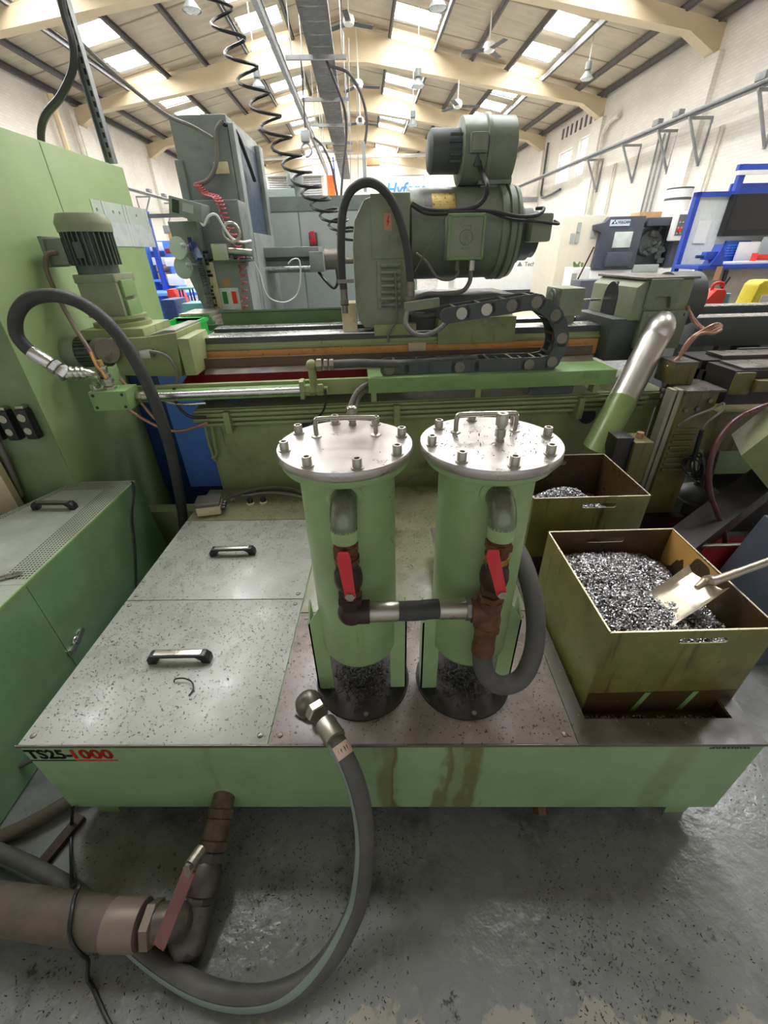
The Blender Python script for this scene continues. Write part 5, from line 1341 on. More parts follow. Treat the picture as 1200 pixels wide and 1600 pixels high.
e0 = a + d * .165; e1 = mp(112, 583, Y=Yh); e2 = mp(136, 583, Y=Yh + .02); e3 = mp(150, 590, Y=Yh + .06); e4 = mp(153, 606, Y=Yh + .1)
b = B().tube([e0, e0.lerp(e1, .6), e1, e2, e3, e4], .022, 16, 5)
for q, r_ in ((e1, .029), (e1.lerp(e2, .4), .031), (e1.lerp(e2, .75), .029)): b.torus(q, (e2 - e1), .02, .012, 18, 8)
obj('bent_pipe', b, M['bright'], t)
b = B(); hexn(b, e4 + V((0, 0, .02)), (0, 0, -1), .034, .025); hexn(b, e4 + V((0, 0, -.01)), (0, 0, -1), .032, .02); b.cyl(e4, V((e4.x, e4.y, BLK[3])), .026)
obj('hex_nut', b, M['bright'], t)
q = mp(170, 600, Y=2.22)
t = thing('block_fitting', 'stack of steel and brass fittings standing on the valve block', 'pipe fitting', q)
b = B(); zz = q.z - .03
for h_, r_ in ((0, .032), (.022, .027), (.04, .031), (.065, .022), (.1, .02)): hexn(b, (q.x, 2.22, zz + h_), (0, 0, 1), r_, .02)
b.cyl((q.x, 2.22, zz), (q.x, 2.22, zz + .12), .017)
obj('hex_stack', b, M['satin'], t)
obj('brass_plug', B().cyl((q.x, 2.22, zz + .1), (q.x - .005, 2.22, zz + .15), .013, n=8), M['gold'], t)
# small lines at the left end
for k, (pts, lb, m_) in enumerate(((((200, 640), (230, 658), (262, 672), (290, 672), (325, 660)), 'clear tube sagging in front of the blue cabinet toward the machine base', 'copper'),
        (((250, 612), (258, 626), (285, 632), (322, 630)), 'steel line level with the feed cylinder before the blue cabinet', 'bright'),
        (((272, 606), (276, 630), (295, 650), (322, 652)), 'dark tube hooking from the feed cylinder to the base', 'cabledark'),
        (((188, 592), (215, 622), (240, 652), (262, 668)), 'thin copper line crossing behind the thick loop hose', 'copper'),
        (((216, 552), (240, 550), (262, 558), (276, 580), (276, 602)), 'pale tube curving from the drive housing down to the tray', 'cable'))):
    one('fluid_line', B().tube([mp(x, y, Y=2.3 if k != 4 else 2.37) for x, y in pts], .009, 8, 6), M[m_], lb, 'tube')
q = mp(228, 553, Y=2.38); b = B(); b.box(q.x - .025, q.x + .03, 2.36, 2.42, q.z - .02, q.z + .02, .003); hexn(b, (q.x - .06, 2.39, q.z), (1, 0, 0), .014, .03)
one('line_connector', b, M['satin'], 'small steel connector on the drive housing', 'connector')

# ------------------------------------------------------------------ rest bracket and pressure head at the right end
t = thing('guide_bracket', 'small green guide bracket with a round bush standing on the slideway', 'bracket', mp(890, 500, Y=2.8))
a = rect(874, 450, 912, 500, 2.74)
b = B(); b.box(a[0], a[1] - .0, 2.74, 2.98, a[2] + .02, a[3], .015); b.box(a[0] + .05, a[1] - .02, 2.78, 2.92, zo + .11, a[2] + .04, .006)
obj('bracket_body', b, M['head'], t)
obj('bush', B().lathe([(.07, 0), (.07, .01), (.05, .012), (.05, .02), (.016, .022)], (a[0] + .0, 2.86, (a[2] + a[3]) / 2 + .01), (-1, 0, 0), 28), M['motor'], t)
q = mp(885, 470, Y=2.86)
one('drill_rod', B().cyl((mx1 + .2, 2.86, (a[2] + a[3]) / 2 + .01), (mp(985, 466, Y=2.86).x, 2.86, (a[2] + a[3]) / 2 + .01), .008, n=10), M['bright'], 'thin bright drill rod running from the bush to the pressure head', 'rod')
Yp = 2.5
ph = thing('pressure_head', 'dark green pressure head box with an arched opening and a steel chip chute flange', 'pressure head', mp(1020, 500, Y=2.6))
a = rect(990, 442, 1076, 500, Yp)
pz1 = mp(1030, 436, Y=Yp + .05).z
b = B().prism([(a[0], a[2]), (a[1], a[2]), (a[1], pz1 + .0), (a[0] + .05, pz1 + .0), (a[0], a[3] - .02)], 'y', Yp, Yp + .5, .01)
obj('head_box', b, M['head'], ph)
b = B(); b.prism([(Yp + .17, a[2] - .02), (Yp + .33, a[2] - .02)] + [(Yp + .25 + .08 * cos(an), a[2] + .10 + .09 * sin(an)) for an in [pi * i / 10 for i in range(11)]], 'x', a[0] - .003, a[0] + .05)  # solid black inset paints the dark inside of the arch
obj('arched_dark_inset', b, M['black'], ph)
obj('top_plate', B().box(a[0] + .03, a[1] + .02, Yp - .01, Yp + .52, pz1, pz1 + .012, .003), mat('oily_top_plate', (110, 104, 96), .35, dirt=((70, 62, 54), .4, 8.)), ph)
obj('lower_body', B().box(a[0] - .08, a[1] - .06, Yp + .02, Yp + .5, ztr, a[2] + .01, .008), M['motordark'], ph)
b = B(); q = rect(1015, 436, 1062, 482, Yp - .03)
b.prism([(q[0], q[2]), (q[0] + .03, q[2]), (q[0] + .045, q[2] + .06), (q[1] - .045, q[2] + .06), (q[1] - .03, q[2]), (q[1], q[2]), (q[1], q[3]), (q[0], q[3])], 'y', Yp - .03, Yp, .003)
obj('hinge_plate', b, M['motor'], ph)
q = rect(1002, 486, 1068, 545, Yp - .04)
b = B(); b.box(q[0], q[1], Yp - .04, Yp + .03, q[2], q[3], .004)
for sx in (q[0] + .02, q[1] - .02): b.cyl((sx, Yp - .04, q[3] - .02), (sx, Yp - .05, q[3] - .02), .01, n=8)
obj('chute_flange', b, M['motor'], ph)
cc = rect(1070, 440, 1100, 495, Yp + .1)
obj('end_drum', B().cyl((a[1] - .02, Yp + .22, (pz1 + a[2]) / 2 - .02), (a[1] + .16, Yp + .22, (pz1 + a[2]) / 2 - .02), .15, n=40), M['motordark'], ph)
# chip chute
p0 = mp(1031, 506, Y=Yp - .03); p1 = mp(1020, 534, Y=Yp - .1); p3 = mp(934, 700, Y=2.06); p2 = p1.lerp(p3, .56); RC = .076
t = thing('chip_chute', 'round steel chute pipe with a green lower end slanting down into the farther chip bin', 'chute', p3)
obj('steel_pipe', B().tube([p0, p0.lerp(p1, .45) + V((0, -.02, .012)), p1, p1.lerp(p2, .5), p2], RC, 32, 6), M['chutesteel'], t)
d = (p3 - p2).normalized(); L = (p3 - p2).length; ex_, ey_, _ = frame(d); b = B(); cut = (CAM - p3).normalized(); cut = (cut - d * cut.dot(d)).normalized()
for rad in (RC + .003, RC - .004):
    up_, dn_ = [], []
    for i in range(36):
        e_ = ex_ * cos(2 * pi * i / 36) + ey_ * sin(2 * pi * i / 36)
        up_.append(b.m.verts.new(p2 + e_ * rad)); dn_.append(b.m.verts.new(p3 + e_ * rad + d * (e_.dot(cut) * RC * .75)))
    for i in range(36): b._face([up_[i], up_[(i + 1) % 36], dn_[(i + 1) % 36], dn_[i]])
    if rad > RC: o_up, o_dn = up_, dn_
for i in range(36):
    j = (i + 1) % 36; b._face([o_dn[i], o_dn[j], dn_[j], dn_[i]]); b._face([o_up[i], o_up[j], up_[j], up_[i]])
obj('green_end', b, mat('chute_paint', (120, 136, 84), .38, .1, dirt=((140, 134, 110), .4, 5.)), t)
place(Matrix.Identity(4))
# ================================================================== LEFT: COVER, TALL CABINET, BLUE CABINET
XC, ZC = -1.43, .665
yb_, ys_ = wp(218, 766, X=XC).y, wp(48, 913, z=ZC).y
p95, p0l = wp(97, 767, z=ZC), wp(0, 806, z=ZC)
cv = thing('green_cover', 'low green machine cover with a perforated pale top and a latch, beside the tank end', 'machine cover', (-1.9, 1.3, 0))
b = B().prism([(XC, .42), (XC, ys_ - .003), (-2.6, ys_ - .003), (-2.6, .42)], 'z', .01, ZC - .004)
obj('front_section', b, M['cover'], cv)
b = B().prism([(XC, ys_), (XC, yb_), (p95.x, yb_), (p0l.x, p0l.y), (-2.6, p0l.y - .05), (-2.6, ys_)], 'z', .01, ZC - .004)
q = wp(258, 846, X=XC)
b.prism([(yb_, .01), (yb_, ZC - .004), (q.y, q.z), (q.y, .01)], 'x', XC - .3, XC)
obj('rear_section', b, M['cover'], cv)
b = B().prism([(XC, .42), (XC, ys_ - .002), (-2.6, ys_ - .002), (-2.6, .42)], 'z', ZC - .004, ZC)
obj('front_top', b, M['covertop'], cv)
rt = obj('rear_top', B().prism([(XC, ys_), (XC, yb_), (p95.x, yb_), (p0l.x, p0l.y), (-2.6, p0l.y - .05), (-2.6, ys_)], 'z', ZC - .004, ZC), M['covertop'], cv)
b = B(); b.box(XC - .13, XC - .012, ys_ + .03, yb_ - .012, ZC, ZC + .001); b.box(p95.x + .0, XC - .13, yb_ - .1, yb_ - .012, ZC, ZC + .001)
b.prism([(p95.x, yb_ - .02), (p95.x, yb_ - .1), (p0l.x, p0l.y - .1), (p0l.x, p0l.y - .02)], 'z', ZC, ZC + .001)
obj('perforated_strip', b, M['perf'], rt)
b = B().prism([(yb_ + .006, ZC - .03), (q.y - .004, q.z + .0), (q.y - .004, q.z + .0015), (yb_ + .006, ZC - .0285)], 'x', XC - .09, XC - .01)
b = B().bar((XC - .04, yb_ + .01, ZC - .004), (XC - .04, q.y, q.z + .006), .07, .003)
obj('perforated_strip', b, M['perf'], cv)
h = wp(87, 795, z=ZC); grip((h.x, h.y, ZC), .225, radians(-2), None, rt)
e = B().box(XC - .006, XC + .001, .42, yb_, ZC - .006, ZC + .002); obj('worn_edge', e, M['ledge'], cv)
lp = wp(117, 1003, X=XC)
b = B(); b.box(XC, XC + .008, lp.y - .06, lp.y - .015, lp.z - .03, lp.z + .005, .002); b.bar((XC + .012, lp.y - .045, lp.z - .012), (XC + .018, lp.y + .055, lp.z + .03), .022, .008, (1, 0, 0)); b.torus((XC + .012, lp.y + .0, lp.z + .008), (1, 0, 0), .02, .004, 16, 6); b.box(XC, XC + .007, lp.y + .02, lp.y + .06, lp.z + .0, lp.z + .03, .002)
obj('toggle_latch', b, M['bright'], cv)
one('cover_cable', B().tube([(XC + .008, yb_ - .05, ZC + .02), (XC + .012, yb_ - .06, ZC - .03), wp(207, 808, X=XC + .012), wp(211, 850, X=XC + .012), wp(213, 900, X=XC + .012), wp(212, 930, X=XC + .012)], .005, 7, 6), M['cabledark'], 'dark cable hanging down the side of the green cover', 'cable')
b = B(); a_ = wp(3, 905, z=ZC + .004); b.bar(a_ + V((-.12, -.05, .004)), a_ + V((.06, .03, .006)), .02, .008)
one('steel_clip', b, M['satin'], 'steel clip lying on the pale top of the green cover', 'clip')
# tall cabinet
XT = -1.75
yn, yfr = wp(60, 630, X=XT).y, wp(191, 258, X=XT).y
zt_ = wp(120, 238, X=XT).z
tc_ = thing('tall_cabinet', 'tall pale green electrical cabinet with label holders, behind the drive motors', 'cabinet', (XT, (yn + yfr) / 2, 0))
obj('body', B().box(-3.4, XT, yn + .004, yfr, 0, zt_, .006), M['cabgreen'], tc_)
obj('front_face', B().box(-3.4, XT - .004, yn, yn + .004, .02, zt_ - .004), M['cabdark'], tc_)  # darker copy of the cabinet green puts shade on this face
a, c = wp(66, 236, X=XT), wp(100, 326, X=XT)
obj('door_seam', B().box(XT - .001, XT + .0015, a.y - .003, a.y + .003, c.z - .05, zt_ - .01), M['cabdark'], tc_)
y0, y1 = wp(141, 316, X=XT).y, wp(226, 322, X=XT).y; z0, z1 = wp(195, 385, X=XT).z, wp(180, 318, X=XT).z
lh = obj('label_holder', B().box(XT, XT + .003, y0, y1, z0, z1, .001), mat('pale_label_plate', (196, 206, 192), .4, var=.06), tc_)
b = B()
for k in (.17, .52, .58, .97): b.box(XT + .003, XT + .006, y0 + (y1 - y0) * k - .008, y0 + (y1 - y0) * k + .008, z0, z1)
b.box(XT + .003, XT + .005, y0 + (y1 - y0) * .18, y1, z0, z0 + (z1 - z0) * .55)
obj('holder_strip', b, M['board'], lh)
b = B()
for k in (.06, .32, .43, .75): b.cyl((XT + .003, y0 + (y1 - y0) * k, z1 - .05), (XT + .005, y0 + (y1 - y0) * k, z1 - .05), .009, n=8)
obj('screw', b, M['cabdark'], lh)
for k, (x, y) in enumerate(((-9, 662), (17, 662), (46, 660))):
    q = wp(x, y, Y=yn - .02)
    t = thing('wall_connector', ('black multipin connector at the outer end of the row on the green cabinet side', 'black multipin connector in the middle of the row on the green cabinet side', 'black multipin connector nearest the cabinet corner in its row')[k], 'connector', q, 'connectors on the cabinet side')
    obj('shell', B().box(q.x - .03, q.x + .03, yn - .05, yn, q.z - .085, q.z + .075, .012), M['black'], t)
    for dz_, r_ in ((.035, .021), (-.035, .019)): obj('plug_face', B().cyl((q.x, yn - .05, q.z + dz_), (q.x, yn - .056, q.z + dz_), r_, n=12), M['satin'], t)
    obj('latch_bar', B().box(q.x - .02, q.x + .02, yn - .04, yn - .005, q.z + .075, q.z + .09, .003), M['satin'], t)
one('grey_conduit', B().cyl(wp(-2, 690, Y=yn - .03), wp(34, 775, Y=yn - .03), .014, n=10), M['cable'], 'grey conduit slanting below the connector row', 'conduit')
q = wp(-30, 760, Y=yn - .1)
one('leaning_board', B().box(q.x - .3, wp(22, 770, Y=yn - .08).x, yn - .1, yn - .06, .3, wp(0, 715, Y=yn - .08).z), M['cream'], 'pale panel leaning in the corner below the connector row', 'panel')
# blue cabinet between the cabinet and the machine base
Yb = 2.95
a, c = wp(212, 650, Y=Yb).x, wp(272, 650, Y=Yb).x
zb0, zb1 = .2, wp(250, 545, Y=Yb).z
t = thing('blue_cabinet', 'blue steel cabinet standing behind the thick loop hose', 'cabinet', (c, Yb + .2, .2))
bx0 = max(-1.735, wp(190, 648, Y=Yb).x); bx1 = wp(268, 660, Y=Yb).x
obj('shaded_front', B().box(bx0, bx1, Yb, Yb + .5, zb0, zb1, .004), M['bluedark'], t)  # darker blue paints the face that lies in shadow
obj('lit_front', B().box(bx1, bx1 + .36, Yb - .003, Yb + .5, zb0, zb1, .004), M['bluelight'], t)  # brighter blue paints the lit face of the same cabinet
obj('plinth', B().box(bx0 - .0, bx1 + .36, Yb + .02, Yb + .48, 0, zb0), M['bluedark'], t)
b = B(); q0, q1 = wp(238, 800, z=.3), wp(300, 786, z=.3)
one('floor_duct', B().box(q0.x - .1, q0.x + .6, q0.y, q0.y + .1, .0, .3, .004), M['mach'], 'green duct end low between the cover and the machine base', 'duct')

# ================================================================== RIGHT: SECOND MACHINE BESIDE THE CHUTE
T2 = thing('slotted_table', 'dark slotted steel work table of the machine beyond the chip bins', 'work table', wp(1165, 600, Y=2.2))
f = wp(1150, 580, Y=2.22); bk = wp(1062, 540, X=f.x); zt2 = f.z
b = B(); b.box(f.x, f.x + 1.4, f.y, f.y + .22, zt2 - .18, zt2); b.box(f.x, f.x + 1.4, f.y + .26, bk.y, zt2 - .18, zt2); b.box(f.x, f.x + 1.4, f.y + .2, f.y + .3, zt2 - .13, zt2 - .05)
obj('table_body', b, mat('dark_table_iron', (58, 52, 50), .4, .3, dirt=((40, 34, 34), .4, 6.), fleck=((150, 130, 126), .72, 70.)), T2)
b = B(); b.box(f.x + .05, f.x + 1.4, f.y + .02, f.y + .2, zt2, zt2 + .012, .002); b.box(f.x + .12, f.x + 1.4, f.y + .28, f.y + .42, zt2, zt2 + .02, .002); b.box(f.x + .35, f.x + 1.4, f.y + .46, bk.y - .02, zt2, zt2 + .02, .002)
obj('table_strip', b, M['tray'], T2)
obj('red_oil_tray', B().box(f.x + .1, f.x + 1.4, f.y + .2, f.y + .28, zt2 - .02, zt2 - .01), M['maroon'], T2)
b = B(); b.box(f.x + .0, f.x + .1, f.y - .02, f.y, zt2 - .12, zt2 - .005, .004); b.box(f.x + .1, f.x + 1.4, f.y - .05, f.y, zt2 - .1, zt2 - .04, .004)
obj('green_apron', b, M['olive'], T2)
for k, (ya, yb2, lb, m1) in enumerate(((472, 498, 'dark steel beam with a bright top edge, farther one behind the slotted table', 3.35), (489, 528, 'dark steel beam with a bright top edge, nearer one behind the slotted table', 2.95))):
    x0 = (1078, 1092)[k]
    q, q2 = wp(x0, ya + 8, Y=m1), wp(x0, yb2 + 4, Y=m1)
    t = thing('slide_bar', lb, 'beam', V((q.x + .5, m1, q2.z)))
    obj('beam_body', B().box(q.x, q.x + 1.6, m1, m1 + .14, q2.z - .04, q.z, .004), M['motordark'], t)
    for xx in (q.x + .3, q.x + 1.2): obj('pier', B().box(xx, xx + .2, m1 + .02, m1 + .12, .3 if k else 0, q2.z - .04), M['oilblack'], t)
    obj('bright_top', B().box(q.x + .01, q.x + 1.6, m1 + .002, m1 + .14, q.z, q.z + .004), M['bright'], t)
# pedestal and slide below
t = thing('slide_pedestal', 'oily olive pedestal with a pale slide rail, standing behind the chip bins', 'pedestal', wp(1075, 800, Y=2.3) * 1)
a = rect(1066, 612, 1118, 650, 2.2, wp)
b = B(); b.box(a[0], a[1], 2.2, 2.4, .32, a[3], .006)
obj('column', b, M['olive'], t)
b = B(); b.box(a[0] - .015, a[1] + .02, 2.18, 2.41, a[3], a[3] + .012, .003)
obj('cap_plate', b, M['tray'], t)
for k, (x, y) in enumerate(((1070, 640), (1088, 638), (1108, 625))):
    q = wp(x, y, Y=2.2); obj('bolt', B().cyl((q.x, 2.2, q.z), (q.x, 2.185, q.z), .012, n=10), M['dullsteel'], t)
b = B()
for i in range(8): b.box(a[0] + .01, a[1] - .05, 2.185, 2.2, .62 + i * .035, .637 + i * .035, .004)
obj('bellows', b, M['olive'], t)
r0, r1 = wp(1050, 608, Y=2.12), wp(1006, 770, Y=2.12)
rx = (r0.x + r1.x) / 2
b = B(); b.box(rx - .025, rx - .004, 2.1, 2.16, .45, r0.z, .003); b.box(rx + .004, rx + .03, 2.1, 2.16, .45, r0.z, .003); b.box(rx - .005, rx + .005, 2.12, 2.15, .45, r0.z - .004)
obj('slide_rail', b, mat('pale_aluminium', (150, 146, 128), .42, .5, dirt=((110, 100, 70), .3, 7.)), t)
a2 = rect(1050, 568, 1078, 602, 2.3, wp); b = B(); b.box(a2[0], a2[1] + .03, 2.3, 2.45, a[3] + .012, a2[3] - .0, .006)
obj('head_block', b, M['olive'], t)
obj('head_top', B().box(a2[0], a2[1] + .03, 2.3, 2.45, a2[3], a2[3] + .006), M['tray'], t)
q = rect(1090, 585, 1130, 620, 2.45, wp); obj('side_arm', B().box(q[0], q[1] + .12, 2.45, 2.55, q[2], q[3], .005), M['dullsteel'], t)
obj('plinth', B().box(a[0] - .3, a[1] + .05, 2.15, 2.41, 0, .32, .005), M['oilblack'], t)
# small switch box by the rail
a = rect(988, 692, 1020, 728, 1.98, wp)
t = thing('switch_box', 'small dirty olive box with a copper fitting behind the farther chip bin', 'box', (a[0], 2.0, a[2]))
obj('case', B().box(a[0], a[1] - .01, 1.98, 2.12, a[2] - .1, a[3], .004), M['olive'], t)
obj('fitting', B().cyl(((a[0] + a[1]) / 2, 2.05, a[3]), ((a[0] + a[1]) / 2, 2.05, a[3] + .03), .018, n=6), M['copper'], t)
obj('bracket', B().box(a[0] - .09, a[0], 2.0, 2.1, .55, a[3] + .02, .003), M['oilblack'], t)
# cross beam and hanging panels
a = rect(1112, 645, 1200, 715, 2.6, wp)
one('cross_member', B().box(a[0], a[1] + .8, 2.6, 2.8, a[2] + .05, a[3], .006), M['olive'], 'brown stained green cross beam between the pedestal and the tilted green panel', 'beam')
a = rect(1105, 705, 1200, 740, 2.62, wp)
one('lower_member', B().box(a[0], a[1] + .8, 2.62, 2.85, a[2], a[3] + .02, .006), M['cabdark'], 'darker green beam just below the stained cross beam', 'beam')
p = [wp(1158, 712, Y=2.05), wp(1215, 668, Y=2.0), wp(1240, 780, Y=2.0), wp(1205, 770, Y=2.05)]
b = B(); fr = [b.m.verts.new(q) for q in p]; bb = [b.m.verts.new(q + V((.12, .25, .02))) for q in p]
b._face(fr); b._face(bb[::-1])
for i in range(4): b._face([fr[i], fr[(i + 1) % 4], bb[(i + 1) % 4], bb[i]])
one('tilted_panel', b, M['mach'], 'tilted green panel edge on the far side of the dark red hose', 'panel')
one('oily_strut', B().bar(wp(1050, 862, Y=1.75), wp(1215, 735, Y=2.25), .16, .1), M['oilblack'], 'dark oily beam slanting up behind the bin with the shovel', 'beam')
one('machine_plinth', B().box(2.05, 3.4, 2.42, 3.3, 0, .3, .005), mat('black_oily_base', (40, 36, 34), .4, dirt=((24, 22, 22), .5, 5.)), 'black oily plinth low on the floor under the slotted table', 'plinth')
a = rect(1098, 852, 1188, 885, 1.75, wp)
t = thing('drip_tray', 'dark red drip tray on the floor behind the bin with the shovel', 'tray', (a[0] + .2, 1.8, 0))
obj('tray_wall', B().box(a[0] - .1, a[1] + .5, 1.75, 1.76, .18, a[3], .002).box(a[0] - .1, a[1] + .5, 1.76, 2.1, .18, .19), M['maroon'], t)
obj('tray_lip', B().box(a[0] - .1, a[1] + .5, 1.735, 1.755, a[3], a[3] + .012, .003), M['dullsteel'], t)
obj('support', B().box(a[0], a[1] + .4, 1.8, 2.05, 0, .18), M['motordark'], t)
one('grey_side_box', B().prism([(1.72, .0), (2.2, 0), (2.2, .62), (1.86, .62)], 'y', 1.3, 1.7, .01), M['anth'], 'dark grey box end beyond the shovel shaft', 'box')
# dark red hose and cables
t = thing('red_brown_hose', 'dark red hose arching down behind the bin that holds the shovel', 'hose', wp(1110, 760, Y=1.9))
obj('rubber', B().tube([wp(1230, 626, Y=2.1), wp(1195, 634, Y=2.05), wp(1150, 656, Y=2.0), wp(1122, 690, Y=1.95), wp(1109, 730, Y=1.92), wp(1110, 770, Y=1.9), wp(1120, 800, Y=1.88), wp(1132, 835, Y=1.85), wp(1132, 862, Y=1.82), wp(1120, 876, Y=1.8), wp(1100, 886, Y=1.78)], .013, 10, 6), mat('dark_red_rubber', (84, 52, 52), .35, var=.15), t)
for k in range(4):
    dx = 5 * k
    one('copper_hose', B().tube([wp(1052 - 3 * k, 585 - 4 * k, Y=2.36), wp(1060 + dx * .3, 560 - 2 * k, Y=2.36), wp(1076 + dx, 532 - 3 * k, Y=2.36), wp(1100 + dx, 515 + 2 * k, Y=2.38), wp(1120 + 2 * k, 506 + 3 * k, Y=2.42), wp(1127 - 2 * k, 512 + 2 * k, Y=2.5), wp(1108 - 6 * k, 517 - 2 * k, Y=2.55), wp(1084 - 3 * k, 500 - 6 * k, Y=2.6), wp(1074, 478, Y=2.6)], .008, 8, 6), M['copper'],
        'clear copper coloured hose looping between the chute flange and the slotted table', 'hose', 'copper coloured hoses beside the chute')
for k, (x, y) in enumerate(((1046, 580), (1058, 583))):
    q = wp(x, y, Y=2.36); t = thing('brass_fitting', ('oily hose fitting beside the chute pipe', 'oily hose fitting, second from the chute pipe')[k], 'pipe fitting', q)
    b = B()
    for j in range(5): hexn(b, q + V((0, 0, -.02 - .032 * j)), (0, 0, 1), (.016, .02, .015, .019, .014)[j], .026)
    obj('hex_stack', b, M['dullsteel'], t); obj('clamp_screw', B().cyl(q + V((.01, -.01, .01)), q + V((.035, -.015, .012)), .007, n=8), M['bright'], t)
one('loose_wires', B().tube([wp(1060, 665, Y=2.18), wp(1080, 652, Y=2.15), wp(1110, 640, Y=2.15), wp(1130, 630, Y=2.2), wp(1128, 642, Y=2.15), wp(1105, 660, Y=2.12), wp(1095, 675, Y=2.12), wp(1085, 690, Y=2.12)], .006, 7, 6), M['cable'], 'pale wires tied in a loose loop on the olive pedestal', 'wire')
b = B()
for k in range(6):
    c_ = wp(1080 + 3 * k, 728 + 3 * (k % 2), Y=2.1); b.torus(c_, (1, .5 - .2 * k, .2), .05 + .006 * k, .005, 18, 6)
b.tube([wp(1097, 672, Y=2.1), wp(1090, 695, Y=2.1), wp(1083, 720, Y=2.1)], .012, 8, 4).tube([wp(1085, 745, Y=2.1), wp(1095, 735, Y=2.1), wp(1103, 750, Y=2.1), wp(1101, 762, Y=2.1)], .008, 8, 5)
one('coiled_cable', b, M['black'], 'black coil of cable hanging on the olive pedestal', 'cable')
b = B()
for k in range(2):
    P = [wp(1118 - 14 * k, 705, Y=2.4), wp(1108 - 12 * k, 740, Y=2.35), wp(1100 - 14 * k, 770, Y=2.3)]
    F_ = catmull(P, 14)
    b.tube(F_, .02, 10, 1)
    for i, q in enumerate(F_):
        if i: b.torus(q, F_[i] - F_[i - 1], .02, .005, 12, 6)
one('ribbed_hose', b, M['rubber'], 'pair of black ribbed hoses in the gap beside the dark red hose', 'hose')
one('oily_rag', B().ell(wp(1090, 772, Y=2.3), .13, .12, .06, 16, 8), M['motordark'], 'dark round foot of the ribbed hoses', 'hose foot')

# ================================================================== BACKGROUND MACHINES
# grey column machine
Yc = 4.8
def gx(x, y): return wp(x, y, Y=Yc)
cx0, cx1 = gx(288, 300).x, gx(372, 300).x; ctop = gx(300, 178).z
cyb = wp(412, 300, X=cx1).y
gm = thing('grey_machine_tool', 'tall grey column machine with hand wheels and a red coiled cable, beyond the slideway', 'machine tool', (cx0, Yc + .5, 0))
b = B(); b.box(cx0, cx1, Yc, cyb, .3, ctop, .02); b.box(cx0 - .02, cx0 + .05, Yc - .03, cyb, .3, ctop - .3, .01)
obj('column', b, M['greydark'], gm)
obj('guideway_recess', B().box(cx1 - .02, cx1 + .004, Yc + .14, cyb - .16, .9, ctop - .12), mat('slate_blue_recess', (62, 74, 92), .4), gm)
b = B(); b.box(cx1, cx1 + .05, Yc, Yc + .13, .5, ctop - .06, .01); b.box(cx1, cx1 + .05, cyb - .15, cyb, .5, ctop - .05, .01); b.box(cx1, cx1 + .06, Yc + .1, cyb - .1, .9, 1.95, .02)
obj('guide_rail', b, M['grey'], gm)
a = rect(298, 312, 372, 405, Yc - .25, wp)
b = B(); b.box(a[0], a[1] + .04, Yc - .25, Yc + .02, a[2], a[3], .015)
obj('saddle', b, M['greydark'], gm)
a = rect(318, 408, 392, 500, Yc - .3, wp)
kn = obj('knee', B().box(a[0], a[1], Yc - .3, Yc + .1, .4, a[3], .015), M['grey'], gm)
q = rect(320, 410, 340, 490, Yc - .34, wp)
pp = obj('perforated_plate', B().box(q[0], q[1], Yc - .33, Yc - .305, q[2], q[3], .003), M['cream'], kn)
b = B()
for i in range(16): b.cyl((random.uniform(q[0] + .02, q[1] - .02), Yc - .331, q[2] + .04 + i * .031), (random.uniform(q[0] + .02, q[1] - .02), Yc - .334, q[2] + .04 + i * .031), .012, n=8)
obj('hole_row', b, M['black'], pp)
q = rect(344, 450, 374, 484, Yc - .32, wp)
fl = obj('sticker_plate', B().box(q[0], q[1], Yc - .306, Yc - .302, q[2], q[3]), M['board'], kn)
w3 = (q[1] - q[0] - .05) / 3
obj('green_stripe', B().box(q[0] + .025, q[0] + .025 + w3, Yc - .308, Yc - .306, q[2] + .05, q[3] - .03), mat('flag_green', (30, 130, 70), .5), fl); obj('red_stripe', B().box(q[0] + .025 + 2 * w3, q[1] - .025, Yc - .308, Yc - .306, q[2] + .05, q[3] - .03), M['redbright'], fl)
q = rect(346, 434, 360, 448, Yc - .32, wp); obj('note', B().box(q[0], q[1], Yc - .306, Yc - .302, q[2], q[3]), M['card'], kn)
# apron with wheels
a = rect(272, 345, 316, 440, Yc - .35, wp)
ap = obj('apron', B().prism([(a[0], a[3]), (a[0] + .02, a[2] + .25), (a[0] + .22, a[2] - .5), (a[1], a[2] - .5), (a[1], a[3])], 'y', Yc - .35, Yc - .05, .01), M['greydark'], gm)
for (x, y, r) in ((281, 388, .085), (289, 418, .09)):
    c_ = wp(x, y, Y=Yc - .5); b = B(); b.lathe([(r * .3, 0), (r, .01), (r, .03), (r * .3, .035)], c_, (-.3, -1, .1), 28); b.cyl(c_, c_ + V((.05, .2, 0)), .03, n=12); b.ell(c_ + V((r * .6, -.05, .02)), .02, .03, .02, 10, 6)
    obj('hand_wheel', b, M['cabgrey'] if y < 400 else M['grey'], gm)
a = rect(268, 312, 318, 342, Yc - .5, wp)
Mx = Matrix.Translation(((a[0] + a[1]) / 2, Yc - .5, (a[2] + a[3]) / 2)) @ Matrix.Rotation(radians(14), 4, 'Y')
w2, h2_ = (a[1] - a[0]) / 2, (a[3] - a[2]) / 2
pn = obj('control_pendant', B().box(-w2, w2, -.05, .15, -h2_, h2_, .01, Mx), M['grey'], gm)
obj('display', B().box(-.02, w2 * .5, -.054, -.05, -.02, h2_ * .6, 0, Mx), M['cabgrey'], pn)
obj('switch_row', B().box(-w2 + .03, -.05, -.056, -.05, -h2_ * .7, h2_ * .7, 0, Mx), M['black'], pn)
a = rect(330, 380, 392, 400, Yc - .45, wp)
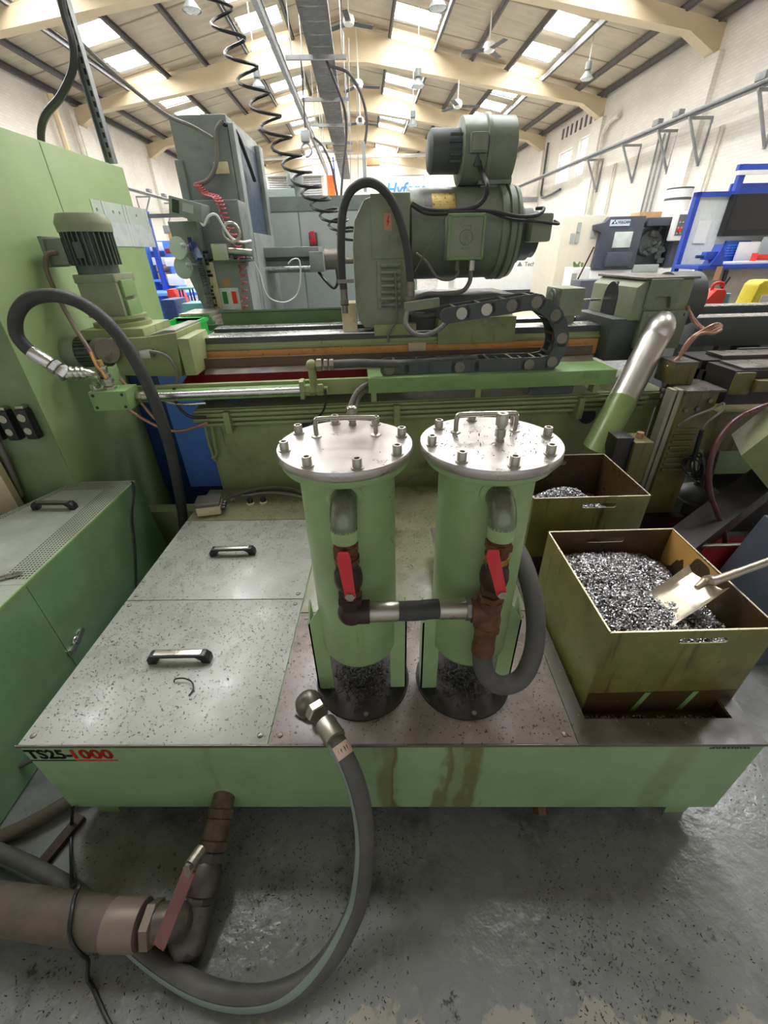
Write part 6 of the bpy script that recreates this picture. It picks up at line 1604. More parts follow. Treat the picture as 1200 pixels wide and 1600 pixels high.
b = B(); b.box(a[0], a[0] + .14, Yc - .45, Yc - .3, a[2] - .04, a[3], .01); b.cyl((a[0], Yc - .4, a[2] + .05), (a[1], Yc - .4, a[2] + .02), .03, n=12); b.torus((a[0] + .2, Yc - .43, a[3] + .08), (0, 1, 0), .07, .012, 18, 6)
obj('feed_gear', b, M['satin'], gm)
obj('dark_levers', B().bar(wp(300, 380, Y=Yc - .45), wp(312, 405, Y=Yc - .5), .05, .04).bar(wp(296, 372, Y=Yc - .42), wp(300, 392, Y=Yc - .46), .03, .03), M['bluedark'], gm)
q0, q1 = wp(335, 400, Y=Yc - .45), wp(388, 402, Y=Yc - .4); obj('drip_shelf', B().box(q0.x - .03, q1.x, Yc - .45, Yc - .2, q0.z - .05, q0.z - .03, .004), M['motordark'], gm)
a = rect(336, 258, 358, 268, Yc, wp); obj('lamp_sockets', B().box(a[0], a[1], Yc - .03, Yc, a[2] - .02, a[3] + .02, .008), M['cream'], gm)
# cross arm with motor drum
Ya = 5.2
a = rect(398, 386, 500, 440, Ya, wp)
b = B(); b.box(a[0] - .05, a[1], Ya, Ya + .4, a[3] - .09, a[3], .01); b.box(a[0] - .05, a[1] + .02, Ya + .1, Ya + .3, a[2] + .08, a[2] + .2, .01)
obj('cross_arm', b, M['grey'], gm)
obj('arm_channel', B().box(a[0] - .05, a[1] - .1, Ya + .05, Ya + .3, a[2] + .2, a[3] - .09), M['motordark'], gm)
b = B(); b.cyl((a[0], Ya - .03, a[3] - .19), (a[1] - .1, Ya - .03, a[3] - .19), .02, n=10)
obj('guide_rod', b, M['bright'], gm)
q = rect(484, 393, 506, 425, Ya - .02, wp); obj('arm_end_block', B().box(q[0], q[1], Ya - .04, Ya + .4, q[2], q[3], .008), M['grey'], gm)
b = B(); b.cyl((q[1], Ya + .15, (q[2] + q[3]) / 2 + .02), (q[1] + .2, Ya + .15, (q[2] + q[3]) / 2 + .02), .10, n=28); b.cyl((q[1] + .2, Ya + .15, (q[2] + q[3]) / 2), (q[1] + .45, Ya + .15, (q[2] + q[3]) / 2), .03, n=10)
obj('arm_drum', b, M['dullsteel'], gm)
one('arm_cable', B().tube([wp(498, 425, Y=Ya), wp(510, 440, Y=Ya - .05), wp(522, 450, Y=Ya - .05), wp(528, 440, Y=Ya - .05), wp(526, 420, Y=Ya)], .016, 8, 6), M['black'], 'black cable drooping under the drum of the grey cross arm', 'cable')
one('white_cable', B().tube([wp(450, 412, Y=Ya - .1), wp(458, 405, Y=Ya - .1), wp(468, 408, Y=Ya - .1), wp(469, 440, Y=Ya - .1), wp(462, 462, Y=Ya - .1), wp(445, 472, Y=Ya - .2), wp(425, 468, Y=Ya - .3), wp(414, 455, Y=Ya - .35), wp(405, 425, Y=Ya - .4), wp(385, 390, Y=Yc - .2), wp(378, 382, Y=Yc - .2)], .007, 7, 6), M['white'], 'white cable looped from the grey cross arm to the column foot', 'cable')
one('white_cable', B().tube([wp(310, 340, Y=Yc - .5), wp(318, 352, Y=Yc - .52), wp(326, 338, Y=Yc - .52), wp(338, 336, Y=Yc - .5), wp(350, 355, Y=Yc - .45), wp(362, 372, Y=Yc - .4), wp(378, 378, Y=Yc - .3), wp(392, 376, Y=Yc - .1)], .010, 7, 6), M['white'], 'white cable arching from the control pendant to the column edge', 'cable')
one('machine_cable', B().tube([wp(346, 190, Y=Yc - .03), wp(338, 205, Y=Yc - .03), wp(339, 240, Y=Yc - .03), wp(336, 262, Y=Yc - .03), wp(326, 280, Y=Yc - .03), wp(312, 287, Y=Yc - .03)], .018, 8, 6), M['cable'], 'grey cable bowed down the front of the grey column', 'cable')
one('machine_cable', B().tube([wp(348, 192, Y=Yc - .02), wp(368, 205, Y=Yc + .1), wp(385, 245, Y=Yc + .3), wp(398, 282, Y=Yc + .5)], .018, 8, 6), M['black'], 'black cable running along the top edge of the grey column', 'cable')
def spiral(p, n, r, th, nm, m, lb, turns):
    P = catmull(p, 20); out = []
    N_ = turns * 9
    for i in range(N_ + 1):
        f = i / N_ * (len(P) - 1); k = min(int(f), len(P) - 2); q = P[k].lerp(P[k + 1], f - k); an = 2 * pi * i / 9
        out.append(q + V((cos(an) * r, sin(an) * r, sin(an) * r * .4)))
    return one(nm, B().tube(out, th, 5, 1), m, lb, 'cable')
spiral([wp(306, 287, Y=Yc - .06), wp(322, 302, Y=Yc - .08), wp(340, 310, Y=Yc - .3), wp(352, 340, Y=Yc - .32), wp(372, 385, Y=Yc - .36), wp(380, 430, Y=Yc - .36), wp(382, 490, Y=Yc - .36)], 1, .03, .006, 'red_coiled_cable', mat('faded_red_cable', (180, 90, 88), .5), 'thin red coiled cable hanging down the grey column machine', 30)
spiral([wp(312, 410, Y=Yc - .42), wp(320, 440, Y=Yc - .42), wp(330, 490, Y=Yc - .42)], 1, .025, .006, 'black_coiled_cable', M['motordark'], 'dark coiled cable hanging beside the perforated cream plate', 16)
# bank of grey cabinets
Yg = 6.1
a = rect(408, 306, 590, 480, Yg, wp)
t = thing('cabinet_bank', 'long bank of grey control cabinets behind the arch hose', 'cabinet', ((a[0] + a[1]) / 2, Yg + .3, 0))
obj('cabinet_body', B().box(a[0] - .1, a[1] + .5, Yg + .01, Yg + .7, 0, a[3], .01), M['cabgrey'], t)
obj('top_band', B().box(a[0] - .1, a[1] + .5, Yg - .01, Yg + .01, a[3] - .14, a[3]), M['grey'], t)
xm = wp(468, 350, Y=Yg).x
for x0, x1 in ((a[0] - .08, xm - .006), (xm + .006, a[1] + .49)): obj('cabinet_door', B().box(x0, x1, Yg - .006, Yg + .012, .1, a[3] - .15, .003), M['cabgrey'], t)
q = wp(490, 377, Y=Yg)
b = B(); b.box(q.x - .05, q.x + .05, Yg - .02, Yg - .005, q.z - .09, q.z + .09, .004)
s_ = obj('switch_plate', b, M['motordark'], t)
obj('red_handle', B().cyl((q.x, Yg - .02, q.z), (q.x, Yg - .05, q.z), .04, n=14).box(q.x - .025, q.x + .025, Yg - .09, Yg - .04, q.z - .02, q.z + .1, .008), M['red'], s_, 'red rotary switch handle')
q = wp(415, 305, Y=Yg + .3)
one('cabinet_hood', B().box(q.x - .1, wp(462, 300, Y=Yg + .3).x, Yg + .2, Yg + .7, a[3], wp(440, 296, Y=Yg + .3).z, .01), M['cabgrey'], 'low grey hood on top of the cabinet bank', 'hood')
q = wp(463, 300, Y=Yg + .3); r_ = .075
t = thing('hood_motor', 'small upright grey motor standing on the grey hood', 'motor', q)
zt_ = wp(462, 268, Y=Yg + .3).z
obj('motor_body', B().lathe([(.06, a[3] - q.z), (.06, .05), (.1, .06), (.1, zt_ - q.z - .06), (.085, zt_ - q.z - .02), (.03, zt_ - q.z)], q, n=20), M['grey'], t)
obj('label', B().box(q.x - .04, q.x + .03, q.y - .104, q.y - .098, q.z + .12, q.z + .2), M['white'], t)
# ---------------------------------------------------------------- left background: bench, racks, boxes
Yl = 8.5
def lp_(x, y): return wp(x, y, Y=Yl)
a = rect(232, 452, 330, 462, Yl, wp)
t = thing('assembly_bench', 'blue framed bench between the tall green cabinet and the grey column', 'bench', ((a[0] + a[1]) / 2, Yl, 0))
obj('bench_top', B().box(a[0] - .3, a[1], Yl, Yl + .8, a[2], a[2] + .05, .006), M['bluelight'], t)
for x in (a[0], a[0] + .6, a[1] - .08): obj('leg', B().box(x, x + .07, Yl + .02, Yl + .09, 0, a[2]), M['blue'], t)
obj('back_upright', B().box(a[0] - .04, a[0] + .04, Yl + .7, Yl + .78, a[2], a[2] + 1.3), M['blue'], t); obj('cross_rail', B().box(a[0] - .3, a[1], Yl + .7, Yl + .75, a[2] + 1.2, a[2] + 1.26), M['motordark'], t)
zt3 = a[2] + .05
def bx(name, x0, y0, x1, y1, m, lb, cat, dy=0., D=.25, drop=False):
    r_ = rect(x0, y0, x1, y1, Yl + .1 + dy, wp)
    return one(name, B().box(r_[0], r_[1], Yl + .1 + dy, Yl + .1 + dy + D, r_[2], r_[3], .006), m, lb, cat)
for k, (x0, y0, x1, y1, m, lb) in enumerate(((233, 378, 246, 392, 'white', 'white card box at the top of the blue rack'), (236, 393, 248, 400, 'bluedark', 'dark blue box on the blue rack'), (238, 402, 251, 414, 'white', 'white box under the dark blue box on the rack'),
        (244, 415, 256, 424, 'card', 'brown carton low on the blue rack'), (248, 426, 262, 444, 'card', 'bigger brown carton at the rack foot'), (258, 388, 270, 396, 'maroon', 'small dark red box in front of the white board'), (264, 365, 275, 379, 'card', 'brown carton under the grey bin'))):
    bx('storage_box', x0, y0, x1, y1, M[m], lb, 'box', .8 if k < 5 else .5)
r_ = rect(231, 375, 262, 450, Yl + .75, wp)
one('blue_rack', B().box(r_[0] - .1, r_[0] - .03, Yl + .85, Yl + 1.25, 0, r_[3]).box(r_[1] - .0, r_[1] + .06, Yl + .85, Yl + 1.25, 0, r_[3] - .3).box(r_[0] - .1, r_[1], Yl + 1.2, Yl + 1.25, .3, r_[3]).box(r_[0] - .1, r_[1] + .06, Yl + .85, Yl + 1.25, r_[2] + .1, r_[2] + .14), M['bluelight'], 'blue storage rack edge beside the tall green cabinet', 'rack')
bx('grey_bin', 255, 352, 268, 365, M['grey'], 'grey bin on the dark rail above the bench', 'bin', .6)
bx('paper_sheets', 258, 402, 274, 416, M['white'], 'white sheets propped behind the bench', 'paper', .5, .05); bx('paper_sheets', 262, 428, 288, 446, M['white'], 'white sheets standing on the bench', 'paper', .2, .05)
r_ = rect(262, 452, 278, 472, Yl - 1.2, wp)
one('tool_trolley', B().box(r_[0] - .05, r_[1] + .05, Yl - 1.25, Yl - .75, .05, r_[2] - .03, .01), M['blue'], 'blue trolley under the red crate', 'trolley')
one('red_crate', B().prism([(r_[0], r_[2]), (r_[1], r_[2] - .03), (r_[1] - .05, r_[3]), (r_[0], r_[3])], 'y', Yl - 1.2, Yl - .8, .01), M['redbright'], 'red crate on the bench beside the grey column', 'crate')
r_ = rect(253, 468, 275, 492, 6.2, wp)
one('steel_bench', B().box(r_[0] - .1, 5.6 * -.27, 5.5, 6.7, .95, 1.0, .005).box(r_[0] - .05, r_[0], 5.55, 5.6, 0, .95).box(5.6 * -.29, 5.6 * -.28, 5.55, 5.6, 0, .95), M['galv'], 'steel bench under the navy case and the teal box', 'bench')
one('navy_case', B().box(r_[0], r_[1], 6.2, 6.6, 1.0, r_[3], .02), M['bluedark'], 'navy blue case beside the tall green cabinet edge', 'case')
r_ = rect(285, 474, 325, 490, 5.6, wp)
t = thing('teal_box', 'teal box with a blue end standing before the grey column', 'box', (r_[0], 5.8, 1.0))
obj('box_body', B().box(r_[0], r_[1] - .04, 5.6, 5.95, 1.0, r_[3], .006), M['teal'], t); obj('blue_end', B().box(r_[1] - .04, r_[1], 5.58, 5.97, 1.0, r_[3] + .06, .004), M['bluelight'], t)
for k in (0, 2):
    x = 290 + 14 * k; q = wp(x, 452, Y=7.3); t = thing('blue_stool', ('blue tube stool nearest the red crate', 'blue tube stool in the middle before the bench', 'blue tube stool closest to the grey column')[k], 'stool', V((q.x, 7.3, 0)))
    obj('seat', B().box(q.x - .1, q.x + .1, 7.2, 7.4, q.z, q.z + .03, .01), M['teal'] if k == 0 else M['bluedark'], t)
    for sx in (-.08, .08): obj('leg', B().cyl((q.x + sx, 7.25, q.z), (q.x + sx * 1.3, 7.22, 0), .014, n=8).cyl((q.x + sx, 7.36, q.z), (q.x + sx * 1.3, 7.4, 0), .014, n=8), M['blue'], t)
# green crate and steel stock beyond the drive housing
a = rect(236, 510, 290, 528, 3.35, wp)
t = thing('green_crate', 'bright green plastic crate behind the drive housing', 'crate', (a[0], 3.4, a[2]))
b = B(); b.box(a[0], a[1], 3.35, 3.36, a[2] - .06, a[3]); b.box(a[0], a[1], 3.8, 3.81, a[2] - .06, a[3]); b.box(a[0], a[0] + .01, 3.36, 3.8, a[2] - .06, a[3]); b.box(a[1] - .01, a[1], 3.36, 3.8, a[2] - .06, a[3]); b.box(a[0], a[1], 3.35, 3.81, a[2] - .07, a[2] - .06)
obj('crate_body', b, M['greenbright'], t)
b = B(); b.box(a[0] - .01, a[1] + .01, 3.335, 3.36, a[3] - .02, a[3] + .005); b.box(a[1] - .01, a[1] + .015, 3.335, 3.82, a[3] - .02, a[3] + .005); b.box(a[0] - .01, a[1] + .01, 3.8, 3.825, a[3] - .02, a[3] + .005)
obj('crate_rim', b, M['greenbright'], t)
a = rect(268, 490, 330, 508, 3.95, wp)
one('stock_table', B().box(a[0], a[1] + .2, 3.95, 4.4, a[2] - .05, a[2], .004).box(a[0] + .02, a[0] + .08, 4.0, 4.05, 0, a[2] - .05).box(a[1] + .1, a[1] + .16, 4.0, 4.05, 0, a[2] - .05), M['dullsteel'], 'steel stand behind the green crate', 'stand')
for k in range(3): one('steel_plate', B().box(a[0] + .03 * k, a[1] + .02 - .02 * k, 3.98, 4.36, a[2] + .03 * k, a[2] + .03 * k + .027, .003), M['satin'], ('bottom steel plate of the pile behind the green crate', 'middle steel plate of the pile behind the green crate', 'top steel plate of the pile behind the green crate')[k], 'plate')

# ---------------------------------------------------------------- right background: lathes, bench
# white machine with small lettering
place(HALL)
Yw = 18.
a = rect(786, 336, 890, 450, Yw, hp)
t = thing('white_machine', 'white machining centre beyond the big motor, with small grey lettering', 'machine tool', ((a[0] + a[1]) / 2, Yw + 1, 0))
zf = hp(840, 452, Y=Yw).z
obj('cabinet', B().box(a[0] - 1.6, a[1] - .1, Yw, Yw + 2, max(.05, zf), a[3] - .9, .03), M['white'], t)
obj('rear_tower', B().box(a[0] - 1.6, a[1] + .5, Yw + .8, Yw + 2.2, .1, a[3], .03), M['white'], t)
b = rect(846, 385, 880, 404, Yw, hp); obj('open_bay', B().box(b[0], b[1], Yw - .02, Yw + .01, b[2], b[3]), M['cabgrey'], t)
b = rect(855, 358, 878, 373, Yw - .05, hp); obj('screen', B().box(b[0], b[1], Yw - .06, Yw, b[2], b[3], .02), M['motor'], t)
b = B(); q = rect(850, 384, 884, 387, Yw - .3, hp); b.box(q[0], q[1], Yw - .35, Yw - .1, q[2], q[3]); q = rect(862, 376, 872, 384, Yw - .2, hp); b.box(q[0], q[1], Yw - .3, Yw - .1, q[2], q[3])
obj('keyboard_shelf', b, M['galv'], t)
q = hp(815, 416, Y=Yw); text('lettering', 'Technologies', .2, M['greyink'], t, facing((q.x + .1, Yw - .005, q.z)), .003, .002)
obj('mark', B().prism([(q.x - .18, q.z), (q.x - .08, q.z + .16), (q.x + .02, q.z)], 'y', Yw - .004, Yw), M['greyink'], t)
obj('kick_base', B().box(a[0] - 1.5, a[1] - .2, Yw + .1, Yw + 1.9, 0, max(.06, zf)), M['motordark'], t)
# dark doored lathe
Yv = 11.
a = rect(868, 340, 1062, 450, Yv, hp)
t = thing('cnc_lathe', 'cream lathe with a charcoal sliding door standing open, before the white wall', 'lathe', ((a[0] + a[1]) / 2, Yv + .6, 0))
q = rect(872, 345, 940, 460, Yv, hp)
obj('side_cabinet', B().box(q[0], q[1], Yv + .05, Yv + 1.5, .1, q[3] + .1, .02), mat('cream_machine_paint', (214, 208, 190), .45, var=.03), t)
b = B()
for (x, y) in ((906, 355), (903, 372), (895, 372)): q2 = hp(x, y, Y=Yv); b.box(q2.x - .04, q2.x + .04, Yv + .02, Yv + .06, q2.z - .09, q2.z + .09)
q2 = hp(928, 366, Y=Yv); b.box(q2.x - .06, q2.x + .04, Yv + .02, Yv + .06, q2.z - .07, q2.z + .07, .02)
obj('vent', b, M['cabgrey'], t)
q = rect(935, 340, 1055, 440, Yv, hp)
obj('main_body', B().box(q[0], q[1] + .6, Yv + .35, Yv + 1.6, .1, q[3], .03), M['white'], t)
q = rect(933, 338, 1000, 420, Yv - .1, hp)
b = B().prism([(q[0] + .02, q[2]), (q[1], q[2]), (q[1], q[3]), (q[0] + .18, q[3]), (q[0] + .1, q[3] - .1), (q[0] - .12, q[3] - .14), (q[0] - .1, q[3] - .24), (q[0] + .06, q[3] - .3)], 'y', Yv - .1, Yv + .2, .02)
dr = obj('sliding_door', b, M['anth'], t)
w_ = rect(959, 362, 987, 387, Yv - .12, hp); obj('door_window', B().box(w_[0], w_[1], Yv - .12, Yv - .1, w_[2], w_[3], .01), mat('pale_window', (206, 214, 210), .15), dr)
w_ = rect(954, 343, 985, 353, Yv - .12, hp); sg = obj('name_plate', B().box(w_[0], w_[1], Yv - .115, Yv - .1, w_[2], w_[3]), mat('pale_sign', (204, 220, 230), .4, var=.02), dr)
hh_ = w_[3] - w_[2]
obj('triangle_mark', B().prism([(w_[0] + .03, w_[2] + .04), (w_[0] + .09, w_[2] + .04), (w_[0] + .06, w_[2] + .09)], 'y', Yv - .118, Yv - .115).prism([(w_[0] + .075, w_[2] + .08), (w_[0] + .115, w_[2] + .08), (w_[0] + .095, w_[2] + .125)], 'y', Yv - .118, Yv - .115).prism([(w_[0] + .11, w_[2] + .04), (w_[0] + .16, w_[2] + .04), (w_[0] + .135, w_[2] + .075)], 'y', Yv - .118, Yv - .115), M['ink'], sg)
text('lettering', 'VULCAN', hh_ * .62, M['ink'], sg, facing((w_[0] + .17, Yv - .117, w_[2] + .045)) @ Matrix.Diagonal((.95, 1, 1, 1)), .002, .001)
w_ = rect(946, 394, 985, 416, Yv - .16, hp); obj('door_handle', B().box(w_[0], w_[1], Yv - .2, Yv - .09, w_[2], w_[3], .02), M['anth'], dr)
w_ = rect(998, 340, 1052, 418, Yv + .1, hp)
op = obj('door_frame', B().box(w_[0], w_[1], Yv - .05, Yv + .3, w_[3] - .16, w_[3], .02).box(w_[1] - .1, w_[1] + .06, Yv - .05, Yv + .3, w_[2], w_[3], .02), M['anth'], t)
obj('work_space', B().box(w_[0], w_[1] - .1, Yv + .3, Yv + .34, w_[2], w_[3] - .16), mat('dark_work_space', (112, 112, 120), .4), t)
b = B()
for i in range(16):
    c_ = hp(random.uniform(1004, 1034), random.uniform(356, 408), Y=Yv + .12); an = random.uniform(0, 3); L = random.uniform(.08, .22)
    b.bar(c_, c_ + V((cos(an) * L, -.05, sin(an) * L)), random.uniform(.05, .12), random.uniform(.05, .12), bev=.006)
c_ = hp(1016, 380, Y=Yv + .1); b.cyl(c_, c_ + V((0, .2, 0)), .26, n=12)
obj('tool_turret', b, M['motordark'], t)
w_ = rect(1003, 395, 1030, 417, Yv - .02, hp); obj('lower_guard', B().box(w_[0] - .2, w_[1], Yv - .08, Yv + .2, w_[2] - .1, w_[2] + .05, .01), M['cabgrey'], t)
obj('chip_pan', B().box(a[0] + .9, a[1] + .4, Yv - .05, Yv + .4, .5, rect(940, 420, 1050, 440, Yv, hp)[3], .03), M['white'], t)
w_ = rect(1051, 331, 1082, 376, Yv - .2, hp)
cp = obj('control_panel', B().box(w_[0], w_[1] + .05, Yv - .25, Yv - .1, w_[2], w_[3], .03), M['white'], t)
obj('panel_face', B().box(w_[0] + .06, w_[1] + .02, Yv - .262, Yv - .25, w_[2] + .1, w_[3] - .05), mat('panel_grey', (104, 104, 106), .4), cp)
for i in range(12): xx, zz = w_[0] + .1 + (i % 4) * .07, w_[2] + .14 + (i // 4) * .1; obj('push_button', B().cyl((xx, Yv - .262, zz), (xx, Yv - .275, zz), .018, n=8), M['cabgrey'], cp)
xx, zz = w_[0] + .12, w_[2] + .2; obj('stop_button', B().cyl((xx, Yv - .262, zz), (xx, Yv - .3, zz), .04, n=14), M['redbright'], cp)
w_ = rect(1007, 333, 1042, 340, Yv + .3, hp); one('carton', B().box(w_[0], w_[1], Yv + .5, Yv + .9, a[3] - .0, a[3] + .12, .004), M['card'], 'flat brown carton lying on top of the lathe', 'box')
w_ = rect(1050, 293, 1082, 335, Yv + .9, hp)
t = thing('mist_collector', 'white mist collector with a dark band above the lathe control panel', 'filter unit', (w_[0], Yv + 1, w_[2]))
obj('drum', B().lathe([(.26, 0), (.28, .02), (.28, w_[3] - w_[2] - .02), (.26, w_[3] - w_[2])], ((w_[0] + w_[1]) / 2, Yv + 1.1, w_[2]), n=28).box((w_[0] + w_[1]) / 2 - .2, (w_[0] + w_[1]) / 2 + .2, Yv + .95, Yv + 1.3, a[3] + .12, w_[2] + .02, .02), M['white'], t)
obj('dark_band', B().lathe([(.285, 0), (.285, .05)], ((w_[0] + w_[1]) / 2, Yv + 1.1, w_[2] + (w_[3] - w_[2]) * .55), n=28).lathe([(.285, 0), (.285, .03)], ((w_[0] + w_[1]) / 2, Yv + 1.1, w_[3] - .02), n=28), M['motordark'], t)
# pot of leaves and broom by the lathe
p = hp(898, 470, Y=9.5)
t = thing('white_stand', 'white stand holding papers in front of the cream lathe side', 'stand', V((p.x, 9.5, 0)))
w_ = rect(888, 418, 915, 500, 9.5, hp); obj('stand_body', B().box(w_[0], w_[1], 9.5, 9.9, 0, w_[3], .02), M['white'], t)
obj('vented_side', B().box(w_[0] - .004, w_[0] + .1, 9.49, 9.5, .3, w_[3] - .1), M['cabgrey'], t)
one('broom_handle', B().cyl(hp(928, 386, Y=9.3) + (hp(897, 448, Y=9.3) - hp(928, 386, Y=9.3)) * (hp(928, 386, Y=9.3).z / (hp(928, 386, Y=9.3).z - hp(897, 448, Y=9.3).z)), hp(928, 386, Y=9.3), .016, n=8), M['rustdark'], 'brown broom handle leaning against the cream lathe', 'broom')
b = B()
for i in range(7):
    c_ = hp(903, 418.5, Y=9.6) + V((random.uniform(-.08, .08), 0, 0)); b.bar(c_, c_ + V((random.uniform(-.15, .15), 0, random.uniform(.05, .14))), .04, .004, (0, 1, 0))
one('green_leaves', b, mat('leaf_green', (120, 140, 90), .5), 'few green leaves on top of the white stand', 'plant')
w_ = rect(905, 438, 940, 480, 8.6, hp); one('dark_bin', B().prism([(w_[0], 0), (w_[1], 0), (w_[1] + .1, w_[3]), (w_[0] - .02, w_[3])], 'y', 8.6, 9.0, .01), M['anth'], 'charcoal bin between the white stand and the pressure head', 'bin')
w_ = rect(940, 435, 962, 482, 8.2, hp); one('grey_post', B().bar(hp(940, 490, Y=8.2), hp(952, 436, Y=8.2), .18, .18), M['cabgrey'], 'slanting grey post beside the charcoal bin', 'post')
# pale work platform seen past the slideway
q0, q1 = hp(780, 470, z=.95), hp(880, 446, z=.95)
one('pallet_boards', B().box(q0.x - .6, min(q1.x + .3, 4.3), q0.y - 1, 10.8, .6, .7, .01), M['wood'], 'pale timber boards lying beyond the slideway near the white machine', 'boards')
# blue bench with board and screen
Ye = 8.6
a = rect(1066, 300, 1200, 410, Ye, hp)
zbn = hp(1150, 413, Y=Ye - .5).z
t = thing('blue_bench', 'blue workbench with a whiteboard back panel under the white wall', 'workbench', (a[0] + 1, Ye, 0))
obj('bench_top', B().box(a[0] + .1, a[1] + 1.2, Ye - .6, Ye + .05, zbn - .06, zbn, .006), M['blue'], t)
obj('bench_front', B().box(a[0] + .2, a[1] + 1.1, Ye - .5, Ye - .45, .1, zbn - .06), mat('grey_brown_panel', (150, 142, 132), .5), t)
obj('leg', B().box(a[0] + .12, a[0] + .2, Ye - .58, Ye - .5, 0, zbn - .06), M['blue'], t); obj('leg', B().box(a[1] + .8, a[1] + .88, Ye - .58, Ye - .5, 0, zbn - .06), M['blue'], t)
tl_, tr_ = hp(1097, 299, Y=Ye), hp(1200, 297, Y=Ye); xl_ = (tl_.x + hp(1062, 415, Y=Ye).x) / 2
fr = obj('back_frame', B().box(xl_ - .03, xl_ + .05, Ye + .06, Ye + .16, zbn - .3, tl_.z).box(xl_ - .03, tr_.x + 1.2, Ye + .06, Ye + .16, tl_.z - .07, tl_.z), M['blue'], t)
obj('whiteboard_panel', B().box(xl_ + .05, tr_.x + 1.2, Ye + .1, Ye + .13, zbn - .02, tl_.z - .07), M['board'], t)
w_ = rect(1138, 376, 1168, 415, Ye + .05, hp)
lv_ = obj('louvre_panel', B().box(w_[0] - .1, w_[1], Ye + .06, Ye + .1, zbn, w_[3], .004), mat('louvre_blue', (44, 104, 206), .4), t)
b = B()
for i in range(5):
    for j in range(5): xx, zz = w_[0] - .06 + i * (w_[1] - w_[0]) / 5, zbn + .12 + j * (w_[3] - zbn - .15) / 5; b.bar((xx, Ye + .05, zz), (xx + .05, Ye + .05, zz), .02, .016)
obj('louvre_slots', b, M['bluelight'], lv_)
w_ = rect(1088, 345, 1107, 378, Ye + .08, hp); one('wall_notice', B().box(w_[0], w_[1], Ye + .085, Ye + .098, w_[2], w_[3]).box(w_[0], w_[1], Ye + .08, Ye + .085, w_[2] - .02, w_[2]), M['white'], 'white framed notice on the whiteboard panel', 'notice')
w_ = rect(1140, 302, 1205, 368, Ye - .05, hp)
t = thing('wall_screen', 'large dark television screen over the blue workbench', 'television', (w_[0] + .5, Ye, w_[2]))
obj('casing', B().box(w_[0], w_[1] + .9, Ye - .04, Ye + .09, w_[2], w_[3], .01), M['black'], t)
obj('screen_glass', B().box(w_[0] + .03, w_[1] + .87, Ye - .044, Ye - .04, w_[2] + .09, w_[3] - .03), M['screen'], t)
w_ = rect(1148, 378, 1192, 410, Ye - .1, hp); one('display_panel', B().box(w_[0] + .08, w_[1], Ye - .05, Ye - .02, zbn, w_[3], .004), M['white'], 'white display panel standing on the bench below the television', 'panel'); 
w_ = rect(1190, 370, 1215, 400, Ye - .1, hp); one('grey_board', B().box(w_[0], w_[1] + .2, Ye - .08, Ye - .06, zbn, w_[3], .004), M['cabgrey'], 'grey board at the bench end below the television', 'board')
w_ = rect(1102, 394, 1130, 420, Ye - .6, hp)
t = thing('bench_vise', 'blue bench vise at the near end of the blue workbench', 'vise', (w_[0] + .2, Ye - .5, zbn))
b = B(); b.prism([(w_[0] + .1, zbn), (w_[1], zbn), (w_[1] - .02, zbn + .14), (w_[1] - .1, zbn + .3), (w_[0] + .22, zbn + .3), (w_[0] + .18, zbn + .15)], 'y', Ye - .62, Ye - .4, .015); b.box(w_[0] + .0, w_[0] + .2, Ye - .58, Ye - .45, zbn + .08, zbn + .2, .01)
obj('jaw_body', b, M['blue'], t); obj('screw_bar', B().cyl((w_[0] - .12, Ye - .51, zbn + .13), (w_[0] + .05, Ye - .51, zbn + .13), .025, n=10), M['bluedark'], t)
w_ = rect(1118, 425, 1127, 438, Ye - .65, hp); one('paper_tag', B().box(w_[0], w_[1], Ye - .615, Ye - .61, w_[2], zbn - .02), M['card'], 'brown paper tag hanging from the bench edge below the vise', 'tag')
q = hp(1170, 408, Y=Ye - .4)
b = B(); b.box(q.x - .35, q.x + .3, Ye - .55, Ye - .2, zbn, zbn + .04, .01); one('white_cloths', b, M['white'], 'folded white cloths on the bench top', 'cloth')
q = hp(1190, 398, Y=Ye - .45); one('red_marker_box', B().bar((q.x - .12, Ye - .45, zbn + .1), (q.x + .3, Ye - .45, zbn + .09), .1, .08, bev=.02), M['redbright'], 'red and white packet on the folded cloths', 'packet')
q = hp(1133, 440, Y=Ye - .52); one('black_bar', B().bar(hp(1136, 422, Y=Ye - .52), hp(1128, 448, Y=Ye - .52), .06, .02, (0, 1, 0)), M['black'], 'black bar on the bench front panel', 'bar')
# blue rack behind the bench
Yr = 10.5
p0, p1 = hp(1158, 256, Y=Yr), hp(1150, 275, Y=Yr)
t = thing('pallet_rack', 'blue storage rack with a pale beam above the television', 'rack', (p0.x, Yr, 0))
for x in (hp(1160, 275, Y=Yr).x,): obj('upright', B().box(x - .06, x + .06, Yr, Yr + .1, 0, p0.z), M['blue'], t)
obj('pale_beam', B().box(p1.x, 8.8, Yr - .05, Yr, hp(1180, 273, Y=Yr).z, hp(1180, 266, Y=Yr).z), M['white'], t)
obj('back_sheet', B().box(p0.x + .1, 8.8, Yr + .2, Yr + .25, p1.z - .8, p1.z - .1), M['blue'], t); obj('top_beam', B().box(p0.x, 8.8, Yr + .02, Yr + .1, p0.z - .1, p0.z), M['blue'], t)
place(Matrix.Identity(4))
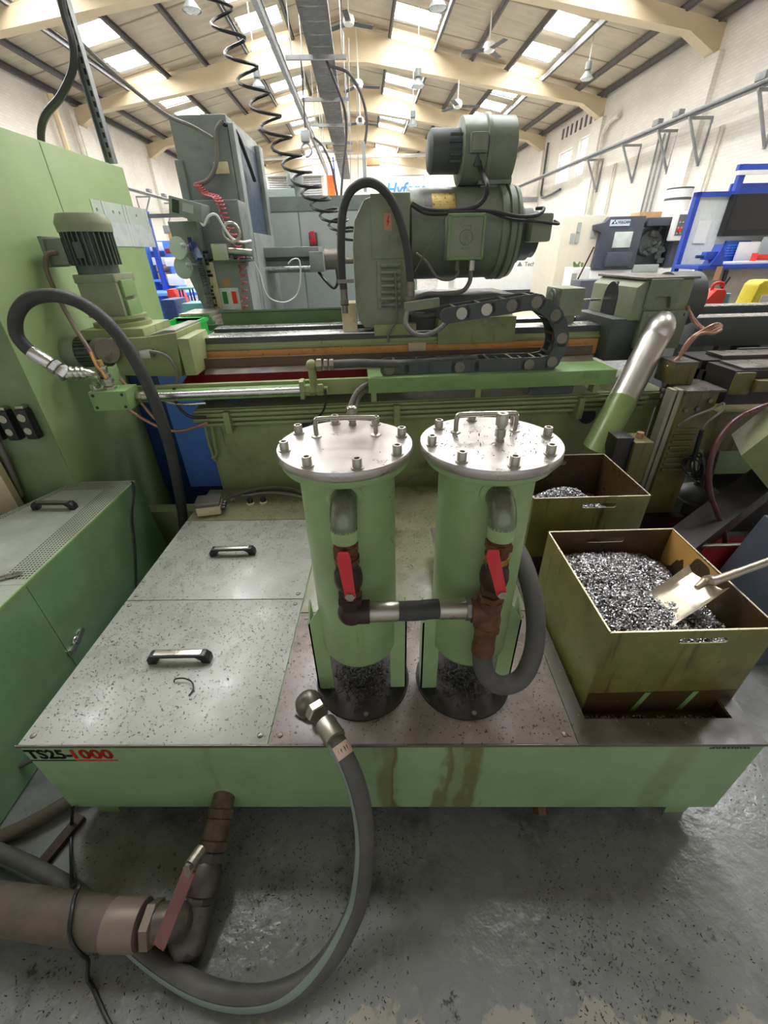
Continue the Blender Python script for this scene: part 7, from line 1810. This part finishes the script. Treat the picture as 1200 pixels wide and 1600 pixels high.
# red canister and yellow pack seen over the farther beam
q = wp(1120, 476, Y=4.2)
t = thing('red_canister', 'red plastic canister with a spout standing behind the steel beams', 'canister', V((q.x, 4.2, q.z - .2)))
r_ = rect(1106, 456, 1134, 474, 4.2, wp)
b = B().prism([(r_[0], r_[2] - .3), (r_[1], r_[2] - .3), (r_[1], r_[3] - .01), (r_[1] - .03, r_[3] + .02), (r_[0] + .06, r_[3] + .02), (r_[0], r_[3] - .06)], 'y', 4.2, 4.35, .015)
obj('can', b, M['redbright'], t)
obj('grip_bridge', B().tube([(r_[0] + .06, 4.27, r_[3] + .01), (r_[0] + .07, 4.27, r_[3] + .06), (r_[1] - .02, 4.27, r_[3] + .06), (r_[1] - .01, 4.27, r_[3] + .0)], .014, 8, 5), M['redbright'], t)
obj('spout', B().cyl((r_[1] - .02, 4.27, r_[3] + .02), (r_[1] + .02, 4.27, r_[3] + .11), .012, n=8), M['black'], t)
r_ = rect(1134, 460, 1152, 472, 4.3, wp); one('blue_roll', B().cyl(((r_[0] + r_[1]) / 2, 4.42, r_[3] - .36), ((r_[0] + r_[1]) / 2, 4.42, r_[3]), .06, n=18), M['teal'], 'small blue grey roll beside the red canister', 'roll')
r_ = rect(1178, 438, 1215, 470, 4.4, wp)
t = thing('yellow_sack', 'yellow printed sack standing behind the steel beams', 'sack', (r_[0], 4.4, r_[2] - .2))
obj('sack_body', B().prism([(r_[0] - .02, r_[2] - .3), (r_[1], r_[2] - .3), (r_[1], r_[3]), (r_[0] + .07, r_[3]), (r_[0] + .03, r_[3] - .03)], 'y', 4.4, 4.6, .03), M['yellow'], t)
obj('white_patch', B().box(r_[0] + .09, r_[1], 4.39, 4.402, r_[2] - .05, r_[2] + .05), M['white'], t)
r_ = rect(1100, 470, 1210, 480, 4.2, wp)
one('rear_ledge', B().box(r_[0] - .2, r_[1] + .6, 4.1, 4.8, .0, rect(1106, 456, 1134, 474, 4.2, wp)[2] - .3, .01), M['motordark'], 'dark machine ledge carrying the red canister and the yellow sack', 'machine ledge')
# ================================================================== LIGHT AND CAMERA
place(Matrix.Identity(4))
w = bpy.data.worlds.new('overcast_sky'); SC.world = w; w.use_nodes = True
bg = w.node_tree.nodes['Background']; bg.inputs[0].default_value = (.93, .97, 1, 1); bg.inputs[1].default_value = .6
cd = bpy.data.cameras.new('camera'); cam = bpy.data.objects.new('camera', cd); COL.objects.link(cam)
cam.location = CAM
R3 = Matrix((( _r.x, _u.x, -_f.x), (_r.y, _u.y, -_f.y), (_r.z, _u.z, -_f.z)))
cam.rotation_euler = R3.to_euler()
cd.sensor_fit = 'VERTICAL'; cd.sensor_height = 36.; cd.lens = FPX / 1600 * 36.; cd.clip_start = .02; cd.clip_end = 200
SC.camera = cam
SC.view_settings.view_transform = 'Standard'; SC.view_settings.look = 'None'; SC.view_settings.gamma = 1; SC.view_settings.use_curve_mapping = False
SC.view_settings.exposure = .22
SC.cycles.use_denoising = True
SC.cycles.max_bounces = 8
SC.cycles.diffuse_bounces = 5
